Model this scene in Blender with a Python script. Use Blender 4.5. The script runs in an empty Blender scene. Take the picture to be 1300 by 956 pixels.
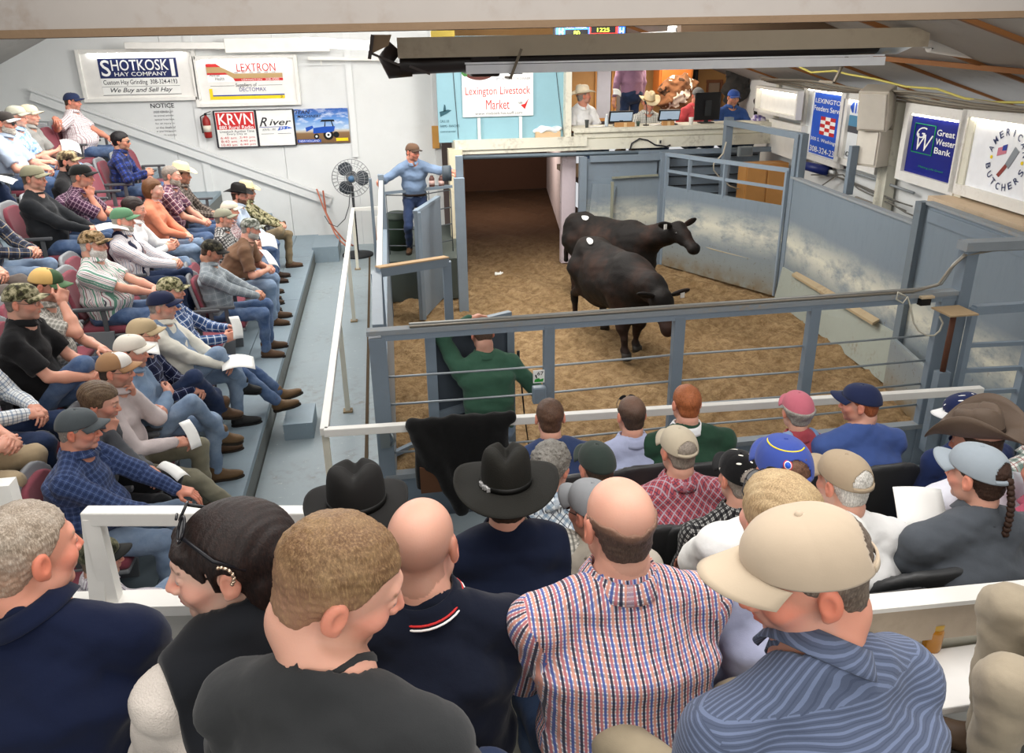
import bpy, bmesh, math, random, zlib
import numpy as np
from mathutils import Vector, Matrix, Euler
PI=math.pi; rad=math.radians
SC=bpy.context.scene; COL=SC.collection
# ------------------------------------------------------------------ camera, world, lights, exposure
CF=985.; TH=rad(21); PSI=rad(9.2); RO=rad(.85); H=3.7
Fv=Vector((math.sin(PSI)*math.cos(TH),math.cos(PSI)*math.cos(TH),-math.sin(TH)))
R0=Vector((math.cos(PSI),-math.sin(PSI),0)); U0=R0.cross(Fv)
Rv=R0*math.cos(RO)-U0*math.sin(RO); Uv=U0*math.cos(RO)+R0*math.sin(RO); EYE=Vector((0,0,H))
cd=bpy.data.cameras.new('camera'); cam=bpy.data.objects.new('camera',cd); COL.objects.link(cam); SC.camera=cam
cam.matrix_world=Matrix(((Rv.x,Uv.x,-Fv.x,0),(Rv.y,Uv.y,-Fv.y,0),(Rv.z,Uv.z,-Fv.z,H),(0,0,0,1)))
cd.sensor_width=36; cd.lens=CF/1300*36; cd.shift_y=-44.5/1300; cd.clip_end=200; cd.clip_start=.05
def ray(x,y): return Fv+Rv*((x-650)/CF)-Uv*((y-433.5)/CF)
def atY(x,y,Y): d=ray(x,y); return EYE+d*(Y/d.y)
def atZ(x,y,Z): d=ray(x,y); return EYE+d*((Z-H)/d.z)
def atX(x,y,X): d=ray(x,y); return EYE+d*(X/d.x)
def atD(x,y,D): return EYE+ray(x,y)*D
WX,WY,WK=6.3,7.,.11                      # right wall: X = WX + WK*(Y-WY)
def atW(x,y,off=0.): d=ray(x,y); return EYE+d*((WX-off-WK*WY)/(d.x-WK*d.y))
def wx(Y,off=0.): return WX+WK*(Y-WY)-off
SC.view_settings.view_transform='Standard'; SC.view_settings.look='None'; SC.view_settings.gamma=1; SC.view_settings.use_curve_mapping=False
SC.view_settings.exposure=EXPO if 'EXPO' in globals() else .18
wd=bpy.data.worlds.new('world'); SC.world=wd; wd.use_nodes=True; bg=wd.node_tree.nodes['Background']
bg.inputs[0].default_value=(.95,.97,1,1); bg.inputs[1].default_value=.65
def area(name,loc,size,energy,col=(1,1,1),rot=(0,0,0)):
    l=bpy.data.lights.new(name,'AREA'); l.shape='RECTANGLE'; l.size=size[0]; l.size_y=size[1]; l.energy=energy; l.color=col
    o=bpy.data.objects.new(name,l); COL.objects.link(o); o.location=loc; o.rotation_euler=rot; return o
def lamp(name,loc,energy,r=.35,col=(1,.98,.95)):
    l=bpy.data.lights.new(name,'POINT'); l.energy=energy; l.shadow_soft_size=r; l.color=col
    o=bpy.data.objects.new(name,l); COL.objects.link(o); o.location=loc; return o
area('ring_light',(2.6,9.4,4.25),(3.6,4.5),230,(1,.97,.92))
area('stand_light',(-2.6,8.2,4.3),(1.6,8.),190,(1,.98,.95))
area('front_light',(1.4,1.9,4.6),(5.,2.2),130,(1,.97,.94))
area('rear_light',(0.,-1.6,4.6),(6.,2.),130,(1,.95,.88),(rad(25),0,0))
lamp('fill_point_ring',(2.2,10.6,3.95),150); lamp('fill_point_aisle',(-.6,11.2,3.95),170); lamp('fill_point_stand',(-3.2,9.5,4.1),90); lamp('fill_point_corner',(3.9,4.6,4.15),80)  # added fill points, no real fixtures: they brighten the ceiling and walls
lamp('alley_fill_point',(2.4,17.5,1.9),170,.15,(1,.88,.75)); area('block_light',(5.2,14.2,3.45),(3.,.6),70,(1,.9,.75))  # the alley point is an added fill that lifts the dark alley

# ------------------------------------------------------------------ materials
def lin(h):
    if isinstance(h,(tuple,list)): return tuple(h[:3])
    h=h.lstrip('#'); c=[int(h[i:i+2],16)/255 for i in (0,2,4)]
    return tuple(x/12.92 if x<=.04045 else ((x+.055)/1.055)**2.4 for x in c)
class NT:
    def __init__(s,name,rough=.7,metal=0,spec=.3):
        s.m=bpy.data.materials.new(name); s.m.use_nodes=True; s.t=s.m.node_tree; s.n=s.t.nodes
        s.b=s.n['Principled BSDF']; s.b.inputs['Roughness'].default_value=rough
        s.b.inputs['Metallic'].default_value=metal; s.b.inputs['Specular IOR Level'].default_value=spec
    def add(s,typ,**k):
        n=s.n.new(typ)
        for a,v in k.items(): setattr(n,a,v)
        return n
    def link(s,a,b): s.t.links.new(a,b)
    def put(s,inp,v):
        if hasattr(v,'links') or isinstance(v,bpy.types.NodeSocket): s.link(v,inp)
        else:
            if inp.type=='RGBA' and not isinstance(v,float): v=tuple(v)[:3]+(1,)
            inp.default_value=v
    def math(s,op,a,b=0.,c=0.,clamp=False):
        n=s.add('ShaderNodeMath',operation=op,use_clamp=clamp)
        for i,v in enumerate((a,b,c)): s.put(n.inputs[i],v)
        return n.outputs[0]
    def mix(s,f,a,b,mode='MIX'):
        n=s.add('ShaderNodeMix',data_type='RGBA',blend_type=mode)
        s.put(n.inputs[0],f); s.put(n.inputs[6],a); s.put(n.inputs[7],b); return n.outputs[2]
    def obj(s): return s.add('ShaderNodeTexCoord').outputs['Object']
    def uv(s): return s.add('ShaderNodeUVMap',uv_map='UVMap').outputs[0]
    def sep(s,v):
        n=s.add('ShaderNodeSeparateXYZ'); s.link(v,n.inputs[0]); return n.outputs
    def mapp(s,v,scale):
        n=s.add('ShaderNodeMapping'); s.link(v,n.inputs[0]); n.inputs['Scale'].default_value=scale; return n.outputs[0]
    def noise(s,v,scale,detail=3,rough=.55,col=False):
        n=s.add('ShaderNodeTexNoise'); s.link(v,n.inputs['Vector']); n.inputs['Scale'].default_value=scale
        n.inputs['Detail'].default_value=detail; n.inputs['Roughness'].default_value=rough
        return n.outputs['Color' if col else 'Fac']
    def ramp(s,f,stops,interp='LINEAR'):
        n=s.add('ShaderNodeValToRGB'); s.link(f,n.inputs[0]); cr=n.color_ramp; cr.interpolation=interp
        while len(cr.elements)<len(stops): cr.elements.new(.5)
        for e,(p,c) in zip(cr.elements,stops):
            e.position=p; c=(c,c,c) if isinstance(c,(float,int)) else lin(c); e.color=tuple(c)+(1,)
        return n.outputs[0]
    def bump(s,h,strength=.3,dist=.01):
        n=s.add('ShaderNodeBump'); s.link(h,n.inputs['Height']); n.inputs['Strength'].default_value=strength
        n.inputs['Distance'].default_value=dist; s.link(n.outputs[0],s.b.inputs['Normal'])
    def base(s,c): s.put(s.b.inputs['Base Color'],c)
MC={}
def memo(fn):
    def w(*a,**k):
        key=repr((fn.__name__,a,sorted(k.items())))
        if key not in MC: MC[key]=fn(*a,**k)
        return MC[key]
    return w
@memo
def plain(c,rough=.6,metal=0.,spec=.3,bump=0.,bscale=40.,var=.06):
    t=NT('plain',rough,metal,spec); o=t.obj(); c=lin(c)
    n=t.noise(o,7,3)
    t.base(t.mix(n,tuple(x*(1-var*1.6) for x in c),tuple(min(1,x*(1+var*1.6)) for x in c)))
    if bump: t.bump(t.noise(o,bscale,3),bump,.005)
    return t.m
@memo
def emit(c,s=1.):
    t=NT('emit'); c=lin(c); t.base(c); t.b.inputs['Emission Color'].default_value=c+(1,); t.b.inputs['Emission Strength'].default_value=s
    return t.m
@memo
def painted(c,dirt='#6b5a45',amount=.45,rough=.5,scale=1.6,bump=.15,chip=None):
    """worn painted board or steel, stains with shapes of their own"""
    t=NT('painted',rough); o=t.obj(); c=lin(c)
    n1=t.noise(o,scale,6,.65); n2=t.noise(o,scale*9,4,.6)
    a=t.ramp(n1,[(.5,0.),(.72,1.)]); b=t.ramp(n2,[(.45,0.),(.7,1.)])
    f=t.math('MULTIPLY',t.math('MULTIPLY',a,b),amount)
    f2=t.math('MULTIPLY',t.ramp(t.noise(o,scale*3,5,.7),[(.35,0.),(.75,1.)]),.12)
    col=t.mix(f2,c,tuple(x*.55 for x in c)); col=t.mix(f,col,lin(dirt))
    if chip: col=t.mix(t.ramp(t.noise(o,scale*14,5,.7),[(.66,0.),(.69,1.)],),col,lin(chip))
    t.base(col); t.bump(n2,bump,.004); return t.m
@memo
def steelpen(c='#7f8c97',zscuff=.9,band=.35,low='#96988d'):
    """blue grey sheet steel, polished pale by rubbing flanks, dirt spattered low down"""
    t=NT('pen_steel',.45,.15); g=t.add('ShaderNodeNewGeometry').outputs['Position']; o=g
    x=t.sep(g); c=lin(c)
    n=t.noise(t.mapp(o,(.8,.8,1.6)),2.2,6,.68)
    # wear band around flank height
    d=t.math('ABSOLUTE',t.math('SUBTRACT',x[2],zscuff)); w=t.math('SUBTRACT',1.,t.math('DIVIDE',d,band),clamp=True)
    wn=t.math('MULTIPLY',w,t.ramp(n,[(.34,0.),(.56,1.)]))
    st=t.noise(t.mapp(o,(3,3,.5)),6,5,.7)
    col=t.mix(t.math('MULTIPLY',t.ramp(st,[(.5,0.),(.8,1.)]),.35),c,tuple(v*.68 for v in c))
    col=t.mix(wn,col,lin('#d9d8c8'))
    lw=t.math('SUBTRACT',1.,t.math('DIVIDE',x[2],.75),clamp=True)
    col=t.mix(t.math('MULTIPLY',lw,.8,clamp=True),col,lin(low))
    sp=t.math('MULTIPLY',t.ramp(t.noise(o,17,5,.7),[(.6,0.),(.66,1.)]),t.math('SUBTRACT',1.1,t.math('DIVIDE',x[2],1.3),clamp=True))
    col=t.mix(t.math('MULTIPLY',sp,.7),col,lin('#5f4e36'))
    dl=t.math('SUBTRACT',1.,t.math('DIVIDE',x[2],.32),clamp=True)
    col=t.mix(t.math('MULTIPLY',dl,t.ramp(t.noise(o,5,4),[(.3,0.),(.6,1.)])),col,lin('#7d684a'))
    t.base(col); t.bump(n,.15,.01); return t.m
def uvcell(t,u,per,ph=0.):
    return t.math('FRACT',t.math('ADD',t.math('DIVIDE',u,per),100.+ph))
def band(t,f,a,b):  # 1 where a<f<b
    return t.math('MULTIPLY',t.math('GREATER_THAN',f,a),t.math('LESS_THAN',f,b))
def calm(c,k=.70):
    c=lin(c); y=.3*c[0]+.6*c[1]+.1*c[2]; return tuple(y+(x-y)*k for x in c)
def cloth_finish(t,rough=.85,fold=.35):
    t.b.inputs['Roughness'].default_value=.95; t.b.inputs['Specular IOR Level'].default_value=.08
    o=t.obj(); h=t.math('ADD',t.math('MULTIPLY',t.noise(o,11,3,.5),1.),t.math('MULTIPLY',t.noise(o,400,1),.05))
    t.bump(h,fold,.02); t.b.inputs['Sheen Weight'].default_value=.12
@memo
def cloth(c,var=.10,fold=.35,rough=.88):
    t=NT('cloth',rough,0,.15); c=calm(c); o=t.obj(); n=t.noise(o,9,4,.6)
    t.base(t.mix(n,tuple(x*(1-var*2) for x in c),tuple(min(1,x*(1+var*2)) for x in c))); cloth_finish(t,rough,fold); return t.m
@memo
def denim(c='#3f5a80',fade='#7d97b5',amt=.5):
    t=NT('denim',.85,0,.15); o=t.obj(); n=t.noise(o,7,4,.6); uv=t.sep(t.uv())
    col=t.mix(t.math('MULTIPLY',t.ramp(n,[(.4,0.),(.75,1.)]),amt),calm(c),calm(fade))
    tw=t.noise(t.mapp(o,(300,300,60)),1,1); col=t.mix(t.math('MULTIPLY',tw,.25),col,tuple(x*.6 for x in calm(c)))
    t.base(col); cloth_finish(t,.85,.45); return t.m
@memo
def plaid(base,c1,c2,per=.045,w1=.38,w2=.08,c3=None,diag=False,k=.6):
    """checked cloth: broad bands c1 both ways, thin lines c2"""
    t=NT('plaid',.85,0,.15); s=t.sep(t.uv()); u,v=s[0],s[1]
    if diag: u,v=t.math('ADD',u,v),t.math('SUBTRACT',u,v)
    fu=uvcell(t,u,per); fv=uvcell(t,v,per)
    a=band(t,fu,0.,w1); b=band(t,fv,0.,w1)
    col=t.mix(t.math('MULTIPLY',a,k),calm(base),calm(c1)); col=t.mix(t.math('MULTIPLY',b,k),col,calm(c1))
    m=(w1+1)/2
    a2=band(t,fu,m-w2/2,m+w2/2); b2=band(t,fv,m-w2/2,m+w2/2)
    col=t.mix(t.math('MULTIPLY',t.math('MAXIMUM',a2,b2),.85),col,calm(c2))
    if c3:
        m3=w1/2; a3=band(t,fu,m3-w2/2,m3+w2/2); b3=band(t,fv,m3-w2/2,m3+w2/2)
        col=t.mix(t.math('MULTIPLY',t.math('MAXIMUM',a3,b3),.85),col,calm(c3))
    t.base(col); cloth_finish(t); return t.m
@memo
def grid(base,lines,per=.012,w=.3,k=.75,horiz=.5):
    """fine tattersall check: vertical lines cycling through LINES, cross lines weaker"""
    t=NT('check',.85,0,.15); s=t.sep(t.uv()); col=calm(base); n=len(lines)
    for dirn,kk in ((1,horiz),(0,k)):
        for i,c in enumerate(lines):
            f=uvcell(t,s[dirn],per*n,-i/n)
            col=t.mix(t.math('MULTIPLY',band(t,f,0.,w/n),kk),col,calm(c))
    t.base(col); cloth_finish(t); return t.m
@memo
def stripes(base,lines,per=.02,vertical=True,k=.9):
    """LINES: (colour, start, end) as shares of the period"""
    t=NT('stripes',.85,0,.15); s=t.sep(t.uv()); f=uvcell(t,s[0 if vertical else 1],per); col=calm(base)
    for c,a,b in lines: col=t.mix(t.math('MULTIPLY',band(t,f,a,b),k),col,calm(c))
    t.base(col); cloth_finish(t); return t.m
@memo
def camo(a='#8a8468',b='#4c4a33',c='#a79f82',d='#2e2a20',scale=18.):
    t=NT('camo',.88,0,.15); o=t.obj(); n=t.noise(o,scale,3,.6)
    col=t.ramp(n,[(0.,d),(.40,b),(.48,a),(.56,c),(.66,b)],'CONSTANT'); t.base(col); cloth_finish(t); return t.m
@memo
def dots(base='#17181a',c='#e8e8e4',per=.03,r=.16):
    t=NT('dots',.88,0,.15); s=t.sep(t.uv())
    fu=t.math('SUBTRACT',uvcell(t,s[0],per),.5); fv=t.math('SUBTRACT',uvcell(t,s[1],per),.5)
    d=t.math('SQRT',t.math('ADD',t.math('MULTIPLY',fu,fu),t.math('MULTIPLY',fv,fv)))
    t.base(t.mix(t.math('LESS_THAN',d,r),calm(base),calm(c))); cloth_finish(t); return t.m
@memo
def skinmat():
    t=NT('skin',.5,0,.35); a=t.add('ShaderNodeAttribute',attribute_name='Col').outputs['Color']
    n=t.noise(t.obj(),60,3,.6); n2=t.noise(t.obj(),14,3)
    col=t.mix(t.math('MULTIPLY',n,.10),a,(.50,.20,.14),'MIX'); col=t.mix(t.math('MULTIPLY',t.ramp(n2,[(.45,0.),(.8,1.)]),.15),col,(.66,.26,.20))
    t.base(col); t.b.inputs['Subsurface Weight'].default_value=.12; t.b.inputs['Subsurface Radius'].default_value=(.012,.004,.002)
    t.b.inputs['Subsurface Scale'].default_value=1.
    t.bump(t.noise(t.obj(),220,2),.12,.002); return t.m
@memo
def hairmat(c,c2=None,grain=110.):
    t=NT('hair',.55,0,.35); o=t.obj(); c=lin(c); c2=lin(c2) if c2 else tuple(min(1,x*1.5+.01) for x in c)
    n=t.noise(t.mapp(o,(1,1,.22)),grain*2.6,3,.75); n2=t.noise(o,22,3)
    col=t.mix(t.ramp(n,[(.32,0.),(.62,1.)]),tuple(x*.5 for x in c),c); col=t.mix(t.math('MULTIPLY',t.ramp(n,[(.5,0.),(.75,1.)]),.55),col,c2); col=t.mix(t.math('MULTIPLY',t.ramp(n2,[(.45,0.),(.7,1.)]),.25),col,c2)
    fd=t.add('ShaderNodeAttribute',attribute_name='Col').outputs['Color']; fr=t.sep(fd)[0]
    col=t.mix(t.math('MULTIPLY',fr,t.ramp(n,[(.25,1.),(.75,.35)])),col,(.50,.27,.18)); t.base(col); t.bump(n,.5,.004); return t.m
# ------------------------------------------------------------------ objects
def tag(o,label=None,cat=None,group=None,kind=None):
    if label: o['label']=label
    if cat: o['category']=cat
    if group: o['group']=group
    if kind: o['kind']=kind
    return o
def thing(name,label,cat,loc=(0,0,0),rz=0.,group=None):
    o=bpy.data.objects.new(name,None); COL.objects.link(o); o.location=loc; o.rotation_euler=(0,0,rz); o.empty_display_size=.1
    return tag(o,label,cat,group)
def link(name,me,parent=None,loc=None,rz=None):
    o=bpy.data.objects.new(name,me); COL.objects.link(o)
    if parent: o.parent=parent
    if loc is not None: o.location=loc
    if rz is not None: o.rotation_euler=(0,0,rz)
    return o
class MB:
    def __init__(s): s.v=[]; s.f=[]; s.mi=[]; s.sm=[]
    def add(s,vs,fs,mi=0,smooth=False):
        k=len(s.v); s.v+= [tuple(v) for v in vs]; s.f+=[tuple(i+k for i in f) for f in fs]; s.mi+=[mi]*len(fs); s.sm+=[smooth]*len(fs); return s
    def box(s,c,d,rot=None,mi=0,taper=1.):
        x,y,z=[q/2 for q in d]; M=rot if rot is not None else Matrix.Identity(3); c=Vector(c)
        vs=[c+M@Vector((sx*x*(taper if sz>0 else 1),sy*y*(taper if sz>0 else 1),sz*z)) for sz in(-1,1) for sx,sy in((-1,-1),(1,-1),(1,1),(-1,1))]
        return s.add(vs,[(3,2,1,0),(4,5,6,7),(0,1,5,4),(1,2,6,5),(2,3,7,6),(3,0,4,7)],mi)
    def bar(s,a,b,w,h=None,mi=0,up=(0,0,1)):
        a=Vector(a); b=Vector(b); d=b-a; L=d.length; y=d/L; up=Vector(up)
        if abs(y.dot(up))>.98: up=Vector((0,1,0)) if abs(y.y)<.9 else Vector((1,0,0))
        x=y.cross(up).normalized(); z=x.cross(y); M=Matrix((x,y,z)).transposed()
        return s.box((a+b)/2,(w,L,h or w),M,mi)
    def tube(s,pts,r,n=8,mi=0,caps=True):
        pts=[Vector(p) for p in pts]; rs=r if isinstance(r,(list,tuple)) else [r]*len(pts); vs=[]; fs=[]; pr=None
        for i,p in enumerate(pts):
            t=(pts[min(i+1,len(pts)-1)]-pts[max(i-1,0)]).normalized()
            if pr is None: pr=t.orthogonal().normalized()
            x=(pr-t*pr.dot(t)).normalized(); pr=x; y=t.cross(x)
            for k in range(n): a=2*PI*k/n; vs.append(p+(x*math.cos(a)+y*math.sin(a))*rs[i])
        for i in range(len(pts)-1):
            for k in range(n): a=i*n+k; b=i*n+(k+1)%n; fs.append((a,b,b+n,a+n))
        if caps: fs+= [tuple(range(n-1,-1,-1)),tuple((len(pts)-1)*n+k for k in range(n))]
        return s.add(vs,fs,mi,True)
    def lathe(s,prof,n=20,mi=0,c=(0,0,0),M=None):
        M=M or Matrix.Identity(3); vs=[]; fs=[]; c=Vector(c)
        for r,z in prof:
            for k in range(n): a=2*PI*k/n; vs.append(c+M@Vector((r*math.cos(a),r*math.sin(a),z)))
        for i in range(len(prof)-1):
            for k in range(n): a=i*n+k; b=i*n+(k+1)%n; fs.append((a,b,b+n,a+n))
        fs+=[tuple(range(n-1,-1,-1)),tuple((len(prof)-1)*n+k for k in range(n))]
        return s.add(vs,fs,mi,True)
    def prism(s,poly,a,b,mi=0):
        """poly: 3d points of one face, extruded by vector from a to b"""
        d=Vector(b)-Vector(a); n=len(poly); vs=[Vector(p) for p in poly]+[Vector(p)+d for p in poly]
        return s.add(vs,[tuple(range(n-1,-1,-1)),tuple(range(n,2*n))]+[(i,(i+1)%n,n+(i+1)%n,n+i) for i in range(n)],mi)
    def gridsurf(s,fn,nu,nv,mi=0,wrapu=False,skip=None):
        vs=[fn(i/(nu if wrapu else nu-1),j/(nv-1)) for j in range(nv) for i in range(nu)]; fs=[]
        for j in range(nv-1):
            for i in range(nu if wrapu else nu-1):
                if skip and skip((i+.5)/nu,(j+.5)/(nv-1)): continue
                i2=(i+1)%nu; fs.append((j*nu+i,j*nu+i2,(j+1)*nu+i2,(j+1)*nu+i))
        return s.add(vs,fs,mi,True)
    def build(s,name,mats,parent=None,loc=None,rz=None,bevel=0.,solid=0.,sub=0):
        me=bpy.data.meshes.new(name); me.from_pydata(s.v,[],s.f)
        mats=mats if isinstance(mats,(list,tuple)) else [mats]
        for m in mats: me.materials.append(m)
        me.polygons.foreach_set('material_index',s.mi); me.polygons.foreach_set('use_smooth',s.sm)
        me.validate(); me.update()
        o=link(name,me,parent,loc,rz)
        if solid: md=o.modifiers.new('s','SOLIDIFY'); md.thickness=solid; md.offset=0
        if bevel: md=o.modifiers.new('b','BEVEL'); md.width=bevel; md.segments=2; md.limit_method='ANGLE'; md.angle_limit=rad(50)
        if sub: md=o.modifiers.new('u','SUBSURF'); md.levels=sub; md.render_levels=sub
        return o
def copy_tree(o,parent=None):
    c=o.copy(); COL.objects.link(c); c.parent=parent
    for ch in list(o.children): copy_tree(ch,c)
    return c
def struct(name,mb,m,**k): return tag(mb.build(name,m,**k),kind='structure')
def text(s,box,mat,parent,frame,name='lettering',shear=0.,bold=.0,lift=.003,ext=.001):
    """lettering that fills box=(x0,z0,x1,z1) on the plane of frame (4x4: x right, y up, z towards the reader)"""
    cu=bpy.data.curves.new('t','FONT'); cu.body=s; cu.shear=shear; cu.offset=min(bold,.010); cu.extrude=0; cu.resolution_u=3; cu.align_x='LEFT'
    ob=bpy.data.objects.new('t',cu); COL.objects.link(ob); bpy.context.view_layer.update()
    me=bpy.data.meshes.new_from_object(ob.evaluated_get(bpy.context.evaluated_depsgraph_get())); bpy.data.objects.remove(ob)
    n=len(me.vertices); co=np.empty(n*3); me.vertices.foreach_get('co',co); co=co.reshape(-1,3)
    lo=co.min(0); hi=co.max(0); x0,z0,x1,z1=box
    co[:,0]=(co[:,0]-lo[0])/(hi[0]-lo[0])*(x1-x0)+x0; co[:,1]=(co[:,1]-lo[1])/(hi[1]-lo[1])*(z1-z0)+z0; co[:,2]=lift
    F=np.array(frame); co=co@F[:3,:3].T+F[:3,3]
    me.vertices.foreach_set('co',co.ravel()); me.materials.clear(); me.materials.append(mat); me.update()
    return link(name,me,parent)
# ------------------------------------------------------------------ signed distance fields -> meshes (surface nets)
def surfnet(fn,lo,hi,h):
    lo=np.array(lo,float); hi=np.array(hi,float); n=np.maximum(np.ceil((hi-lo)/h).astype(int)+1,4)
    ax=[lo[i]+h*np.arange(n[i]) for i in range(3)]
    X,Y,Z=np.meshgrid(*ax,indexing='ij'); D=fn(np.stack((X,Y,Z),-1).reshape(-1,3).astype(np.float32)).reshape(n)
    D[0]=D[-1]=1; D[:,0]=D[:,-1]=1; D[:,:,0]=D[:,:,-1]=1
    S=D<0; st=np.array([n[1]*n[2],n[2],1]); cells=[]; pts=[]; quads=[]
    Df=D.ravel()
    for a in range(3):
        b,c=(a+1)%3,(a+2)%3
        sl0=[slice(None)]*3; sl1=[slice(None)]*3; sl0[a]=slice(0,-1); sl1[a]=slice(1,None)
        idx=np.argwhere(S[tuple(sl0)]!=S[tuple(sl1)])
        if not len(idx): continue
        f=idx@st; d0=Df[f]; d1=Df[f+st[a]]; t=d0/(d0-d1); p=idx.astype(float); p[:,a]+=t
        q=np.stack([f,f-st[b],f-st[b]-st[c],f-st[c]],1)
        neg=d0<0; q[~neg]=q[~neg][:,::-1]
        quads.append(q); cells.append(q.ravel()); pts.append(np.repeat(p,4,0))
    cells=np.concatenate(cells); pts=np.concatenate(pts); quads=np.concatenate(quads)
    u,inv=np.unique(cells,return_inverse=True); inv=inv.ravel(); cnt=np.bincount(inv)
    V=np.stack([np.bincount(inv,pts[:,k])/cnt for k in range(3)],1)*h+lo
    return V,inv.reshape(-1,4)
def smin(a,b,k):
    hh=np.clip(.5+.5*(b-a)/k,0,1); return b+(a-b)*hh-k*hh*(1-hh)
def smax(a,b,k): return -smin(-a,-b,k)
def cap(P,a,b,ra,rb):
    a=np.asarray(a,np.float32); b=np.asarray(b,np.float32); d=b-a; L2=float(d@d)+1e-12
    t=np.clip((P-a)@d/L2,0,1); q=P-a-t[:,None]*d
    return np.sqrt((q*q).sum(1))-(ra+(rb-ra)*t)
def ell(P,c,r,M=None):
    q=P-np.asarray(c,np.float32)
    if M is not None: q=q@np.asarray(M,np.float32)
    r=np.asarray(r,np.float32); k0=np.sqrt(((q/r)**2).sum(1)); k1=np.sqrt(((q/(r*r))**2).sum(1))+1e-9
    return k0*(k0-1)/k1
def rbox(P,c,hs,r,M=None):
    q=P-np.asarray(c,np.float32)
    if M is not None: q=q@np.asarray(M,np.float32)
    q=np.abs(q)-(np.asarray(hs,np.float32)-r); return np.sqrt((np.maximum(q,0)**2).sum(1))+np.minimum(q.max(1),0)-r
def U(P,k,*ds):
    d=ds[0]
    for e in ds[1:]: d=smin(d,e,k)
    return d
def wob(P,amp,f,seed=0):
    s=seed*1.7
    w=np.sin(P[:,0]*f+s+2.1*np.sin(P[:,2]*f*.7+s))*np.sin(P[:,1]*f*1.1+1.3*s)+np.sin(P[:,2]*f*1.5+s*2+1.7*np.sin(P[:,0]*f*.8+P[:,1]*f*.5))
    return amp*.5*w
def npmesh(name,V,Q,mats,parent=None,col=None,uv=None,mi=None):
    me=bpy.data.meshes.new(name); nv=len(V); nq=len(Q)
    me.vertices.add(nv); me.vertices.foreach_set('co',V.astype(np.float32).ravel())
    me.loops.add(nq*4); me.loops.foreach_set('vertex_index',Q.astype(np.int32).ravel())
    me.polygons.add(nq); me.polygons.foreach_set('loop_start',np.arange(0,nq*4,4,dtype=np.int32))
    try: me.polygons.foreach_set('loop_total',np.full(nq,4,np.int32))
    except Exception: pass
    me.polygons.foreach_set('use_smooth',np.ones(nq,bool))
    for m in (mats if isinstance(mats,(list,tuple)) else [mats]): me.materials.append(m)
    if mi is not None: me.polygons.foreach_set('material_index',mi.astype(np.int32))
    if uv is not None:
        l=me.uv_layers.new(name='UVMap'); l.data.foreach_set('uv',uv.astype(np.float32).ravel())
    me.update(calc_edges=True)
    if col is not None:
        a=me.color_attributes.new('Col','FLOAT_COLOR','POINT'); c=np.ones((nv,4),np.float32); c[:,:3]=col; a.data.foreach_set('color',c.ravel())
    return link(name,me,parent)
def cloth_uv(V,Q,bones):
    """bones: (a,b,rx,xaxis,kind) ; each face takes the frame of its nearest bone"""
    C=V[Q].mean(1); best=None
    for i,(a,b,r,xa) in enumerate(bones):
        d=cap(C.astype(np.float32),a,b,r,r)
        best=d if best is None else np.minimum(best,d)
        if i==0: idx=np.zeros(len(C),int); cur=d.copy()
        else: m=d<cur; idx[m]=i; cur=np.minimum(cur,d)
    uv=np.zeros((len(Q),4,2))
    for i,(a,b,r,xa) in enumerate(bones):
        m=idx==i
        if not m.any(): continue
        a=np.array(a,float); b=np.array(b,float); y=(b-a)/np.linalg.norm(b-a); x=np.array(xa,float); x=x-y*(x@y); x/=np.linalg.norm(x); z=np.cross(x,y)
        p=V[Q[m]]-a; ang=np.arctan2(p@x,p@z); ca=np.arctan2((C[m]-a)@x,(C[m]-a)@z)[:,None]
        ang=ca+(ang-ca+PI)%(2*PI)-PI
        if i==0:
            cc_=C[m]-a; px,pyy,pz_=p@x,p@y,p@z; Lb=np.linalg.norm(b-a)
            top=((cc_@y)>Lb-.012)[:,None]; sid=((np.abs(cc_@z)<.22*np.abs(cc_@x))&((cc_@y)<Lb-.10))[:,None]
            uv[m,:,0]=np.where(sid,pz_,px); uv[m,:,1]=np.where(top,pz_,pyy); continue
        uv[m,:,0]=ang*max(r,.05)+i*.37; uv[m,:,1]=p@y+i*.21
    return uv.reshape(-1,2)
def V3(*a): return np.array(a,float)
def unit(v): v=np.asarray(v,float); return v/(np.linalg.norm(v)+1e-9)
def ik(a,t,l1,l2,pole):
    """two bones from a towards t; returns middle joint and reached end"""
    a=np.asarray(a,float); t=np.asarray(t,float); d=t-a; L=np.linalg.norm(d); L=min(max(L,abs(l1-l2)+.02),(l1+l2)*.995); u=unit(d); t=a+u*L
    x=(l1*l1-l2*l2+L*L)/(2*L); hgt=math.sqrt(max(l1*l1-x*x,0)); p=np.asarray(pole,float); p=p-u*(p@u); p=unit(p)
    return a+u*x+p*hgt,t
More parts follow.
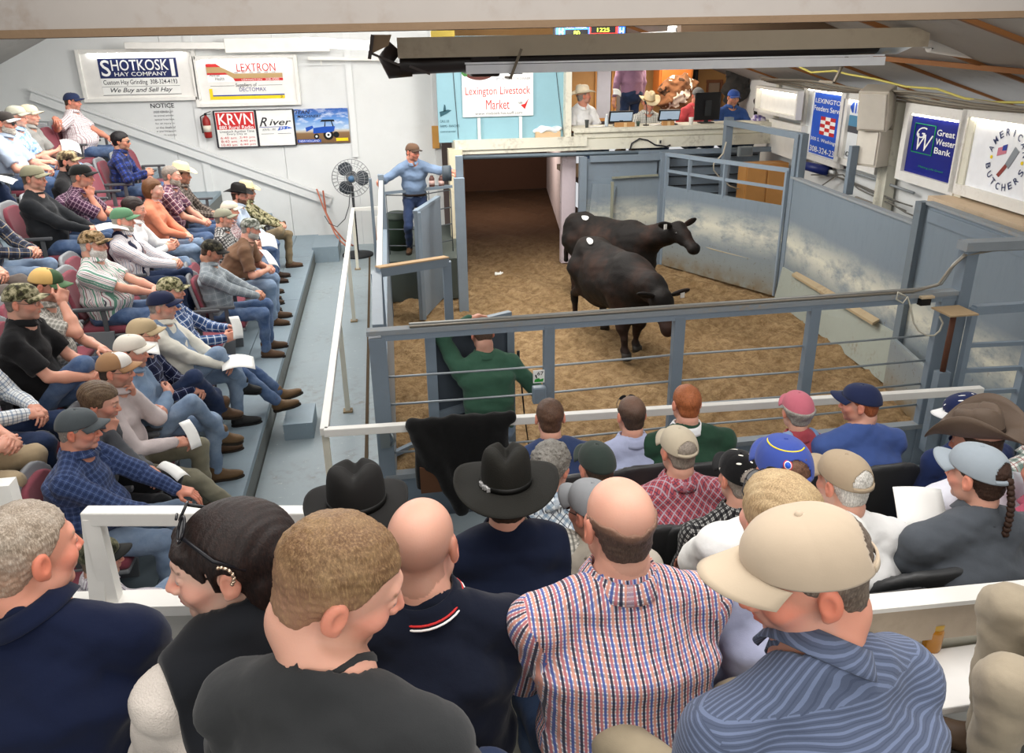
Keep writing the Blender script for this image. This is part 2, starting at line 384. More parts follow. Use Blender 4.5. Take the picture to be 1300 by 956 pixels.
# ------------------------------------------------------------------ the head (head frame: x right, y forward, z up, origin mid head)
def head_sdf(P,wide=1.,jaw=1.,female=False,smile=False,eyes_open=True):
    Q=P.copy(); Q[:,0]=np.abs(Q[:,0]); q=Q
    d=ell(P,(0,-.014,.034),(.0765*wide,.097,.083))
    d=smin(d,ell(P,(0,.030,-.030),(.060*wide,.060,.080)),.03)
    d=smin(d,ell(q,(.030*jaw,.012,-.066),(.034,.048,.034)),.025)          # jaw
    d=smin(d,ell(P,(0,.072,-.094),(.021*jaw,.018,.018)),.022)             # chin
    d=smin(d,cap(q,(0,.086,.026),(.036,.074,.030),.011,.009),.018)        # brow
    d=smin(d,ell(q,(.040,.058,-.022),(.024,.024,.022)),.022)              # cheek
    d=smax(d,-ell(q,(.032,.098,.008),(.017,.017,.012)),.014)              # eye socket
    d=smin(d,ell(q,(.0315,.0765,.007),(.0138,.0138,.0125)),.003)          # eyeball
    d=smin(d,cap(q,(.020,.0875,.0155),(.042,.080,.013),.0035,.003),.004)  # upper lid
    d=smin(d,cap(P,(0,.088,.014),(0,.110,-.026),.0075,.0105),.010)        # nose
    d=smin(d,ell(q,(.0115,.098,-.030),(.0085,.011,.008)),.006)
    d=smax(d,-ell(q,(.0065,.104,-.039),(.0035,.005,.004)),.003)
    d=smin(d,ell(P,(0,.083,-.054),(.027,.015,.018)),.014)                 # muzzle
    d=smin(d,cap(q,(0,.0975,-.0515),(.019,.088,-.0535),.0052,.003),.004)  # upper lip
    d=smin(d,cap(q,(0,.0955,-.0630),(.017,.087,-.0600),.0062,.003),.004)
    d=smax(d,-cap(q,(0,.104,-.0572),(.023,.090,-.0565 if not smile else -.052),.0022,.0018),.002)
    d=smax(d,-cap(q,(0,.098,-.077),(.012,.090,-.077),.004,.003),.008)
    e=ell(q,(.0805*wide,-.014,-.002),(.011,.020,.033)); e=smax(e,-ell(q,(.0915*wide,-.008,.003),(.008,.011,.019)),.004)
    e=smin(e,ell(q,(.0785*wide,-.004,-.028),(.007,.009,.010)),.006)
    d=smin(d,e,.006)
    return d
def neck_sdf(P,hm,nb,ch,r,fat):
    """hm: function head->local points"""
    a=hm(V3(0,-.022,-.045)); b=hm(V3(0,-.030,-.085))
    d=cap(P,a,nb,r*.98,r*1.10); d=smin(d,cap(P,nb,ch,r*1.15,r*1.5),.04)
    return d
SK={'pale':(.70,.42,.33),'pink':(.70,.38,.28),'red':(.64,.29,.20),'tan':(.50,.26,.17),'fair':(.72,.46,.36),'olive':(.52,.28,.17)}
def head_cols(V,skin,brow,stub=None,stubamt=0.,lip=1.,iris=(.06,.10,.16),closed=False,scalp=None):
    sk=np.array(SK[skin]); n=len(V); c=np.tile(sk,(n,1)); c*=(1+.05*np.sin(V[:,0:1]*60+2)*np.sin(V[:,1:2]*47)*np.sin(V[:,2:3]*52+1)); q=V.copy(); q[:,0]=np.abs(q[:,0])
    def put(d,w,colr,k=1.):
        nonlocal c
        m=np.clip(1-d/w,0,1)[:,None]*k; c=c*(1-m)+np.array(colr)*m
    P=q.astype(np.float32)
    put(np.maximum(ell(P,(.045,.06,-.025),(.028,.03,.024)),0),.02,sk*np.array([1.08,.72,.68]),.6)
    put(np.maximum(ell(P,(0,.11,-.025),(.014,.016,.016)),0),.012,sk*np.array([1.1,.68,.62]),.6)
    put(np.maximum(ell(P,(.085,-.014,0),(.012,.02,.03)),0),.01,sk*np.array([1.05,.62,.52]),.7)
    if stub is not None:
        put(np.maximum(ell(P,(0,.07,-.072),(.055,.05,.042)),0),.012,stub,stubamt)
        put(np.maximum(ell(P,(.055,.03,-.06),(.03,.045,.035)),0),.012,stub,stubamt)
    if scalp is not None:
        colr,kk=scalp; z=V[:,2]; y=V[:,1]; m=((z>.06-.0*y)|((y<.02)&(z>.0+.9*(y+.0)))|((y<-.03)&(z>-.06)))
        kv=(kk*np.clip(1.15-np.clip(z-.03,0,1)/.075,.18,1))[:,None]; c[m]=(c*(1-kv)+np.array(colr)*kv)[m]
    put(np.maximum(np.minimum(cap(P,(0,.1,-.0515),(.019,.09,-.0535),.004,.002),cap(P,(0,.1,-.063),(.017,.09,-.060),.005,.002)),0),.004,(sk*np.array([.95,.45,.42]))if lip<2 else (.45,.07,.08),.75)
    put(np.maximum(cap(P,(.016,.092,.0285),(.045,.076,.031),.0035,.0022),0),.003,brow,.85)
    if not closed:
        put(np.maximum(ell(P,(.0315,.0895,.0055),(.0125,.008,.0048)),0),.0022,(.62,.58,.55),1)
        put(np.maximum(ell(P,(.0315,.0905,.0055),(.0052,.008,.0052)),0),.0015,iris,1)
        put(np.maximum(ell(P,(.0315,.0905,.0055),(.0022,.008,.0022)),0),.001,(.005,.005,.005),1)
    put(np.maximum(cap(P,(.020,.091,.0115),(.044,.084,.009),.0008,.0006),0),.0022,(.06,.035,.03),.8)
    return c
# hair region functions work on head frame points; each returns sdf
def hair_sdf(P,style,th,wide=1.,seed=0):
    n=wob(P,.0022 if th<.009 else .0035,260,seed)+wob(P,.0016 if th<.009 else .004,75,seed+2)
    if style in('mop','bob'): n=.0012*np.sin(P[:,0]*300+P[:,1]*140)+wob(P,.0018,48,seed)
    base=ell(P,(0,-.016,.036),(.0775*wide+th*.85,.097+th,.084+th)); base=smin(base,ell(P,(0,-.055,-.030),(.058+th*.5,.040+th,.052)),.02)
    x,y,z=P[:,0],P[:,1],P[:,2]; ax=np.abs(x)
    d=base+n
    front=(.068+ax*ax*-3.0)-z                                  # >0 below hairline in front
    line1=-(z-.066+ax*ax*3.0)                                 # forehead line
    back=-(z+.070)
    side=-(z+.002+(y+.0)*-.9*0)                               # above ears
    # region is z above a broken line running forehead -> ear -> nape
    lim=np.where(y>.045,.064-ax*ax*2.5,np.where(y>.018,.018+(y-.018)*1.5,np.where(y>-.022,-.012+(y+.022)*.75,-.068)))
    if style=='recede': lim=np.where(y>.02,np.maximum(lim,.085+ (y-.02)*.6-ax*.15),lim)
    r=(lim-z)*.75
    if style=='ring':                                          # bald top, band round the back and sides
        top=z-(.040-.25*y)*1.; r=np.maximum(r,(z+y*.45-.042)*.85)
        d=smax(d,r,.006); return d
    if style=='ringlow':
        r=np.maximum(r,(z+y*.30+.002-6.5*ax*ax+.004*np.sin(x*160))*.85); return smax(d,r,.010)
    d=smax(d,r,.008)
    if style=='mop':
        d=smin(d,smax(ell(P,(0,-.03,.04),(.092,.105,.088)),(np.where(y>.03,.052,-.05)-z)*.8,.01)+n*1.4,.012)
    if style=='bob':
        d=smin(d,smax(ell(P,(0,-.03,-.005),(.096,.10,.125)),(y+.012-.03*np.maximum(z/.06,0))*.9,.012)+n,.015)
    return d
def beard_sdf(P,th,mouth=True,full=True):
    n=wob(P,.003,170,3); x,y,z=P[:,0],P[:,1],P[:,2]; q=P.copy(); q[:,0]=np.abs(q[:,0])
    d=smin(ell(P,(0,.030,-.032),(.060+th*.6,.061+th,.080+th*.8)),ell(P,(0,.072,-.096),(.026+th,.020+th,.020+th)),.025)
    d=smin(d,ell(q,(.030,.012,-.066),(.034+th,.048+th,.034+th)),.025)
    d=smin(d,cap(q,(0,.100,-.043),(.024,.088,-.056),.004+th*.4,.004),.006)+n
    top=np.where(y>.068,-.047,np.where(y>.02,-.036,.004)); d=smax(d,(z-top)*.8,.006); d=smax(d,-(y+.012)*.9,.006)
    d=smax(d,-cap(q,(0,.112,-.0572),(.017,.10,-.0565),.0065,.004),.003)
    return d
# ------------------------------------------------------------------ hats (head frame)
def cap_mesh(par,M,crown,brim,seed=0,back_hole=False,mesh_back=None,tilt=.22,brimlen=.070,button=True,scale=1.,panel=None):
    """M: 4x4 head->local"""
    cx,cy,cz=0,-.012,.034; rx,ry,rz=.0865*scale,.1085*scale,.088*scale
    def rimz(s): return tilt*(s)*ry-.002                      # s = sin(az): front +
    def pt(u,v):
        az=2*PI*u; s=math.sin(az); c=math.cos(az); el=v*PI/2
        k=math.cos(el)**.78; zz=math.sin(el)**1.0
        seam=1-.012*abs(math.cos(3*az))**14*(1 if v<.98 else 0)
        top=rz*(1.+.06*max(s,0)*math.sin(2*el))
        p=Vector((cx+rx*c*k*seam,cy+ry*s*k*seam+.004*s*v,cz+rimz(s)*(1-zz)+top*zz))
        return M@p
    mb=MB(); hole=None
    if back_hole: hole=lambda u,v: abs(u-.75)<.105*math.sqrt(max(0,1-((v-.10)/.38)**2)) and v>.10
    NU,NV=(96,40) if back_hole else (48,17); mb.gridsurf(pt,NU,NV,wrapu=True,skip=hole)
    if mesh_back is not None or panel is not None:
        k=0
        for i,f in enumerate(mb.f):
            u=((i%NU)+.5)/NU
            if mesh_back is not None and not (.10<u<.40): mb.mi[i]=1
    mats=[crown]+([mesh_back] if mesh_back is not None else [])
    o=mb.build('cap',mats,par,solid=.003)
    me=o.data; uvl=me.uv_layers.new(name='UVMap')
    for lp in me.loops:
        co=me.vertices[lp.vertex_index].co; uvl.data[lp.index].uv=(co.x*1.0+co.y*.6,co.z+co.y*.8)
    def bp(u,v):
        az=rad(90-62+124*u); s=math.sin(az); c=math.cos(az)
        L=brimlen*(math.sin(PI*(.08+.84*u))**.6)
        x=cx+rx*c*(1+v*.10); y=cy+ry*s*.985+L*v; z=cz+rimz(s)+.002-.10*L*v-(x*x)*5.2*(.25+.75*v)+.010*v
        return M@Vector((x,y,z))
    b=MB(); b.gridsurf(bp,19,6); b.build('brim',brim,o,solid=.004)
    if button:
        bt=MB(); bt.lathe([(.0001,.006),(.005,.005),(.0075,.001),(.007,-.002)],10,c=(0,0,0))
        bt.v=[tuple(M@(Vector(v)+Vector((cx,cy,cz+rz)))) for v in bt.v]; bt.build('button',crown,o)
    if back_hole:
        st=MB(); st.gridsurf(lambda u,v:M@Vector((cx+rx*math.cos(rad(270-36+72*u))*1.01,cy+ry*math.sin(rad(270-36+72*u))*1.01,cz+rimz(math.sin(rad(270-36+72*u)))+.002+.013*v)),12,3); st.build('strap',brim,o,solid=.004)
    return o
def hat_mesh(par,M,mat,band,brimw=.085,height=.115,curl=.045,studs=False,seed=0,crease=.03,dip=.02):
    cx,cy,cz=0,-.012,.052; rx,ry=.084,.104
    prof=[(1.,0.),(1.,.02),(.985,.05),(.95,.078),(.90,.096),(.80,.108),(.62,.112),(.4,.110),(.2,.108),(.02,.107)]
    H=height/.112
    def pt(u,v):
        i=v*(len(prof)-1); k=min(int(i),len(prof)-2); t=i-k; sc=prof[k][0]*(1-t)+prof[k+1][0]*t; z=(prof[k][1]*(1-t)+prof[k+1][1]*t)*H
        az=2*PI*u; x=rx*sc*math.cos(az); y=ry*sc*math.sin(az)
        hi=max(0,min(1,(z/H-.05)/.06)); z-=crease*hi*math.exp(-(x/.022)**2)*(1-.3*abs(y)/ry)
        pin=math.exp(-((y-.07)/.035)**2)*hi; x*=1-.28*pin; z+=.008*hi*(1 if y<0 else 0)
        return M@Vector((cx+x,cy+y,cz+z))
    mb=MB(); mb.gridsurf(pt,44,22,wrapu=True); o=mb.build('cowboy_hat',mat,par,solid=.003)
    def bpt(u,v):
        az=2*PI*u; c=math.cos(az); s=math.sin(az); w=brimw*(1+.12*abs(s))
        x=(rx+w*v*(1-.18*v*v*c*c))*c; y=(ry+w*v)*s; z=curl*(v**2.2)*c*c-dip*v*v*s*s
        return M@Vector((cx+x,cy+y,cz+.002+z))
    b=MB(); b.gridsurf(bpt,56,9,wrapu=True); b.build('hat_brim',mat,o,solid=.004)
    bd=MB(); bd.gridsurf(lambda u,v:M@Vector((cx+rx*1.012*math.cos(2*PI*u),cy+ry*1.012*math.sin(2*PI*u),cz+.003+.02*v)),40,3,wrapu=True); bo=bd.build('hat_band',band,o,solid=.003)
    if studs:
        sb=MB()
        for k in range(5):
            a=rad(196+k*8); p=M@Vector((cx+rx*1.05*math.cos(a),cy+ry*1.05*math.sin(a),cz+.013+.003*(k%2))); sb.box(p,(.012,.012,.014))
        sb.build('conchos',plain('#e8e8e8',.2,.6),bo)
    return o
def loft(name,curve_pts,r,mat,par,n=8): mb=MB(); mb.tube(curve_pts,r,n); return mb.build(name,mat,par)
# ------------------------------------------------------------------ hands: frame y = finger direction, z = back of hand, x = across; s=+1 right hand
def hand_prims(curl,s,spread=.0,thumb_in=.5):
    L=[]; bx=[-.031,-.0105,.0105,.030]; ln=[(.042,.026,.021),(.047,.030,.023),(.044,.028,.022),(.034,.021,.019)]
    for i in range(4):
        x=s*bx[i]; p=V3(x*.93,.083-abs(i-1.3)*.004,0); a=rad(8); cu=curl*(1+.12*i)
        for j,l in enumerate(ln[i]):
            a2=a+cu*(.75 if j==0 else (1.0 if j==1 else .7))*(1 if j else 1); a=a2
            d=V3(math.sin(s*(i-1.5)*(spread+.05))*1.,math.cos(a),-math.sin(a)); d=unit(d); e=p+d*l
            L.append((p,e,.0092-.0009*j-(.001 if i==3 else 0),.0086-.0012*j-(.001 if i==3 else 0))); p=e
    # thumb leaves the side of the palm near its base
    p=V3(-s*.028,.022,-.006); q=p+unit(V3(-s*.75,.62,-.25-.3*thumb_in))*.040; L.append((p,q,.0135,.0105))
    r=q+unit(V3(-s*(.35-.6*thumb_in),.85,-.35*thumb_in-.1))*.032; L.append((q,r,.0102,.009)); t=r+unit(V3(-s*(.1-.7*thumb_in),.9,-.3*thumb_in))*.024; L.append((r,t,.0088,.0070))
    return L
def hand_sdf(P,prims,s):
    d=rbox(P,(0,.045,0),(.040,.046,.0145),.0135); d=smin(d,cap(P,(0,-.01,0),(0,.02,0),.026,.026),.02)
    d=smin(d,ell(P,(-s*.024,.032,-.008),(.018,.030,.014)),.012)
    for (a,b,ra,rb) in prims: d=smin(d,cap(P,a,b,ra,rb),.0045)
    return d
# ------------------------------------------------------------------ people
SHOE={}
def shoe_template(kind,c,sole):
    key=(kind,c,sole)
    if key in SHOE: return SHOE[key]
    def fn(P):
        d=ell(P,(0,.085,-.052),(.043,.112,.036)); d=smin(d,ell(P,(0,-.012,-.045),(.038,.052,.048)),.02)
        d=smin(d,cap(P,(0,-.006,-.03),(0,-.010,.03 if kind=='shoe' else .07),.040,.043),.025)
        d=smin(d,cap(P,(0,.02,-.01),(0,.10,-.05),.030,.026),.02); return smax(d,-(P[:,2]+.078),.004)
    V,Q=surfnet(fn,(-.07,-.1,-.1),(.07,.22,.14 if kind!='shoe' else .1),.010)
    o=npmesh('shoe' if kind=='shoe' else 'boot',V,Q,plain(c,.6,bump=.2),None)
    def fs(P): 
        Z0=P.copy(); Z0[:,2]=0; d=smin(ell(Z0,(0,.095,0),(.046,.106,.05)),ell(Z0,(0,-.015,0),(.040,.052,.05)),.03); return smax(d,np.abs(P[:,2]+.082)-.011,.004)
    V2,Q2=surfnet(fs,(-.06,-.09,-.11),(.06,.22,-.06),.009)
    s=npmesh('sole',V2,Q2,plain(sole,.8),o)
    SHOE[key]=(o.data,s.data,o.name.split('.')[0]); bpy.data.objects.remove(s); bpy.data.objects.remove(o); return SHOE[key]
HANDC={}
def hand_mesh(curl,s,h,tin,spread):
    key=(round(curl,2),s,h,tin,spread)
    if key not in HANDC:
        pr=hand_prims(curl,s,spread,tin); HANDC[key]=surfnet(lambda P:hand_sdf(P,pr,s),(-.085,-.045,-.13),(.085,.215,.045),h)
    return HANDC[key]
def frame(o,y,zhint):
    y=unit(y); z=np.asarray(zhint,float); z=unit(z-y*(z@y)); x=np.cross(y,z); M=np.eye(4); M[:3,0]=x; M[:3,1]=y; M[:3,2]=z; M[:3,3]=o; return M
def mat4(M): return Matrix([list(r) for r in M])
def rotz(a): c,s=math.cos(a),math.sin(a); return np.array([[c,-s,0],[s,c,0],[0,0,1.]])
def rotx(a): c,s=math.cos(a),math.sin(a); return np.array([[1.,0,0],[0,c,-s],[0,s,c]])
def roty(a): c,s=math.cos(a),math.sin(a); return np.array([[c,0,s],[0,1.,0],[-s,0,c]])
ARMS={ # right/left wrist targets relative to the pelvis, elbow pole, finger direction, back-of-hand direction, curl
 'lap':   ((.055,.33,.155),(.8,-.5,-.5),(-.62,.72,-.25),(.35,.3,.9),.55),
 'clasp': ((.060,.38,.17),(.8,-.4,-.6),(-.75,.62,.05),(.6,.4,.6),.75),
 'knee':  ((.15,.42,.15),(.9,-.3,-.3),(-.05,.95,-.3),(0,.3,1),.35),
 'thigh': ((.15,.26,.14),(.9,-.5,-.2),(-.2,.95,-.2),(.1,.2,1),.30),
 'hold':  ((.13,.34,.24),(.8,-.5,-.6),(-.5,.8,.1),(.7,.5,.3),.85),
 'side':  ((.25,.12,.10),(.9,-.7,0),(-.1,.9,-.35),(.6,.2,.8),.4),
 'chin':  None,'cross':None,'hang':((.30,.02,-.10),(.7,-.7,0),(0,.2,-1),(1,0,.1),.35),
 'brow':None,
}
def person(label,head,floor,rz=0.,stand=False,lean=.08,side=0.,yaw=0.,pitch=.12,roll=0.,skin='pink',shirt=None,sleeve='long',collar='shirt',trousers=None,
           armR='lap',armL='lap',legs='flat',shoe=('shoe','#4a3a2c','#1e1b18'),hair=('short','#4a3a2c'),beard=None,cap_=None,hat=None,fat=0.2,sw=1.,female=False,
           fine=False,glasses=None,vest=None,bib=None,straps=None,wide=1.,group=None,stub=None,belt=None,extra=None,legR=None,legL=None,jaw=1.,smile=False,hs=1.,shrug=0.,armhold=None,seed=None,brow=None,twist=0.,scale=1.):
    sd=zlib.crc32(label.encode())%1000 if seed is None else seed
    hw=np.asarray(head,float); hz=(hw[2]-floor)/scale
    rl=lean
    if stand: pz=.95; 
    else: pz=.50
    T=(hz-.155-pz)/math.cos(lean)
    if stand: pz=hz-.155-.54*math.cos(lean); T=.54
    else:
        Tc=min(max(T,.43),.60); pz+= (T-Tc)*math.cos(lean); T=Tc
    p0=V3(0,0,pz); nb=V3(side,T*math.sin(lean),pz+T*math.cos(lean))
    hd=nb+V3(side*.15,.022+.10*math.sin(max(pitch,0))*.6+.05*math.sin(lean),.152)
    Rz3=rotz(rz); origin=V3(hw[0],hw[1],floor)-Rz3@V3(hd[0],hd[1],0)*scale
    root=thing('person',label,'person',tuple(origin),rz,group); root.scale=(scale,)*3
    if shirt is None: shirt=cloth('#555555')
    if trousers is None: trousers=denim()
    RH=rotz(yaw)@rotx(-pitch)@roty(roll); Mh=np.eye(4); Mh[:3,:3]=RH*hs; Mh[:3,3]=hd
    hm=lambda p: Mh[:3,:3]@np.asarray(p,float)+hd
    up=unit(nb-p0); TW=rotz(twist)
    # ---- skeleton
    waist=p0+(nb-p0)*.36+V3(0,-.012-.06*max(lean,0),0); chest=p0+(nb-p0)*.70+V3(0,-.020-.05*max(lean,0),0); uch=nb-up*.055+V3(0,-.008,0)
    f=fat; kf=.92 if female else 1.
    SEG=[(p0-up*.02,waist,(.158*kf+.04*f,.108+.05*f),(.142*kf+.055*f,.103+.075*f)),(waist,chest,(.142*kf+.055*f,.103+.075*f),(.160*kf*sw+.02*f,.116+.028*f)),(chest,uch,(.160*kf*sw+.02*f,.116+.028*f),(.112*sw,.076+.012*f))]
    xax=TW@V3(1,0,0)
    def torso(P,t=0.):
        d=None
        for a,b,r0,r1 in SEG:
            u=b-a; L=np.linalg.norm(u); u=u/L; x=xax-u*(xax@u); x/=np.linalg.norm(x); fw=np.cross(u,x); q=P-a.astype(np.float32)
            s=q@u.astype(np.float32); tt=np.clip(s/L,0,1); rs=s-tt*L
            rx=r0[0]+(r1[0]-r0[0])*tt+t; ry=r0[1]+(r1[1]-r0[1])*tt+t
            k=np.sqrt((q@x.astype(np.float32)/rx)**2+(q@fw.astype(np.float32)/ry)**2+(rs/.07)**2); e=(k-1)*np.minimum(rx,ry)
            d=e if d is None else smin(d,e,.05)
        d=smin(d,ell(P,waist+V3(0,.035+.05*f,-.02),(.125+.05*f+t,.085+.075*f+t,.115+t)),.05)
        if female: 
            for sx in(-1,1): d=smin(d,ell(P,chest+TW@V3(sx*.07,.085,-.01),(.06+t,.055+t,.058+t)),.03)
        return d
    SH={}; 
    for s in(-1,1): SH[s]=nb+TW@V3(s*.172*sw*kf,-.012,-.078+.03*shrug)-up*0.
    def yoke(P,t=0.):
        d=None
        for s in(-1,1):
            e=cap(P,nb-up*.02+TW@V3(s*.04,-.015,0),SH[s],.050+t,.050*kf+t); d=e if d is None else np.minimum(d,e)
            d=smin(d,cap(P,nb+TW@V3(s*.02,-.025,.035),SH[s]+V3(0,-.01,0),.030+t,.042+t),.05)
        return d
    EL={};WR={};HD={}
    for s,mode in ((1,armR),(-1,armL)):
        ua,fa=.285*kf,.25*kf
        if isinstance(mode,dict): tgt=np.array(mode['t'],float) if 't' in mode else Rz3.T@((np.asarray(mode['w'],float)-origin)/scale); pole=mode.get('pole',(s*.8,-.5,-.5)); fd=mode.get('fd',(0,1,0)); bk=mode.get('bk',(0,0,1)); cu=mode.get('cu',.4)
        elif mode=='chin': tgt=hm(V3(s*.045,.075,-.175)); pole=(s*.45,.25,-1); fd=hm(V3(s*.005,.085,-.09))-tgt; bk=(s*.5,.8,0); cu=.95
        elif mode=='brow': tgt=hm(V3(s*.10,.14,-.05)); pole=(s*.6,.3,-1); fd=hm(V3(s*.03,.12,.06))-tgt; bk=(s*.6,.8,0.); cu=.7
        elif mode=='cross': tgt=chest+V3(-s*.07,.20+.05*f,-.10+.03*s); pole=(s*.9,.1,-.7); fd=(-s*1,.05,.15); bk=(0,1,.3); cu=.5
        else: o,pole,fd,bk,cu=ARMS[mode]; tgt=p0+V3(s*o[0],o[1]+.06*f,o[2]); pole=(s*pole[0],pole[1],pole[2]); fd=(s*fd[0],fd[1],fd[2]); bk=(s*bk[0],bk[1],bk[2])
        e,w=ik(SH[s],tgt,ua,fa,pole); EL[s]=e; WR[s]=w; HD[s]=(unit(fd),unit(bk),cu)
    # ---- legs
    HP={};KN={};AN={};FT={}
    for s in(-1,1):
        HP[s]=p0+V3(s*.088*kf,0.02,-.012); m=(legR if s>0 else legL) or legs
        if stand and m=='flat': t=V3(s*.12,.02,.085); pole=(s*.1,1,0); fd=(s*.15,1,0)
        elif isinstance(m,tuple) and not isinstance(m[0],str): t=V3(*m[0]); pole=m[1]; fd=m[2]
        elif m=='cross_over':  # ankle of this leg hangs over the other knee
            t=p0+V3(-s*.17,.50,-.12); pole=(s*.15,.4,1); fd=(-s*.55,.8,-.35)
        elif m=='figure4': t=p0+V3(-s*.16,.36,.085); pole=(s*1,.35,.25); fd=(-s*.75,.25,.62)
        elif m=='stretch': t=V3(s*.11,.72,.085); pole=(0,.2,1); fd=(s*.1,1,.25)
        elif m=='tuck': t=V3(s*.13,.22,.085); pole=(s*.15,1,.5); fd=(s*.1,1,-.1)
        elif m=='wide': t=V3(s*.24,.42,.085); pole=(s*.45,.6,1); fd=(s*.35,1,0)
        else: t=V3(s*.13,.42,.085); pole=(s*.12,.5,1); fd=(s*.15,1,0)
        k,a=ik(HP[s],t,.43,.42,pole); KN[s]=k; AN[s]=a; FT[s]=unit(fd)
    # ---- body: one mesh, skin
    parts=[]; h=.0035 if fine else .0068
    r=.050 if female else .058+.006*f
    Mi=np.linalg.inv(Mh); nbh=(Mi@np.append(nb,1))[:3]; chh=(Mi@np.append(chest+V3(0,.03,0),1))[:3]
    lo=np.minimum(V3(-.10,-.13,-.14),np.minimum(nbh,chh*.5+nbh*.5)-.07); hi=np.maximum(V3(.10,.13,.13),nbh+.07)
    def hf(P):
        d=head_sdf(P,wide,jaw,female,smile); a=cap(P,(0,-.026,-.040),(0,-.034,-.085),r*.90,r*.97); a=smin(a,cap(P,(0,-.034,-.085),nbh,r*.97,r*1.12),.01)
        a=smin(a,cap(P,nbh,nbh*.45+chh*.55,r*1.15,r*1.25),.03); return smin(d,a,.012)
    V,Q=surfnet(hf,lo,hi,h)
    brc=lin(brow) if brow else lin(hair[1] if hair else '#5a4636'); stc=(brc,.30) if stub is None else stub
    scalp=None
    if hair and hair[0] in('buzz',): scalp=(lin(hair[1]),.55)
    if hair and hair[0] in('ring','ringlow'): scalp=(lin(hair[1]),.16)
    if hair and hair[0]=='none' and not female: scalp=(lin(hair[1]),.46)
    C=head_cols(V,skin,brc,stc[0],stc[1],2 if female else 1,scalp=scalp)
    parts.append((V@Mh[:3,:3].T+hd,Q,C))
    sk=np.array(SK[skin]); hh=.0048 if not fine else .004
    for s in(-1,1):
        fd,bk,cu=HD[s]; Vh,Qh=hand_mesh(cu,s,hh,.6,.03 if cu>.3 else .10); F=frame(WR[s],fd,bk)
        k=.92 if female else 1.03; parts.append((Vh*k@F[:3,:3].T+F[:3,3],Qh,np.tile(sk*np.array([.97,.86,.82]),(len(Vh),1))))
    def arms(P):
        d=None
        for s in(-1,1):
            e=cap(P,SH[s],EL[s],.044*kf,.037*kf); e=smin(e,cap(P,EL[s],EL[s]*.6+WR[s]*.4,.037*kf,.040*kf),.02); e=smin(e,cap(P,EL[s]*.6+WR[s]*.4,WR[s],.040*kf,.0255*kf),.02)
            d=e if d is None else np.minimum(d,e)
        return d
    if sleeve in('short','none'):
        pts=np.array([SH[1],SH[-1],EL[1],EL[-1],WR[1],WR[-1]]); V,Q=surfnet(arms,pts.min(0)-.06,pts.max(0)+.06,.011 if not fine else .008)
        parts.append((V,Q,np.tile(sk*np.array([.98,.90,.86]),(len(V),1))))
    def core(P):
        d=torso(P,-.02)
        for s in(-1,1): d=smin(d,cap(P,HP[s],KN[s],.06,.04),.03); d=smin(d,cap(P,KN[s],AN[s],.04,.03),.02)
        if sleeve=='long': d=np.minimum(d,arms(P)+.012)
        return smin(d,yoke(P,-.02),.02)
    allp=np.array([p0,nb]+[q for dct in(SH,EL,WR,HP,KN,AN) for q in dct.values()]); V,Q=surfnet(core,allp.min(0)-.2,allp.max(0)+.12,.028)
    parts.append((V,Q,np.tile(sk,(len(V),1))))
    off=0; VV=[];QQ=[];CC=[]
    for v,q,c in parts: VV.append(v); QQ.append(q+off); CC.append(c); off+=len(v)
    npmesh('body',np.concatenate(VV),np.concatenate(QQ),skinmat(),root,col=np.concatenate(CC))
    # ---- shirt
    hs_=.0095 if fine else .0125; t=.012
    def sh(P):
        d=smin(torso(P,t),yoke(P,t-.002),.035)
        for s in(-1,1):
            if sleeve=='none': continue
            e=cap(P,SH[s],EL[s],.056*kf+t*.6+.012*f,.045*kf+t)
            if sleeve=='long': e=smin(e,cap(P,EL[s],WR[s]-unit(WR[s]-EL[s])*.005,.046*kf+t*.8,.031*kf+t*.7),.018)
            else:
                u=unit(EL[s]-SH[s]); cut=(P-(SH[s]+(EL[s]-SH[s])*.80).astype(np.float32))@u.astype(np.float32); e=smin(e,cap(P,SH[s]+(EL[s]-SH[s])*.4,EL[s],.052+t,.056+t),.03); e=smax(e,cut,.006)
            d=smin(d,e,.028)
        d=d+wob(P,.0062,27,sd)+wob(P,.0022,75,sd+5)
        hem=(p0-up*(.015 if not stand else .03)).astype(np.float32); d=smax(d,-((P-hem)@up.astype(np.float32)),.02)
        # neck opening
        d=smax(d,-cap(P,nb+V3(0,.01,.0),nb+V3(0,.03,.12),r*1.0,r*1.25),.006)
        if collar=='open': d=smax(d,-cap(P,nb+V3(0,.07,.05),nb+V3(0,.11,-.07),.045,.018),.01)
        return d
    ap=[p0-V3(0,0,.08),nb]+list(SH.values())+([*EL.values()])+([*WR.values()] if sleeve=='long' else [])
    ap=np.array(ap); V,Q=surfnet(sh,ap.min(0)-V3(.22+.05*f,.20+.08*f,.08),ap.max(0)+V3(.22,.24+.1*f,.10),hs_)
    bones=[(p0,nb,.165,(1,0,0))]
    if sleeve!='none':
        for s in(-1,1): bones+= [(SH[s]*.80+EL[s]*.20,EL[s],.055,(0,1,.2)),(EL[s],WR[s],.045,(0,1,.2))]
    so=npmesh('shirt',V,Q,shirt,root,uv=cloth_uv(V,Q,bones))
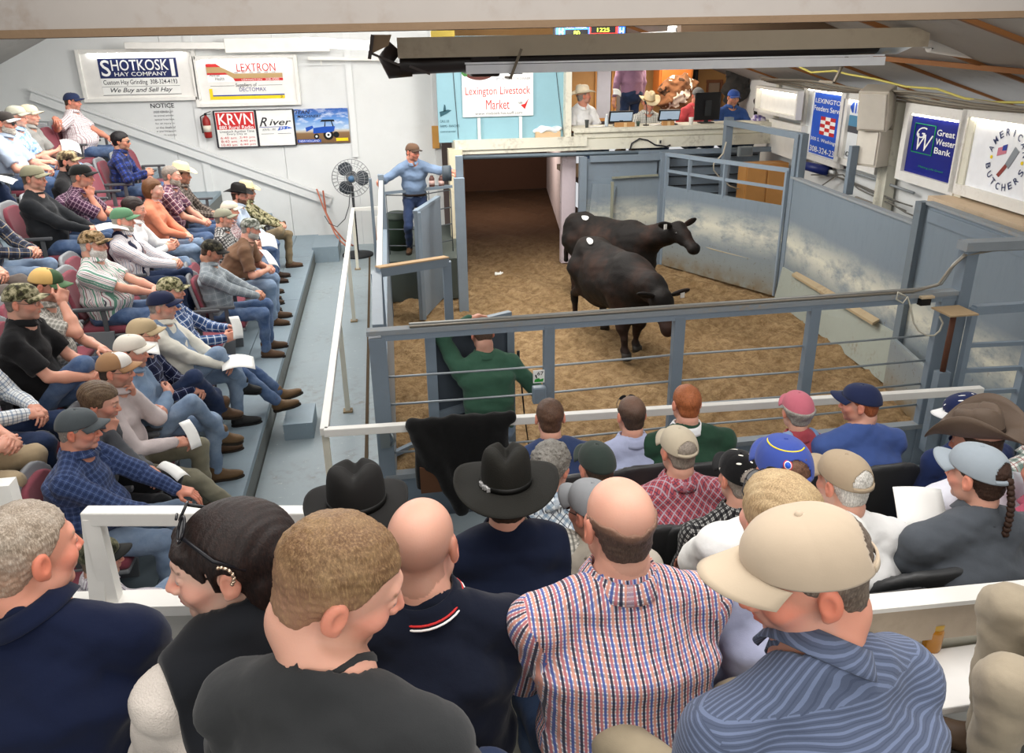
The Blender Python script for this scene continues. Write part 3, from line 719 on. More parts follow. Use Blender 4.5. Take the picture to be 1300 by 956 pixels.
    if collar:
        cm=collar if not isinstance(collar,str) else None
        na=unit(hm(V3(0,-.03,-.09))-nb); xx=unit(np.cross(V3(0,1,0),na)); yy=np.cross(na,xx); cen=nb+na*.020+V3(0,.004,0)
        mb=MB(); ck=collar if isinstance(collar,str) else collar[0]
        if ck in('shirt','open','polo'):
            gap=.16 if ck=='shirt' else .5
            def cp(u,v):
                az=PI/2+gap+(2*PI-2*gap)*u; b=1 if v<.4 else 0
                prof=[(r*1.20,-.012),(r*1.16,.034),(r*1.24,.038),(r*1.58,-.004)]; i=min(int(v*3),2); tt=v*3-i; rr=prof[i][0]*(1-tt)+prof[i+1][0]*tt; zz=prof[i][1]*(1-tt)+prof[i+1][1]*tt
                fr=max(0,math.sin(az)); return Vector(cen+xx*rr*math.cos(az)+yy*rr*math.sin(az)*(1.08)+na*(zz-.030*fr*fr))
            mb.gridsurf(cp,33,10)
        else:
            mb.gridsurf(lambda u,v:Vector(cen+xx*(r*1.17+.006*math.cos(2*PI*v))*math.cos(2*PI*u)+yy*(r*1.25+.006*math.cos(2*PI*v))*math.sin(2*PI*u)+na*(-.004+.010*math.sin(2*PI*v)-.022*max(0,math.sin(2*PI*u)))),28,8,wrapu=True)
        cmat=collar[1] if not isinstance(collar,str) else shirt
        co=mb.build('collar',cmat,so,solid=.003 if ck in('shirt','open','polo') else 0)
        me=co.data; uvl=me.uv_layers.new(name='UVMap')
        for lp in me.loops:
            cc=me.vertices[lp.vertex_index].co; a=math.atan2(cc.x-nb[0],cc.y-nb[1]); uvl.data[lp.index].uv=(a*.07+.5,cc.z)
    if vest is not None:
        def vf(P):
            d=smin(torso(P,t+.016),yoke(P,t+.012),.04)+wob(P,.006,34,sd)
            zz=(P-p0.astype(np.float32))@up.astype(np.float32); d=d-.006*np.abs(np.sin(zz*PI/.095))**.6
            d=smax(d,-(zz-.0),.01)
            for s in(-1,1): d=smax(d,(P[:,0]*s-abs(SH[s][0])*1.0),.015) if abs(twist)<.05 else smax(d,((P-SH[s].astype(np.float32))@(TW@V3(s,0,0)).astype(np.float32)),.015)
            d=smax(d,-cap(P,nb+V3(0,.01,.0),nb+V3(0,.03,.12),r*1.05,r*1.3),.006)
            return d
        V,Q=surfnet(vf,ap.min(0)-V3(.16,.22,.06),ap.max(0)+V3(.16,.24,.10),hs_); vo=npmesh('vest',V,Q,vest,root,uv=cloth_uv(V,Q,bones[:1]))
        mb=MB(); na=unit(hm(V3(0,-.03,-.09))-nb); xx=unit(np.cross(V3(0,1,0),na)); yy=np.cross(na,xx)
        mb.gridsurf(lambda u,v:Vector(nb+na*(.000+.055*v)+xx*(r*1.32+.004*v)*math.cos(PI/2+.25+(2*PI-.5)*u)+yy*(r*1.35)*math.sin(PI/2+.25+(2*PI-.5)*u)),30,5); mb.build('collar',vest,vo,solid=.012)
    def patch(name,mat,regs,thick=.02):
        def pf(P):
            d=smin(torso(P,t+thick-.012),yoke(P,t+thick-.014),.035)+wob(P,.008,34,sd)+wob(P,.0035,80,sd+5); rg=None
            for c0,hsz,M in regs: e=rbox(P,c0,hsz,.01,M); rg=e if rg is None else np.minimum(rg,e)
            return smax(d,rg,.004)
        V,Q=surfnet(pf,ap.min(0)-V3(.2,.22,.06),ap.max(0)+V3(.2,.24,.12),.0115); return npmesh(name,V,Q,mat,root,uv=cloth_uv(V,Q,bones[:1]))
    if bib is not None: patch('bib',bib,[(chest+V3(0,.15,-.08),(.11,.12,.17),None),(chest+V3(-.09,.0,.12),(.022,.25,.2),None),(chest+V3(.09,.0,.12),(.022,.25,.2),None)])
    if straps is not None: patch('suspenders',straps,[(chest+V3(-.085,0,.0),(.022,.3,.33),None),(chest+V3(.085,0,.0),(.022,.3,.33),None)],.018)
    # ---- trousers
    ft=.012*fat
    def tr(P):
        d=ell(P,p0+V3(0,-.005,-.01),(.172*kf+.035*f,.135+.04*f,.115 if not stand else .14)); d=smax(d,((P-(p0+up*.10).astype(np.float32))@up.astype(np.float32)),.01)
        for s in(-1,1):
            e=cap(P,HP[s]+V3(0,.0,0),KN[s],.083+ft,.064+ft*.5); e=smin(e,cap(P,KN[s],AN[s]+unit(KN[s]-AN[s])*.01,.062+ft*.5,.050),.022); d=smin(d,e,.022)
        return d+wob(P,.008,26,sd+9)+wob(P,.003,70,sd+3)
    ap2=np.array([p0]+list(KN.values())+list(AN.values())+list(HP.values())); V,Q=surfnet(tr,ap2.min(0)-V3(.14,.17,.08),ap2.max(0)+V3(.14,.14,.15),.0135)
    b2=[]
    for s in(-1,1): b2+= [(HP[s],KN[s],.075,(1,0,0)),(KN[s],AN[s],.06,(1,0,0))]
    to=npmesh('trousers',V,Q,trousers,root,uv=cloth_uv(V,Q,b2))
    if belt: 
        mb=MB(); bw=SEG[0]; c0=p0+up*.055
        mb.gridsurf(lambda u,v:Vector(c0+up*(.035*v-.017)+V3(1,0,0)*(.166+.045*f)*math.cos(2*PI*u)+V3(0,1,0)*(.130+.07*f)*math.sin(2*PI*u)),36,3,wrapu=True); mb.build('belt',belt,to,solid=.004)
    # ---- shoes
    d1,d2,nm=shoe_template(*shoe)
    for s in(-1,1):
        fd=FT[s]; shank=unit(KN[s]-AN[s]); F=frame(AN[s],fd,shank if abs(shank@fd)<.9 else V3(0,0,1))
        o=link(nm,d1,root); o.matrix_local=mat4(F); link('sole',d2,o)
    # ---- hair, beard, hats, glasses
    capped=cap_ is not None or hat is not None
    if hair and hair[0] not in('none',):
        st,hc=hair[0],hair[1]; th={'buzz':.0020,'short':.0042,'recede':.004,'ring':.003,'ringlow':.003,'mop':.012,'bob':.010,'curly':.014,'long':.010}.get(st,.008)
        if capped: th=min(th,.003)
        sty={'buzz':'short','curly':'short'}.get(st,st)
        def hfn(P):
            d=hair_sdf(P,'mop' if sty=='long' else sty,th,wide,sd)
            if st=='curly': d=d+wob(P,.006,230,sd)
            if capped: d=smax(d,P[:,2]-(np.where(P[:,1]<-.04,.100,.047+.19*P[:,1]) if (cap_ and len(cap_)>2 and cap_[2].get('back_hole')) else (.047+.19*P[:,1])),.002)
            return d
        V,Q=surfnet(hfn,(-.12,-.16,-.15),(.12,.13,.15),.0045 if fine else .0068)
        hm_=hairmat(*(hair[1:] if len(hair)>2 else (hair[1],)))
        zz_,yy_,xx_=V[:,2],V[:,1],np.abs(V[:,0]); fade=np.zeros(len(V))
        if st in('short','buzz') and not capped and fine: fade=np.clip((.062-zz_)/.075,0,1)*.62*np.clip((xx_+.03)/.06,0,1)
        if st=='ringlow': fade=np.clip(1-(-(zz_+yy_*.30+.002-6.5*xx_*xx_))/.030,0,1)*.75
        if st in('ring','recede'): fade=np.clip((zz_-.03)/.08,0,1)*.35
        ho=npmesh('hair',V@Mh[:3,:3].T+hd,Q,hm_,root,col=np.stack([fade]*3,1))
    if beard:
        V,Q=surfnet(lambda P:beard_sdf(P,beard[1]),(-.11,-.06,-.16),(.11,.15,.04),.0045 if fine else .006)
        if len(Q): npmesh('beard',V@Mh[:3,:3].T+hd,Q,hairmat(beard[0]),root)
    M4=mat4(Mh); ret={'root':root,'M':M4,'hd':hd,'WR':WR,'HD':HD,'nb':nb,'p0':p0,'chest':chest,'KN':KN,'AN':AN,'SH':SH,'EL':EL,'shirt':so}
    if cap_ is not None: ret['cap']=cap_mesh(root,M4,*cap_[:2],**(cap_[2] if len(cap_)>2 else {}))
    if hat is not None: ret['hat']=hat_mesh(root,M4,*hat[:2],**(hat[2] if len(hat)>2 else {}))
    if glasses:
        mb=MB(); gm=[plain('#15151a',.3) if glasses!='clear' else plain('#3a3a3c',.3),plain('#0c0c10',.08,spec=.6)]
        zz=.006; up_=.085 if glasses=='top' else 0
        if glasses=='top':
            def g(x,y,z): return M4@Vector((x*.95,y*.55+z*.5,.030+.072*max(0,min(1,y/.1))+z*.5-(abs(x)*.12 if y>.05 else 0)))
        else: g=lambda x,y,z:M4@Vector((x,y,z))
        for s in(-1,1):
            n=18; ring=[g(s*(.033+.023*math.cos(2*PI*k/n)),.101-.010*abs(math.cos(2*PI*k/n)*1)*0-.006*(1+math.cos(2*PI*k/n))*.7,zz+.017*math.sin(2*PI*k/n)*(1-.1*math.cos(2*PI*k/n))) for k in range(n)]
            mb.tube(ring+[ring[0]],.0016 if glasses!='clear' else .001,5)
            if glasses!='clear': mb.add([g(s*.033,.097,zz)]+ring,[(0,1+k,1+(k+1)%n) for k in range(n)],1,True)
            mb.tube([g(s*.057,.092,zz+.006),g(s*.079,.06,zz+.007),g(s*.083*wide,.0,zz+.010),g(s*.083*wide,-.018,zz-.006)],.0018,5)
        mb.tube([g(-.011,.101,zz+.004),g(0,.105,zz+.007),g(.011,.101,zz+.004)],.0015,5)
        mb.build('sunglasses' if glasses!='clear' else 'glasses',gm,root)
    return ret
def hand_world(r,s,off=(0,.09,-.02)):
    F=frame(r['WR'][s],r['HD'][s][0],r['HD'][s][1]); q=F[:3,:3]@V3(*off)+F[:3,3]
    bpy.context.view_layer.update(); return r['root'].matrix_world@Vector(q)
# ================================================================== THE ROOM
WHITE=painted('#dfe1e0','#8a7a62',.25,.55,.7); WALLW=painted('#dcdedd','#9a917f',.18,.6,.5,.05)
CREAM=painted('#d9d6c6','#5b4630',.8,.6,1.8); BLUEG=painted('#7b8894','#6d5d48',.35,.45,2.); BLUEL=painted('#8593a0','#7c6a52',.3,.45,3.)
RAILW=plain('#e6e4de',.45,bump=.05); DUSTTOP=painted('#8d9499','#a58f6e',.9,.8,3.)
AISLE=painted('#8f9ba0','#6f6a58',.85,.42,1.7,.15,'#b4bcbd'); DECK=painted('#8797a1','#6b655a',.4,.5,1.5,.1,'#9fabb1'); RISER=painted('#6c6f6c','#4f4434',.9,.6,1.8)
STEEL=steelpen(); DARK=plain('#2a2c2e',.7); BLACK=plain('#101012',.5); CHROME=plain('#c8ccd0',.25,.9)
def ground(name,poly,z,m,res=.1,amp=0.):
    xs=[p[0] for p in poly]; ys=[p[1] for p in poly]; mb=MB(); nx=int((max(xs)-min(xs))/res)+2; ny=int((max(ys)-min(ys))/res)+2
    x0,x1,y0,y1=min(xs),max(xs),min(ys),max(ys); X,Y=np.meshgrid(np.linspace(x0,x1,nx),np.linspace(y0,y1,ny))
    P=np.stack([X.ravel(),Y.ravel(),np.zeros(X.size)],1).astype(np.float32)
    Z=z+(wob(P,amp,7,1)+wob(P,amp*.8,17,2)+wob(P,amp*.6,31,3)); fs=[(j*nx+i,j*nx+i+1,(j+1)*nx+i+1,(j+1)*nx+i) for j in range(ny-1) for i in range(nx-1)]
    mb.add([(P[i,0],P[i,1],float(Z[i])) for i in range(len(P))],fs,0,True); return struct(name,mb,m)
def dirtmat():
    t=NT('ring_dirt',.95,0,.1); o=t.add('ShaderNodeNewGeometry').outputs['Position']
    n=t.noise(o,1.1,5,.6); n2=t.noise(o,9,6,.7); n3=t.noise(o,55,4,.7)
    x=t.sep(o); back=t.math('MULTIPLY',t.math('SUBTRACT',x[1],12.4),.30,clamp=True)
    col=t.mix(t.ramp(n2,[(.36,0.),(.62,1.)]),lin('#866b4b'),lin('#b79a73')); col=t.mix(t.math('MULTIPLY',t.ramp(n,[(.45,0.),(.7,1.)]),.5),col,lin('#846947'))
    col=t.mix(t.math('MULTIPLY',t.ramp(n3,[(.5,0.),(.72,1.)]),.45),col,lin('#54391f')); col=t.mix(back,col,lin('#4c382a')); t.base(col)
    t.bump(t.math('ADD',t.math('MULTIPLY',n2,.8),t.math('MULTIPLY',n3,.35)),1.,.07); return t.m
DIRT=dirtmat()
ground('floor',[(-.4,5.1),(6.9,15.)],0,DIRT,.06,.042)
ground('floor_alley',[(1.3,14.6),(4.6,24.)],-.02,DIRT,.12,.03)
struct('floor_aisle',MB().box((-.66,9.6,.175),(1.06,9.4,.35)),AISLE)
struct('floor_front',MB().box((2.9,4.5,.16),(8.2,1.25,.32)),AISLE)
struct('trim_1',MB().bar((-.315,4.9,.353),(-.315,13.2,.353),.03,.012),plain('#4a3c2a',.9))
# front seating tiers
FT_=[(3.05,4.0,.62),(2.36,3.05,.76),(1.86,2.36,.99),(1.22,1.86,1.42),(-.3,1.22,1.76),(-3.,-.3,2.1)]
mb=MB()
for y0,y1,z in FT_: mb.box((2.75,(y0+y1)/2,z/2),(7.1,y1-y0,z))
mb.box((-3.6,-.4,.85),(5.6,3.2,1.7)); struct('floor_tiers',mb,RISER)
TX=[(-1.95,-1.2,.57),(-2.75,-1.95,.99),(-3.55,-2.75,1.41),(-6.3,-3.55,1.83)]
mb=MB()
for x0,x1,z in TX: mb.box(((x0+x1)/2,8.1,z/2-.03),(x1-x0-.001,11.9,z-.06))
struct('floor_stand',mb,RISER)
mb=MB()
for i,(x0,x1,z) in enumerate(TX):
    n=2 if i<3 else 4
    for k in range(n):
        w=(x1-x0)/n; y=2.15
        for L in (2.6,2.4,3.,2.3,1.6): mb.box((x0+w*(k+.5),y+L/2,z-.03),(w-.008,L-.008,.06)); y+=L
struct('trim_2',mb,DECK)
# back wall of sheets
mb=MB()
for x0,x1 in ((-6.4,-3.36),(-3.36,-1.62),(-1.62,-.42),(-.42,1.05)): mb.box(((x0+x1)/2,14.05,2.35),(x1-x0-.006,.1,5.))
struct('wall_back',mb,WALLW)
mb=MB(); mb.bar((-2.92,13.985,.3),(-2.92,13.985,4.3),.12,.03); mb.bar((-.43,13.98,1.9),(-.43,13.98,4.3),.10,.04); mb.bar((1.0,13.97,.35),(1.0,13.97,4.2),.11,.08)
mb.bar((-5.4,13.96,3.05),(-.92,13.96,1.16),.05,.17); mb.bar((-5.4,13.93,3.14),(-.92,13.93,1.25),.04,.05)
mb.bar((-1.62,13.98,3.42),(-.45,13.98,3.42),.03,.03); mb.bar((-6.3,13.97,2.72),(-4.6,13.97,2.60),.03,.02)
struct('trim_3',mb,WHITE)
mb=MB(); mb.box((-4.55,13.75,3.93),(.01,.01,.01))
struct('wall_left',MB().box((-6.35,7.,2.),(.1,15.,5.)),WALLW)
struct('wall_back_upper',MB().box((4.2,15.6,3.6),(6.9,.1,2.6)),plain('#b98d58',.6))
# right wall
def rw(y0,y1,z0,z1,off=0.,th=.1):
    mb=MB(); a=Vector((wx(y0,off),y0,(z0+z1)/2)); b=Vector((wx(y1,off),y1,(z0+z1)/2)); n=Vector((1,-WK,0)).normalized()*th/2; mb.bar(a+n,b+n,th,z1-z0); return mb
struct('wall_right',rw(1.,15.6,0,3.0),WALLW)
# ceiling: left slope, flat, right slope
CEIL=painted('#a9a5a0','#6f6252',.5,.7,.8,.1)
mb=MB()
for a,b,y0 in (((-6.4,3.2),(-3.4,4.65),-3.2),((-3.4,4.65),(2.6,4.65),4.9)):
    mb.prism([(a[0],y0,a[1]),(b[0],y0,b[1]),(b[0],y0,b[1]+.08),(a[0],y0,a[1]+.08)],(0,y0,0),(0,15.7,0))
mb.prism([(2.6,1.,4.65),(7.6,1.,2.82),(7.6,1.,2.92),(2.6,1.,4.75)],(0,1.,0),(0,15.7,0))
mb.prism([(-3.4,-3.2,4.9),(7.,-3.2,4.9),(7.,-3.2,5.),(-3.4,-3.2,5.)],(0,-3.2,0),(0,3.3,0))
struct('ceiling',mb,CEIL)
def roofz(X): return 4.65-(X-2.6)*.366
mb=MB()
for i,(y,x0) in enumerate(((13.2,4.4),(11.3,4.),(9.6,3.6),(8.2,3.4),(6.9,3.),(5.6,3.))): mb.bar((x0,y+.9,roofz(x0)-.03),(7.3,y,roofz(7.3)-.03 if False else roofz(7.2)-.03),.07,.05)
mb.bar((6.0,6.2,roofz(6.)-.04),(5.2,11.8,roofz(5.2)-.04),.06,.05)
struct('trim_4',mb,plain('#8a5a30',.7,bump=.3))
# front beam over the seats
b0,b1=atY(-60,54,3.1),atY(1360,24,3.1)
b0,b1=b0-(b1-b0)*.9,b1+(b1-b0)*.6
mb=MB(); mb.bar(b0+Vector((0,0,.48)),b1+Vector((0,0,.48)),.10,.90); struct('trim_5',mb,painted('#98928c','#6b4f33',.9,.6,1.3))
mb=MB(); mb.bar(b0+Vector((0,.02,.021)),b1+Vector((0,.02,.021)),.17,.026); struct('trim_6',mb,plain('#75604a',.8,bump=.4))
mb=MB(); mb.bar(atY(862,39,8.3),atY(1420,7,8.3),.12,.17); struct('trim_7',mb,plain('#5d4a38',.8,bump=.3))
# ------------------------------------------------------------------ back wall signs
BW=lambda Y:Matrix(((1,0,0,0),(0,0,-1,Y),(0,1,0,0),(0,0,0,1)))
def board(name,label,x0,z0,x1,z1,Y,mat,frame=None,fm=None,th=.03,cat='sign',group=None):
    t=thing(name,label,cat,((x0+x1)/2,Y,z0),0,group); t.location=(0,0,0)
    o=MB().box(((x0+x1)/2,Y+th/2,(z0+z1)/2),(x1-x0,th,z1-z0)).build('panel',mat,t)
    if frame:
        mb=MB(); w=frame
        for a,b in (((x0-w/2,Y,z0),(x0-w/2,Y,z1)),((x1+w/2,Y,z0),(x1+w/2,Y,z1)),((x0-w,Y,z0-w/2),(x1+w,Y,z0-w/2)),((x0-w,Y,z1+w/2),(x1+w,Y,z1+w/2))): mb.bar(a,b,.03,w) if a[2]!=b[2] else mb.bar(a,b,.03,w)
        mb.build('frame',fm or RAILW,t)
    return t
def rect(parent,F,x0,z0,x1,z1,mat,name='colour_panel',lift=.002):
    mb=MB(); M=F; vs=[M@Vector((a,b,c)) for c in (.0,lift) for a,b in ((x0,z0),(x1,z0),(x1,z1),(x0,z1))]
    mb.add(vs,[(3,2,1,0),(4,5,6,7),(0,1,5,4),(1,2,6,5),(2,3,7,6),(3,0,4,7)]); return mb.build(name,mat,parent)
def polyp(parent,F,pts,mat,name='painted_shape',lift=.004):
    mb=MB(); mb.prism([F@Vector((a,b,0)) for a,b in pts],F@Vector((0,0,0)),F@Vector((0,0,lift)),0); return mb.build(name,mat,parent)
def litbox(name,label,x0,z0,x1,z1,Y):
    """deep white sign box with a lamp tube inside its top edge"""
    t=thing(name,label,'sign'); d=.09; w=.06; mb=MB()
    mb.box((x0+w/2,Y-d/2,(z0+z1)/2),(w,d,z1-z0)); mb.box((x1-w/2,Y-d/2,(z0+z1)/2),(w,d,z1-z0)); mb.box(((x0+x1)/2,Y-d/2,z0+w/2),(x1-x0-2*w,d,w)); mb.box(((x0+x1)/2,Y-d/2,z1-w/2),(x1-x0-2*w,d,w))
    mb.build('frame',RAILW,t,bevel=.006)
    MB().box(((x0+x1)/2,Y-.03,(z0+z1)/2),(x1-x0-2*w,.04,z1-z0-2*w)).build('panel',plain('#e9e7e2',.4),t)
    l=MB(); l.tube([(x0+w+.12,Y-.075,z1-w-.012),(x1-w-.12,Y-.075,z1-w-.012)],.011,10); l.build('lamp_tube',emit('#ffffff',14.),t); return t
q=lambda x,y,Y=13.8:atY(x,y,Y)
NAVY=plain('#1f2a5c',.5); RED=plain('#c62a2a',.5); WH=plain('#f1f1ee',.5); INK=plain('#2a2a30',.6); PAPER=plain('#eeeeea',.8)
a=q(110,131); b=q(238,61)
t=litbox('hay_company_sign','white framed lit sign for a hay company with navy top half',a.x-.07,a.z,b.x+.07,b.z,14.)
F=BW(13.945); x0,x1=q(124,80,13.945).x,q(224,80,13.945).x; z1=q(170,74,13.945).z; z0=q(170,120,13.945).z; zm=z1-(z1-z0)*.54
rect(t,F,x0,zm,x1,z1,NAVY); rect(t,F,x0,z0,x1,zm,PAPER)
W=x1-x0; Hh=z1-zm
text('S',(x0+.03,zm+.03,x0+.17,z1-.02),WH,t,F,bold=.03); text('HOTKOSK',(x0+.19,zm+Hh*.38,x1-.13,z1-.02),WH,t,F,bold=.03); text('I',(x1-.10,zm+.02,x1-.04,z1-.02),WH,t,F,bold=.02)
text('HAY COMPANY',(x0+.22,zm+.03,x1-.17,zm+Hh*.31),WH,t,F,bold=.025)
text('Custom Hay Grinding  308-324-4193',(x0+.03,zm-(zm-z0)*.46,x1-.03,zm-(zm-z0)*.1),INK,t,F,bold=.008); text('We Buy and Sell Hay',(x0+.12,z0+(zm-z0)*.06,x1-.12,z0+(zm-z0)*.42),INK,t,F,shear=.35,bold=.012)
rect(t,F,x0,zm-(zm-z0)*.52,x1,zm-(zm-z0)*.50,INK,lift=.003); rect(t,F,x0-.006,z0-.008,x1+.006,z0,INK); 
a=q(252,137); b=q(371,69)
t=litbox('animal_health_sign','white framed lit sign with red and tan swoosh and yellow corner stripe',a.x-.05,a.z,b.x+.05,b.z,14.)
x0,x1=q(262,90,13.945).x,q(358,90,13.945).x; z1=q(300,78,13.945).z; z0=q(300,126,13.945).z; W=x1-x0; Hh=z1-z0; zt=z0+Hh*.46
rect(t,F,x0,zt,x1,z1,WH); TAN=plain('#b89a6a',.5); YEL=plain('#f0d21e',.5); BLU=plain('#2a3f96',.5)
for c,o in ((TAN,.0),): polyp(t,F,[(x0,z1-.17),(x0,z1-.06),(x0+W*.15,z1-.06),(x0+W*.36,zt+.13),(x1,zt+.13),(x1,zt+.06),(x0+W*.35,zt+.05),(x0+W*.25,zt+.13)],c)
polyp(t,F,[(x0,z1-.08),(x0,z1-.03),(x0+W*.13,z1-.03),(x0+W*.19,z1-.08)],RED,lift=.006); polyp(t,F,[(x0,z1-.20),(x0,z1-.17),(x0+W*.24,z1-.17),(x0+W*.28,z1-.20)],RED,lift=.006)
polyp(t,F,[(x0+W*.36,zt+.012),(x0+W*.34,zt+.055),(x1,zt+.055),(x1,zt+.012)],RED,lift=.006)
text('LEXTRON',(x0+W*.40,zt+.16,x1-.10,z1-.03),RED,t,F,bold=.0,lift=.008); text('Animal',(x0+.04,zt+.09,x0+.19,zt+.14),INK,t,F); text('Health',(x0+.12,zt+.03,x0+.26,zt+.08),INK,t,F)
for k in range(6): rect(t,F,x0+W*(.36+.10*k),zt+.138,x0+W*(.41+.10*k),zt+.150,RED)
text('LEXINGTON   308-4000',(x0+W*.45,zt+.02,x1-.06,zt+.048),WH,t,F,lift=.009)
text('Suppliers of',(x0+W*.36,zt-.09,x0+W*.64,zt-.02),INK,t,F); rect(t,F,x0+.03,zt-.06,x0+W*.34,zt-.055,INK); rect(t,F,x0+W*.66,zt-.06,x1-.02,zt-.055,INK)
text('DECTOMAX',(x0+W*.4,z0+.12,x0+W*.76,z0+.18),plain('#5a5a90',.5),t,F)
polyp(t,F,[(x0+.0,z0),(x1,z0),(x1,z0+.05),(x0+.05,z0+.05),(x0+.05,z0+.17),(x0,z0+.17)],YEL); rect(t,F,x0+.05,z0+.052,x1,z0+.07,BLU,lift=.005); text('2',(x1-.07,z0+.01,x1-.03,z0+.045),INK,t,F,lift=.008)
# radio and rental boards
a=atY(278,187,13.95); b=atY(371,139,13.95); xm=atY(325,160,13.95).x
t=board('radio_schedule_board','black edged white board with red radio heading and broadcast times',a.x,a.z,xm,b.z,13.95,PAPER,.015,INK)
F=BW(13.949); W=xm-a.x; Hh=b.z-a.z
rect(t,F,a.x+.015,a.z+Hh*.49,xm-.015,b.z-.02,RED); text('KRVN',(a.x+.05,a.z+Hh*.62,xm-.04,b.z-.04),WH,t,F,bold=.04); text('880 Rural Radio',(a.x+.05,a.z+Hh*.50,xm-.04,a.z+Hh*.60),WH,t,F,bold=.015)
text('Livestock Auction Time',(a.x+.05,a.z+Hh*.40,xm-.04,a.z+Hh*.47),INK,t,F); text('Every Day at',(a.x+.16,a.z+Hh*.32,xm-.16,a.z+Hh*.39),INK,t,F)
for i,(s1,s2) in enumerate((('6:40 am','2:40 pm'),('8:40 am','4:40 pm'),('10:40 am','6:40 pm'))):
    zz=a.z+Hh*(.22-.10*i); text(s1,(a.x+.05,zz,a.x+W*.47,zz+Hh*.07),RED,t,F); text(s2,(a.x+W*.55,zz,xm-.04,zz+Hh*.07),RED,t,F)
t=board('river_board','white board beside the radio schedule with slanted black and blue lettering',xm+.02,a.z,b.x,b.z,13.95,PAPER,.012,INK); W=b.x-xm
text('R',(xm+.06,a.z+Hh*.55,xm+.19,a.z+Hh*.80),INK,t,F,shear=.4,bold=.03); text('iver',(xm+.22,a.z+Hh*.57,b.x-.04,a.z+Hh*.74),INK,t,F,shear=.3,bold=.02)
rect(t,F,xm+.05,a.z+Hh*.52,b.x-.12,a.z+Hh*.535,BLU); polyp(t,F,[(xm+W*.55,a.z+Hh*.42),(b.x-.03,a.z+Hh*.48),(b.x-.12,a.z+Hh*.54),(xm+W*.62,a.z+Hh*.53)],plain('#3a62c0',.5)); text('KRVN - FM',(xm+.1,a.z+Hh*.42,xm+W*.5,a.z+Hh*.49),INK,t,F,shear=.3); text('93.1',(xm+W*.62,a.z+Hh*.44,b.x-.1,a.z+Hh*.52),WH,t,F,shear=.3,lift=.006)
rect(t,F,xm+.07,a.z+Hh*.33,xm+W*.45,a.z+Hh*.34,INK); rect(t,F,xm+W*.55,a.z+Hh*.33,b.x-.06,a.z+Hh*.34,INK)
# tractor poster
a=atY(374,183,13.96); b=atY(441,137,13.96)
def postermat():
    m=NT('poster',.5); o=m.add('ShaderNodeNewGeometry').outputs['Position']; z=m.sep(o)[2]; f=m.math('DIVIDE',m.math('SUBTRACT',z,a.z),b.z-a.z)
    sky=m.ramp(f,[(.0,'#6e5238'),(.30,'#8a6a48'),(.36,'#c9bfae'),(.42,'#a9c4e0'),(.7,'#5d8fd0'),(1.,'#2a56a8')]); n=m.noise(m.mapp(o,(2,1,5)),3,4,.6)
    m.base(m.mix(m.math('MULTIPLY',m.math('MULTIPLY',m.ramp(n,[(.5,0.),(.7,1.)]),m.math('GREATER_THAN',f,.4)),.7),sky,lin('#e6ecf2'))); return m.m
t=board('tractor_poster','poster of a blue tractor in a brown field under blue sky',a.x,a.z,b.x,b.z,13.96,postermat()); F=BW(13.959); W=b.x-a.x; Hh=b.z-a.z
text('TITAN',(a.x+.02,a.z+Hh*.86,a.x+W*.33,b.z-.02),INK,t,F,shear=.25,bold=.02); text('MACHINERY',(a.x+W*.10,a.z+Hh*.75,a.x+W*.53,a.z+Hh*.83),INK,t,F,shear=.25,bold=.015)
TB=plain('#1d4fb0',.4)
def disc(par,F,x,z,r,m,lift=.005,n=20,name='painted_shape'): return polyp(par,F,[(x+r*math.cos(2*PI*k/n),z+r*math.sin(2*PI*k/n)) for k in range(n)],m,name,lift)
cx,cz=a.x+W*.62,a.z+Hh*.24
disc(t,F,cx,cz,.085,BLACK); disc(t,F,cx,cz,.045,WH,.007); disc(t,F,cx,cz,.02,BLACK,.008); disc(t,F,cx-.20,cz-.02,.045,BLACK); disc(t,F,cx-.20,cz-.02,.018,WH,.007); disc(t,F,cx+.13,cz+.0,.05,BLACK,.004)
polyp(t,F,[(cx-.25,cz+.03),(cx+.02,cz+.04),(cx+.1,cz+.06),(cx+.12,cz+.14),(cx-.06,cz+.14),(cx-.24,cz+.12)],TB,lift=.006); polyp(t,F,[(cx-.06,cz+.14),(cx-.04,cz+.22),(cx-.03,cz+.22),(cx-.04,cz+.14)],BLACK); polyp(t,F,[(cx+.08,cz+.14),(cx+.06,cz+.22),(cx+.075,cz+.22),(cx+.1,cz+.14)],BLACK); polyp(t,F,[(cx-.12,cz+.22),(cx+.12,cz+.22),(cx+.11,cz+.25),(cx-.09,cz+.25)],BLACK); polyp(t,F,[(cx-.36,cz+.06),(cx-.24,cz+.12),(cx-.25,cz+.16),(cx-.37,cz+.13)],TB)
rect(t,F,a.x+.06,a.z+.02,a.x+W*.48,a.z+.07,TB); text('NEW HOLLAND',(a.x+.09,a.z+.03,a.x+W*.45,a.z+.06),WH,t,F,lift=.006); rect(t,F,a.x+W*.75,a.z+.03,b.x-.03,a.z+.08,YEL)
# notice
a=atY(196,166,13.97); b=atY(220,131,13.97); F=BW(13.995)
t=thing('notice_lettering','small black notice lettering on the white wall under the hay sign','notice')
text('NOTICE',(a.x,b.z-.07,b.x,b.z),INK,t,F,bold=.02)
for k,s in enumerate(('UNDER NEBRASKA LAW','an animal activity','sponsor is not liable','for an injury to','or the death of','a participant','in such activity')): text(s,(a.x+.03,b.z-.15-k*.062,b.x-.03,b.z-.115-k*.062),plain('#55555a',.6),t,F)
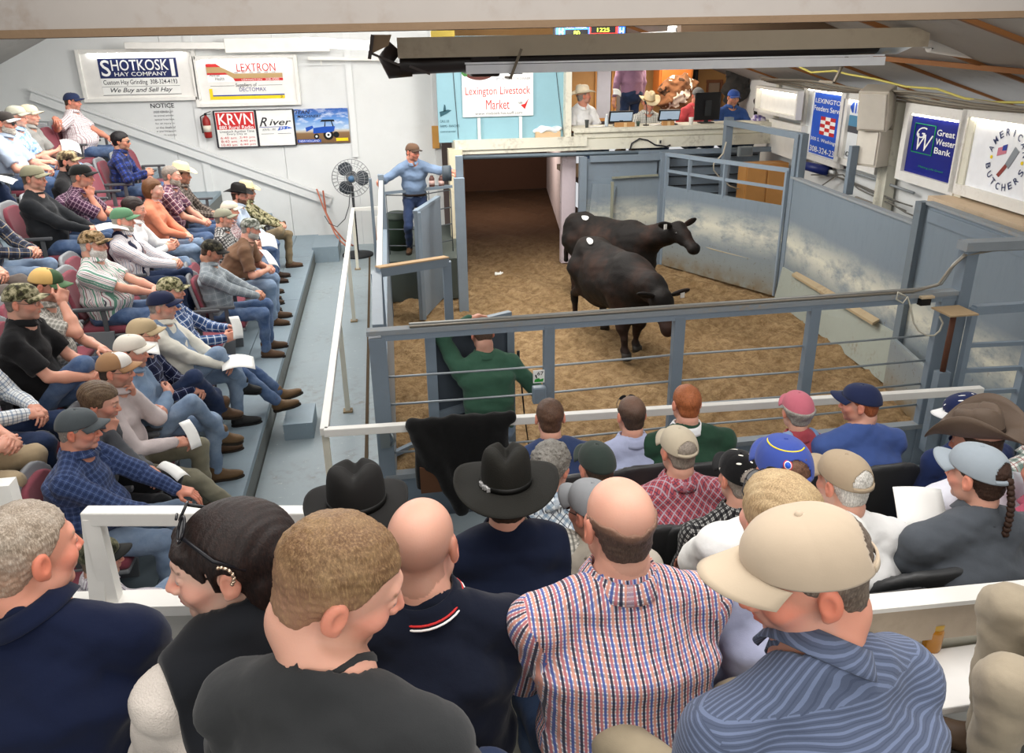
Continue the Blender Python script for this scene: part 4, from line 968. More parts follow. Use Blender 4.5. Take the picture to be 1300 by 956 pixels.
# fire extinguisher
e=atY(265,175,13.9); t=thing('fire_extinguisher','red fire extinguisher hanging on the wall left of the radio board','extinguisher',(e.x,13.9,e.z))
mb=MB(); mb.lathe([(.055,0),(.062,.02),(.062,.27),(.045,.32),(.022,.345),(.02,.36)],18); c=mb.build('cylinder',plain('#8e2420',.35),t)
MB().lathe([(.064,.10),(.064,.20)],18).build('instruction_band',plain('#d6d0c0',.6),c)
mb=MB(); mb.box((0,0,.375),(.035,.03,.04)); mb.bar((0,0,.39),(.09,0,.42),.015,.012); mb.bar((0,0,.375),(.08,0,.375),.012,.01); mb.build('valve_handle',BLACK,t)
mb=MB(); mb.tube([(-.02,0,.37),(-.08,-.01,.34),(-.085,-.01,.2),(-.075,-.01,.08)],.010,6); mb.build('hose',BLACK,t)
# white beams and tube lights above the signs
mb=MB(); p,r_=atY(158,58,13.7),atY(285,58,13.7); mb.bar(p,r_,.05,.10); p2=atY(418,56,13.7); mb.bar(r_,p2,.05,.22); tag(mb.build('cable_tray',RAILW,None,bevel=.01),'white boxed tray fixed along the wall above the two lit signs','cable tray')
mb=MB(); p,r_=atY(391,74,13.8),atY(500,75,13.8); mb.bar(p,r_,.06,.05); mb.box((p.x+.2,13.8,p.z-.06),(.02,.03,.1)); tag(mb.build('conduit_rail',RAILW,None),'thin white rail fixed high on the wall above the tractor poster','rail')
t=thing('tube_light','long white tube light near the ceiling above the tray','light'); p,r_=atY(385,52,12.),atY(478,57,12.); MB().bar(p,r_,.16,.10).build('housing',RAILW,t); MB().bar(p-Vector((0,.02,.06)),r_-Vector((0,.02,.06)),.10,.03).build('lamp_tube',emit('#ffffff',4.),t)
# ------------------------------------------------------------------ teal partition with banner, auction block
TEAL=painted('#8cb4c0','#7c97a0',.25,.6,1.2,.05)
pl=atY(553,70,13.2); pr=atY(722,70,13.2); zb=2.19
struct('wall_teal',MB().box(((pl.x+pr.x)/2,13.3,3.0),(pr.x-pl.x,.08,1.65)),TEAL)
F=BW(13.255); mb=MB()
for x in (575,): 
    p=atY(x,90,13.25); q2=atY(x+7,176,13.25); mb.bar(p,q2,.008,.008)
p=atY(706,90,13.25); q2=atY(716,178,13.25); mb.bar(p,q2,.008,.008); struct('trim_8',mb,INK)
t=thing('builder_lettering','dark printed emblem and small lettering on the teal partition left of the banner','lettering'); p=atY(558,142,13.255)
polyp(t,F,[(p.x,p.z),(p.x+.14,p.z+.03),(p.x+.2,p.z+.02),(p.x+.12,p.z-.03),(p.x+.01,p.z-.08)],plain('#2d5560',.6)); polyp(t,F,[(p.x+.06,p.z+.0),(p.x+.08,p.z+.12),(p.x+.10,p.z+.10),(p.x+.11,p.z+.01)],plain('#2d5560',.6))
text('CALL US',(p.x,p.z-.17,p.x+.15,p.z-.13),plain('#2d5560',.6),t,F); text('FARMS - RANCHES',(p.x,p.z-.25,p.x+.32,p.z-.21),plain('#2d5560',.6),t,F); text('commercial',(p.x,p.z-.33,p.x+.25,p.z-.30),plain('#2d5560',.6),t,F)
for x,a_,b_ in ((608,150,177),(661,148,172)): 
    p=atY(x,a_,13.2); q2=atY(x+1,b_,13.2)
    struct('trim_%d'%(9 if x==608 else 10),MB().box((p.x,13.22,(zb+p.z)/2),(.045,.04,p.z-zb)),RAILW)
a=atY(588,149,13.2); b=atY(677,84,13.2); b.z+=.08
t=board('market_banner','white banner with a steak dinner picture and red livestock market lettering',a.x,a.z,b.x,b.z,13.22,WH,th=.015); F=BW(13.219); W=b.x-a.x; Hh=b.z-a.z
text('Lexington Livestock',(a.x+.05,a.z+Hh*.36,b.x-.05,a.z+Hh*.55),RED,t,F); text('Market',(a.x+W*.33,a.z+Hh*.13,a.x+W*.66,a.z+Hh*.31),RED,t,F); text('www.mybeefcheckoff.com',(a.x+W*.17,a.z+.015,a.x+W*.84,a.z+Hh*.085),INK,t,F)
polyp(t,F,[(a.x+W*.82,a.z+Hh*.2),(a.x+W*.88,a.z+Hh*.12),(a.x+W*.94,a.z+Hh*.33),(a.x+W*.88,a.z+Hh*.22)],RED); text('NEBR',(a.x+W*.79,a.z+Hh*.22,a.x+W*.85,a.z+Hh*.26),INK,t,F)
text("IT'S WHAT'S FOR DINNER",(a.x+W*.48,a.z+Hh*.665,b.x-.04,a.z+Hh*.71),plain('#8a8a90',.6),t,F); rect(t,F,a.x+W*.66,a.z+Hh*.77,a.x+W*.85,a.z+Hh*.93,INK); text('BEEF',(a.x+W*.68,a.z+Hh*.79,a.x+W*.83,a.z+Hh*.91),RED,t,F,lift=.006,bold=.02)
def arc(cx,cz,rx,rz,a0,a1,n=14): return [(cx+rx*math.cos(rad(a0+(a1-a0)*k/n)),cz+rz*math.sin(rad(a0+(a1-a0)*k/n))) for k in range(n+1)]
cx,cz=a.x+W*.22,b.z-.12
polyp(t,F,[(max(x,a.x+.002),min(z,b.z-.002)) for x,z in arc(cx,cz,.42,.30,180,360)],plain('#cfd3d8',.4),lift=.003); polyp(t,F,[(max(x,a.x+.002),z) for x,z in arc(cx,cz,.36,.24,180,360)],plain('#f4f4f4',.4),lift=.004)
polyp(t,F,[(max(x,a.x+.002),z) for x,z in arc(cx+.03,cz,.27,.16,175,365)],plain('#5a2c24',.5),lift=.006); polyp(t,F,arc(cx-.2,cz-.0,.07,.10,90,300),plain('#3f7a3a',.5),lift=.008); 
for k in range(5): disc(t,F,cx+.02+.05*(k%3),cz-.02-.04*(k//3),.018,WH,.009,8)
disc(t,F,cx+.27,cz-.02,.03,plain('#e0922a',.5),.008,10)
# block: long front board, desk
BY=13.0; LL=atY(560,180,BY); RR=atY(990,170,BY)
mb=MB(); mb.box(((1.2+RR.x)/2,BY+.25,2.14),(RR.x-1.2,.5,.14)); mb.box(((1.2+RR.x)/2,BY-.02,2.10),(RR.x-1.2,.06,.18)); p=atY(707,185,BY); mb.box(((1.2+p.x+.5)/2,BY-.06,2.16),(p.x+.5-1.2,.04,.16)); struct('trim_11',mb,CREAM)
p=atY(727,170,13.05); 
mb=MB(); mb.box(((p.x+RR.x)/2,13.22,2.34),(RR.x-p.x,.55,.05)); mb.box(((p.x+RR.x)/2,13.0,2.27),(RR.x-p.x-.02,.05,.14)); mb.box(((p.x+RR.x)/2,12.955,2.31),(RR.x-p.x,.04,.04))
tag(mb.build('auction_desk',CREAM,None,bevel=.008),'long cream painted auction desk above the ring gates','desk')
mb=MB(); mb.tube([(1.3,12.90,1.97),(RR.x,12.90,1.93)],.035,10); tag(mb.build('door_track',plain('#5f6b74',.5,.4,bump=.3),None),'long grey pipe track under the auction desk','pipe')
struct('floor_block',MB().box((5.35,14.5,1.36),(3.7,2.2,.1)),plain('#6a5a48',.8))
p=atY(722,100,13.1); mb=MB(); mb.box((p.x,13.18,2.95),(.10,.2,1.5)); mb.box((RR.x+.05,13.3,2.9),(.05,.1,1.4)); struct('trim_12',mb,CREAM)
# wood back wall of the block with cupboards
WOOD=plain('#c08a4e',.5,bump=.2); ORW=plain('#b8682c',.45,bump=.15)
a=atY(835,85,14.9); b=atY(875,115,14.9)
t=thing('wall_cupboard','orange brown wooden cupboard on the wall behind the auction desk','cupboard'); MB().box(((a.x+b.x)/2,14.95,a.z-.10),(b.x-a.x,.35,.75)).build('body',ORW,t); mb=MB(); MB().box(((a.x+b.x)/2,14.76,a.z-.10),(b.x-a.x-.06,.03,.68)).build('door',ORW,t,bevel=.01)
def wframe(name,label,x0,y0,x1,y1,Y,fm,pm):
    a=atY(x0,y1,Y); b=atY(x1,y0,Y); t=board(name,label,a.x,a.z,b.x,b.z,Y,pm,.06,fm,cat='frame'); return t
wframe('notice_board','tall pale board with papers in a wooden frame behind the white hatted clerk',757,88,776,150,15.52,WOOD,plain('#b9bcc8',.6))
wframe('framed_glass','wooden framed dark pane behind the clerk in purple',782,95,806,150,15.52,WOOD,plain('#77706c',.3))
wframe('framed_picture','small brown framed picture on the wall right of the cupboard',897,105,914,150,15.52,plain('#8a5a40',.5),plain('#a08c78',.4))
t=thing('wall_telephone','black wall telephone beside the cupboard','telephone'); p=atY(883,98,15.3); MB().box((p.x,15.3,p.z),(.09,.06,.28)).build('cradle',BLACK,t,bevel=.01); MB().box((p.x,15.26,p.z),(.05,.05,.22)).build('handset',DARK,t,bevel=.02)
# cowhide heap and coats behind the desk
def blob(name,label,cat,c,r,mat,amp=.03,seed=0,h=.03,f=14):
    V,Q=surfnet(lambda P:ell(P,(0,0,0),r)+wob(P,amp,f,seed)+wob(P,amp*.5,f*2.3,seed+3),[-x-.1 for x in r],[x+.1 for x in r],h); o=npmesh(name,V,Q,mat); o.location=c; return tag(o,label,cat)
p=atY(862,122,14.6); blob('cowhide','brown and white cowhide hanging behind the auction desk','hide',p,(.42,.12,.40),camo('#6a4830','#7a5238','#d8ccbc','#3a281c',2.2),.05)
p=atY(935,108,14.9); blob('dark_coat','dark coats hanging on the back wall behind the desk','coat',p,(.28,.12,.40),cloth('#3a3836'),.05,2)
p=atY(972,130,14.4); blob('black_coat','black jacket hanging at the right end of the desk','coat',p,(.22,.12,.45),cloth('#22201f'),.05,5)
p=atY(963,155,13.35); blob('snack_bag','crumpled purple and white bag on the right end of the desk','bag',p,(.14,.08,.14),camo('#c8bfd8','#8a78b8','#e8e4ee','#6a62a0',14.),.03,1,.02,22)
# storage box on ledge
p=atY(699,177,13.3); t=thing('cardboard_tray','tan tray with clear plastic over it on the ledge under the teal partition','tray',(p.x-.07,13.25,2.21)); MB().box((0,0,.05),(.42,.2,.10)).build('tray',plain('#c8ab88',.8),t); V,Q=surfnet(lambda P:ell(P,(0,0,.13),(.24,.12,.06))+wob(P,.03,25,2),(-.3,-.2,0),(.3,.2,.25),.02); npmesh('plastic_cover',V,Q,plain('#dcdfe2',.3),t)
# monitors and desk things
def monitor(label,px,py,w,h,lean=.15,rz=0.,mounted=False,lab2=None):
    p=atY(px,py,13.2); t=thing('computer_monitor',label,'monitor',(p.x,13.2,2.365),rz)
    b=MB(); b.box((0,0,.05+h/2),(w,.045,h),Matrix.Rotation(lean,3,'X')); b.build('housing',BLACK,t,bevel=.01)
    MB().box((0,.03,.05+h/2),(w-.04,.004,h-.05),Matrix.Rotation(lean,3,'X')).build('screen',emit('#8fa0b0',.6),t)
    s=MB(); s.box((0,.02,.04),(.06,.05,.10)); s.box((0,.02,.008),(.24,.18,.016)); s.box((0,-.035,h*.55),(.10,.05,h*.55)); s.build('stand',DARK,t); return t
monitor('black monitor facing the clerk in the white hat, at the left of the desk',788,155,.42,.20,-.35,PI)
monitor('black monitor in front of the clerk in the straw hat, middle of the desk',849,155,.38,.20,-.35,PI)
monitor('tall black monitor between the red shirt and the blue shirt clerk',897,150,.46,.46,0,0)
for px,l in ((793,'cardboard box in front of the left monitor'),(848,'cardboard box in front of the middle monitor')):
    p=atY(px,160,13.02); t=thing('cardboard_box',l,'box',(p.x,13.03,2.365)); MB().box((0,0,.035),(.33 if px<800 else .20,.09,.07)).build('carton',plain('#b98a58',.8),t); MB().box((0,-.046,.035),(.05,.002,.07)).build('tape',plain('#d8b98a',.4),t)
def cup(name,label,px,py,Y,r,h,m,z=2.365):
    p=atY(px,py,Y); t=thing(name,label,'cup',(p.x,Y,z)); MB().lathe([(r*.75,0),(r,h*.95),(r*1.06,h),(r*.9,h),(r*.8,h*.7)],16).build('body',m,t); MB().lathe([(r*1.08,h),(r*1.08,h+.008)],16).build('rim',m,t)
cup('travel_mug','steel travel mug on the left end of the desk',745,158,13.05,.035,.12,plain('#5a5f60',.3,.6)); cup('paper_cup','white paper cup left of the tall monitor',877,158,13.05,.04,.11,WH); cup('dark_cup','small dark cup beside the straw hatted clerk',810,160,13.05,.03,.07,plain('#44584f',.5))
t=thing('water_bottle','clear water bottle on the desk beside the left monitor','bottle',(atY(770,158,13.15).x,13.15,2.365)); MB().lathe([(.03,0),(.032,.02),(.032,.13),(.014,.17),(.013,.19)],14).build('bottle_body',plain('#b8c4cc',.1),t); MB().lathe([(.015,.185),(.015,.205)],12).build('bottle_cap',WH,t)
t=thing('microphone','thin black microphone on a stalk before the straw hatted clerk','microphone',(atY(820,160,13.1).x,13.1,2.365)); mb=MB(); mb.lathe([(.05,0),(.05,.015)],14); mb.build('base',BLACK,t); MB().tube([(0,0,.01),(0,0,.3),(.0,.06,.36)],.008,6).build('stalk',BLACK,t); MB().tube([(0,.05,.35),(0,.11,.39)],.016,8).build('microphone_head',DARK,t)
# cord on desk front
mb=MB(); mb.tube([atY(x,y,12.93) for x,y in ((799,192),(802,182),(812,176),(822,178),(832,184),(846,186),(851,184))],.012,6); tag(mb.build('power_cord',INK,None),'grey cord looping along the front of the auction desk','cord')
t=thing('outlet_box','small cream outlet box on the desk front','outlet'); p=atY(838,180,12.94); MB().box(p,(.09,.03,.09)).build('outlet_cover',CREAM,t); MB().box(p+Vector((0,-.017,0)),(.03,.006,.05)).build('socket',INK,t)
# ================================================================== ALLEY AND RING
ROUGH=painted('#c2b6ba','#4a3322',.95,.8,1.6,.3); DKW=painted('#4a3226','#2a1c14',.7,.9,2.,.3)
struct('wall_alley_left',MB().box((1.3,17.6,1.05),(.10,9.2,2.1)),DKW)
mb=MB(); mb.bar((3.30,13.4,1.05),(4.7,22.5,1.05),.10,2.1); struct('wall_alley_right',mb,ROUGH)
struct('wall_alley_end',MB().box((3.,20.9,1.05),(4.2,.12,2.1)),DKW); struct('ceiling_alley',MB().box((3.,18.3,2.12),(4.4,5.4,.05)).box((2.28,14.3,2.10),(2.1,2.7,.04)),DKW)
mb=MB(); mb.box((3.17,13.25,1.0),(.24,.14,1.98)); struct('trim_13',mb,painted('#c9bcc2','#4a3a2c',.95,.8,3.,.4))
mb=MB(); mb.box((1.2,13.0,1.15),(.22,.3,1.9)); struct('trim_14',mb,painted('#d8cfb4','#4a3a26',.95,.8,3.2,.4))
def panel(name,label,a,b,z0,z1,mat=None,th=.05,topm=None,posts=(),cat='panel',group=None):
    t=thing(name,label,cat,tuple(Vector((a[0],a[1],z0))),0,group); o=Vector((a[0],a[1],z0)); d=Vector((b[0]-a[0],b[1]-a[1],0)); L=d.length; u=d/L; n=Vector((-u.y,u.x,0))
    MB().bar(Vector((0,0,(z1-z0)/2)),d+Vector((0,0,(z1-z0)/2)),th,z1-z0).build('sheet',mat or STEEL,t)
    if topm: MB().bar(Vector((0,0,z1-z0+.012)),d+Vector((0,0,z1-z0+.012)),th+.045,.03).build('top_rail',topm,t)
    for f in posts: MB().box(u*(L*f)-n*(th*.5+.02),(.08,.06,0),None).build('post',BLUEG,t) if False else MB().bar(u*(L*f)-n*(th*.5+.03),u*(L*f)-n*(th*.5+.03)+Vector((0,0,z1-z0)),.09,.06).build('post',BLUEG,t)
    return t
G1=(4.73,12.69); G2=(5.82,10.55); 
# back left pen: post frame then sliding gate
t=panel('pen_back_panel','blue grey steel panel with a smaller door at the back of the ring',(3.32,12.86),(4.66,12.80),0.,1.55); 
mb=MB(); mb.bar((0.,-.05,.0),(0.,-.05,1.92),.12,.10); mb.bar((.12,-.05,1.88),(1.34,-.09,1.88),.07,.10); mb.bar((.0,.02,1.52),(.0,.02,1.9),.05,.05); mb.build('post',BLUEG,t)
MB().bar((.05,-.02,1.70),(1.3,-.04,1.70),.03,.36).build('upper_sheet',BLUEG,t)
MB().bar((.10,-.07,.78),(.50,-.10,.74),.04,1.40).build('small_door',STEEL,t)
mb=MB(); mb.bar((.5,-.12,.0),(.5,-.12,1.5),.045,.045); mb.bar((.5,-.09,1.56),(1.3,-.12,1.58),.04,.03); mb.build('frame',painted('#8d8f80','#5d4c35',.7),t)
struct('trim_15',MB().box((4.72,12.74,.98),(.14,.12,1.96)).bar((4.3,12.9,1.94),(7.2,12.9,1.92),.09,.08),BLUEG)
struct('wall_block_front',MB().box((5.6,12.99,1.05),(1.9,.05,1.7)),BLUEG)
mb=MB()
for k in range(9): mb.box((5.6,12.95,.55+.16*k),(1.8,.03,.012))
struct('trim_16',mb,DARK)
# swing gate with open bars above the sheet
def gate(name,label,a,b,sheet_top,top,n_post,bars=(),hinge=None):
    t=thing(name,label,'gate',(a[0],a[1],0)); d=Vector((b[0]-a[0],b[1]-a[1],0)); L=d.length; u=d/L
    MB().bar((0,0,sheet_top/2+.03),d+Vector((0,0,sheet_top/2+.03)),.04,sheet_top).build('sheet',STEEL,t)
    mb=MB(); mb.bar((0,0,top),d+Vector((0,0,top)),.06,.06); mb.bar(u*.03+Vector((0,0,.03)),u*.03+Vector((0,0,top)),.06,.06); mb.bar(u*(L-.03)+Vector((0,0,.03)),u*(L-.03)+Vector((0,0,top)),.06,.06); mb.build('frame',BLUEL,t)
    for z in bars: MB().bar((0,0,z),d+Vector((0,0,z)),.035,.045).build('bar',BLUEL,t)
    for f in n_post: MB().bar(u*(L*f)+Vector((0,0,sheet_top)),u*(L*f)+Vector((0,0,top)),.05,.05).build('upright',BLUEL,t)
    return t
gt=gate('swing_gate','large blue grey swing gate with open bars along its top, worn pale below',G1,G2,1.38,1.93,(.22,.52),(1.66,))
MB().tube([(.2,-.35,.55),(.5,-1.0,.52),(1.08,-2.12,.50)],.018,6).build('rub_rail',painted('#a8a08a','#6d5c45',.8),gt)
struct('trim_17',MB().bar((5.87,10.48,0),(5.87,10.48,2.45),.10,.10).bar((5.80,12.7,0),(5.80,12.7,2.5),.12,.12),BLUEG)
mb=MB(); mb.bar((5.75,12.7,2.42),(5.9,10.42,2.42),.09,.09); mb.bar((5.9,10.42,1.8),(5.9,10.42,2.46),.1,.1); mb.bar((5.98,9.3,1.8),(5.98,9.3,2.42),.10,.07); struct('trim_18',mb,BLUEG)
# right side sheets
S1=(5.86,10.5); S2=(5.60,7.3)
t=panel('ring_side_panel','long blue grey steel ring wall on the right behind the cattle',S1,S2,0.,1.83,topm=DUSTTOP)
t2=panel('ring_corner_panel','tall blue grey steel sheet at the front right corner of the ring',(5.60,7.25),(5.36,5.3),0.,2.08,topm=DUSTTOP); MB().bar((-.04,.03,0),(-.04,.03,2.1),.11,.10).build('post',painted('#6f7a82','#5a4030',.8),t2)
MB().bar((-.02,-.1,1.98),(-.22,-1.9,1.98),.09,.12).build('top_band',BLUEG,t2)
# slope board at the foot of the wall
t=thing('kick_board','dirty sloping kick board along the foot of the right ring wall','board',(0,0,0)); mb=MB()
mb.prism([(5.82,10.45,.52),(5.56,7.35,.60),(5.50,7.3,.0),(5.74,10.45,.0)],(0,0,0),(.03,0,.0)); mb.build('sloped_sheet',painted('#9da39a','#75603f',.9,.6,2.2),t)
MB().prism([(5.81,10.0,.55),(5.58,7.7,.62),(5.50,7.7,.58),(5.73,10.,.51)],(0,0,0),(0,0,.03)).build('ledge_strip',painted('#a89678','#5d4630',.8),t)
t=panel('corner_sheet','lower pale steel sheet beyond the front right corner post',(5.42,7.2),(4.98,5.32),0.,.62,th=.04)
# ledge shelf above right wall
struct('trim_19',rw(5.2,7.75,2.0,2.06,.42,.42),painted('#c9b398','#8d7452',.7,.7,2.))
# ------------------------------------------------------------------ front fence of the ring
FY=5.2; FX0,FX1=-.14,4.42
t=thing('ring_fence','blue grey ring fence of square posts, cables and a dusty top rail','fence',(0,FY,.32))
t.location=(0,0,0)
MB().bar((FX0-.05,FY,1.825),(FX1+.02,FY,1.825),.085,.035).build('top_rail',DUSTTOP,t)
MB().bar((FX0+.05,FY,1.785),(FX1,FY,1.785),.06,.05).build('top_band',BLUEL,t)
MB().box(((FX0+FX1)/2,FY,.335),(FX1-FX0,.05,.62)).build('lower_sheet',BLUEG,t); MB().bar((FX0,FY,.665),(FX1,FY,.665),.08,.04).build('sheet_cap',DUSTTOP,t)
for x,w in ((FX0+.02,.12),(1.115,.08),(2.11,.085),(3.20,.085),(4.32,.12)): MB().box((x,FY+.0,.91),(w,.07,1.75)).build('post',BLUEG,t,bevel=.006)
for z in (.84,1.03,1.24,1.46): MB().tube([(FX0,FY+.03,z),(1.1,FY+.03,z-.012),(2.1,FY+.03,z),(3.2,FY+.03,z-.01),(FX1,FY+.03,z)],.009,6).build('cable',plain('#a4abb0',.35,.6),t)
MB().tube([(FX0+.25,FY+.03,1.852),(1.5,FY+.02,1.857),(2.8,FY+.03,1.853),(4.1,FY+.03,1.857),(4.25,FY+.0,1.90),(4.33,FY,2.05),(4.42,FY-.02,2.16),(4.6,FY-.03,2.19),(5.5,FY-.05,2.19)],.014,7).build('conduit',plain('#9a9a96',.4,.5),t)
MB().tube([(FX0+.25,FY-.02,1.852),(2.,FY-.02,1.855),(4.0,FY-.02,1.856),(4.20,FY-.03,1.90),(4.28,FY-.03,2.03),(4.38,FY-.04,2.13),(4.6,FY-.05,2.16),(5.5,FY-.07,2.16)],.010,7).build('conduit',plain('#8b8478',.4,.5),t)
mb=MB(); mb.box((FX0+.02,FY-.05,1.02),(.07,.05,.16)); mb.tube([(FX0+.06,FY-.06,1.07),(FX0+.09,FY-.08,1.0),(FX0+.06,FY-.06,.95)],.01,6); mb.build('latch',plain('#8f9698',.35,.7),t)
t=thing('buyer_number_card','small white card numbered 67 with a green picture on the second fence post','card',(0,0,0)); p=atY(684,478,5.13); MB().box(p,(.085,.006,.10)).build('card',WH,t); F=BW(5.126); text('67',(p.x-.012,p.z+.012,p.x+.034,p.z+.042),INK,t,F,bold=.02); polyp(t,F,[(p.x-.035,p.z-.04),(p.x+.03,p.z-.04),(p.x+.035,p.z-.015),(p.x+.01,p.z-.022),(p.x-.0,p.z-.01),(p.x-.03,p.z-.02)],plain('#2f9a3c',.6)); polyp(t,F,[(p.x-.03,p.z+.012),(p.x-.02,p.z+.02),(p.x-.012,p.z-.01),(p.x-.018,p.z-.012)],INK)
t=thing('electrical_box','grey box on the second fence post under the number card','box',(p.x+.0,5.12,p.z-.14)); MB().box((0,0,0),(.10,.06,.13)).build('box_body',BLUEL,t,bevel=.008); MB().box((0,-.032,0),(.08,.004,.11)).build('box_cover',BLUEG,t)
t=thing('black_sensor','small black box under a tan bracket on the fence top rail','box',(0,0,0)); p=atY(1173,383,5.15); MB().box(p,(.085,.05,.05)).build('box_body',BLACK,t); MB().box(p+Vector((.01,0,.04)),(.11,.06,.018)).build('bracket',plain('#c8b494',.7),t)
t=thing('coiled_cord','pale cord looped over the fence top rail near the right gate','cord',(0,0,0)); mb=MB(); mb.tube([atY(x,y,5.1) for x,y in ((1150,376),(1140,371),(1138,380),(1146,385),(1152,377),(1156,390),(1160,410),(1166,420),(1176,426),(1186,426),(1193,420),(1197,410),(1193,402))],.007,6); mb.build('cord',plain('#c8c4b4',.6),t)
# stand with square plate
t=thing('plate_stand','rusty square plate on a brown pipe in front of the right gate post','stand',(0,0,0)); p=atY(1212,395,5.0); MB().box(p,(.24,.22,.012)).build('plate',plain('#b39a78',.8,bump=.3),t); MB().tube([p+Vector((.0,0,0)),p+Vector((-.0,0,-.55))],.022,10).build('pipe',plain('#5e3b2c',.7),t); MB().box(p+Vector((0,0,-.85)),(.10,.07,.7)).build('socket',BLUEG,t)
# right man-gate with ladder bars
t=thing('bar_gate','blue grey gate of horizontal bars at the right end of the ring fence','gate',(0,0,0)); X0,X1=4.50,5.02
MB().box((4.44,5.2,1.1),(.10,.10,2.18)).build('post',BLUEG,t); MB().bar((4.36,5.19,2.20),(6.0,5.1,2.20),.12,.07).build('top_rail',DUSTTOP,t)
mb=MB(); mb.bar((X0,5.1,.35),(X0,5.1,1.72),.05,.05); mb.bar((X1+.03,5.05,.2),(X1+.03,5.05,1.9),.09,.07); mb.bar((X0,5.1,1.70),(6.,5.02,1.72),.06,.07); mb.build('frame',BLUEL,t)
for z in (1.40,1.18,.98,.78,.52): MB().bar((X0,5.1,z),(X1,5.06,z),.03,.035).build('bar',BLUEL,t)
MB().bar((4.55,5.08,.84),(4.72,5.08,.84),.03,.03).build('latch',CHROME,t)
struct('trim_20',MB().box((5.05,5.25,.35),(1.3,.05,.62)).box((5.15,4.95,1.0),(.10,.08,2.0)),BLUEG)
t=thing('bracket_arm','short steel arm with a pink tag behind the bar gate','bracket',(0,0,0)); mb=MB(); mb.bar(atY(1266,345,6.),atY(1330,380,6.),.03,.04); mb.bar(atY(1275,372,6.),atY(1330,400,6.),.03,.03); mb.build('arm',BLUEL,t); MB().box(atY(1298,371,5.95),(.1,.01,.05)).build('tag',plain('#e8b8c0',.6),t)
# left side: posts and shields
t=panel('left_ring_wall','narrow blue grey wall along the left side of the ring',(-.11,5.3),(-.02,11.0),0.,1.30,BLUEG,.06); MB().bar((0,0,1.3),(.03,1.3,1.82),.07,.05).build('top_rail',BLUEL,t) if False else None
mb=MB(); mb.bar((0,1.35,0),(0,1.35,1.85),.10,.10); mb.bar((.085,5.6,0),(.085,5.6,2.05),.08,.10); mb.bar((-.06,5.6,0),(-.06,5.6,2.0),.04,.06); mb.build('post',BLUEG,t)
MB().bar((0.02,1.35,1.85),(.085,5.6,1.95),.05,.05).build('top_rail',RAILW,t); MB().bar((0,0.05,1.80),(0,1.35,1.85),.08,.05).build('top_rail',BLUEG,t)
t=thing('open_gate_frame','open blue grey gate frame with a dusty sloping top bar','gate',(0,0,0)); a=Vector((-.10,6.62,1.86)); b=atZ(567,332,1.80)
mb=MB(); mb.bar(a,b,.07,.08); mb.bar(b,b-Vector((0,0,1.75)),.08,.07); mb.bar(a-Vector((0,0,1.8)),b-Vector((0,0,1.72)),.05,.05); mb.build('frame',BLUEL,t); MB().bar(a+Vector((0,0,.045)),b+Vector((0,0,.045)),.08,.012).build('dusty_edge',plain('#c9a983',.9),t)
t=thing('escape_shield','dark blue grey steel shield standing in the ring beside the man in green','panel',(0,0,0)); a=Vector((.27,5.62,0)); b=Vector((.95,5.95,0))
mb=MB(); mb.bar(a,a+Vector((0,0,1.66)),.08,.08); mb.bar(a+Vector((0,0,1.62)),b+Vector((0,0,1.62)),.05,.07); mb.bar(a+Vector((0,0,.92)),b+Vector((0,0,.92)),.05,.07); mb.bar(b,b+Vector((0,0,1.6)),.06,.06); mb.build('frame',BLUEL,t); MB().bar(a+Vector((0,.02,.82)),b+Vector((0,.02,.82)),.02,1.58).build('sheet',plain('#4c5560',.6),t)
# back left: solid gate, tall post, wire gate, platform
t=thing('solid_gate','solid blue grey gate leaf standing open in front of the man in blue','gate',(0,0,0)); a=Vector((.40,10.55,0)); b=Vector((.80,11.6,0))
MB().bar(a+Vector((0,0,.80)),b+Vector((0,0,.80)),.05,1.55).build('sheet',BLUEG,t); mb=MB(); mb.bar(a+Vector((.05,.02,.03)),a+Vector((.05,.02,1.57)),.05,.07); mb.bar(a+Vector((0,0,1.58)),b+Vector((0,0,1.58)),.07,.04); mb.build('frame',BLUEL,t)
t=thing('gate_post','tall blue grey post at the mouth of the dirt alley','post',(0,0,0)); mb=MB(); mb.box((1.05,10.9,.98),(.14,.10,1.96)); mb.box((1.07,11.0,1.85),(.10,.08,.8)); mb.build('post_shaft',BLUEL,t); mb=MB(); mb.tube([(.96,11.1,2.0),(.84,11.1,2.0)],.11,16); mb.build('hinge_drum',plain('#4d565e',.6),t)
t=thing('wire_gate','wire mesh gate panel on the platform behind the man in blue','gate',(0,0,0)); mb=MB()
for z in (1.55,1.28,1.02,.76): mb.tube([(0.03,12.0,z+.02),(.5,12.02,z-.01),(1.02,12.0,z+.06)],.010,6)
for x in (.03,.35,.68,1.02): mb.tube([(x,12.0,.6),(x,12.0,1.6)],.008,6)
mb.build('wires',plain('#5b6064',.5,.4),t); MB().bar((.0,12.0,1.6),(1.05,12.0,1.66),.04,.04).build('top_rail',BLUEG,t)
struct('floor_platform',MB().box((.55,12.75,.32),(1.2,2.4,.64)),painted('#4c5450','#3a3226',.6))
t=thing('rubbish_bin','dark green plastic bin on the platform behind the gate','bin',(.18,12.35,.64)); MB().lathe([(.17,0),(.22,.48),(.235,.5),(.235,.53)],22).build('bin_body',plain('#3c4a3c',.6),t); MB().lathe([(.24,.5),(.245,.54),(.12,.60),(.02,.61)],22).build('lid',plain('#333d36',.6),t)
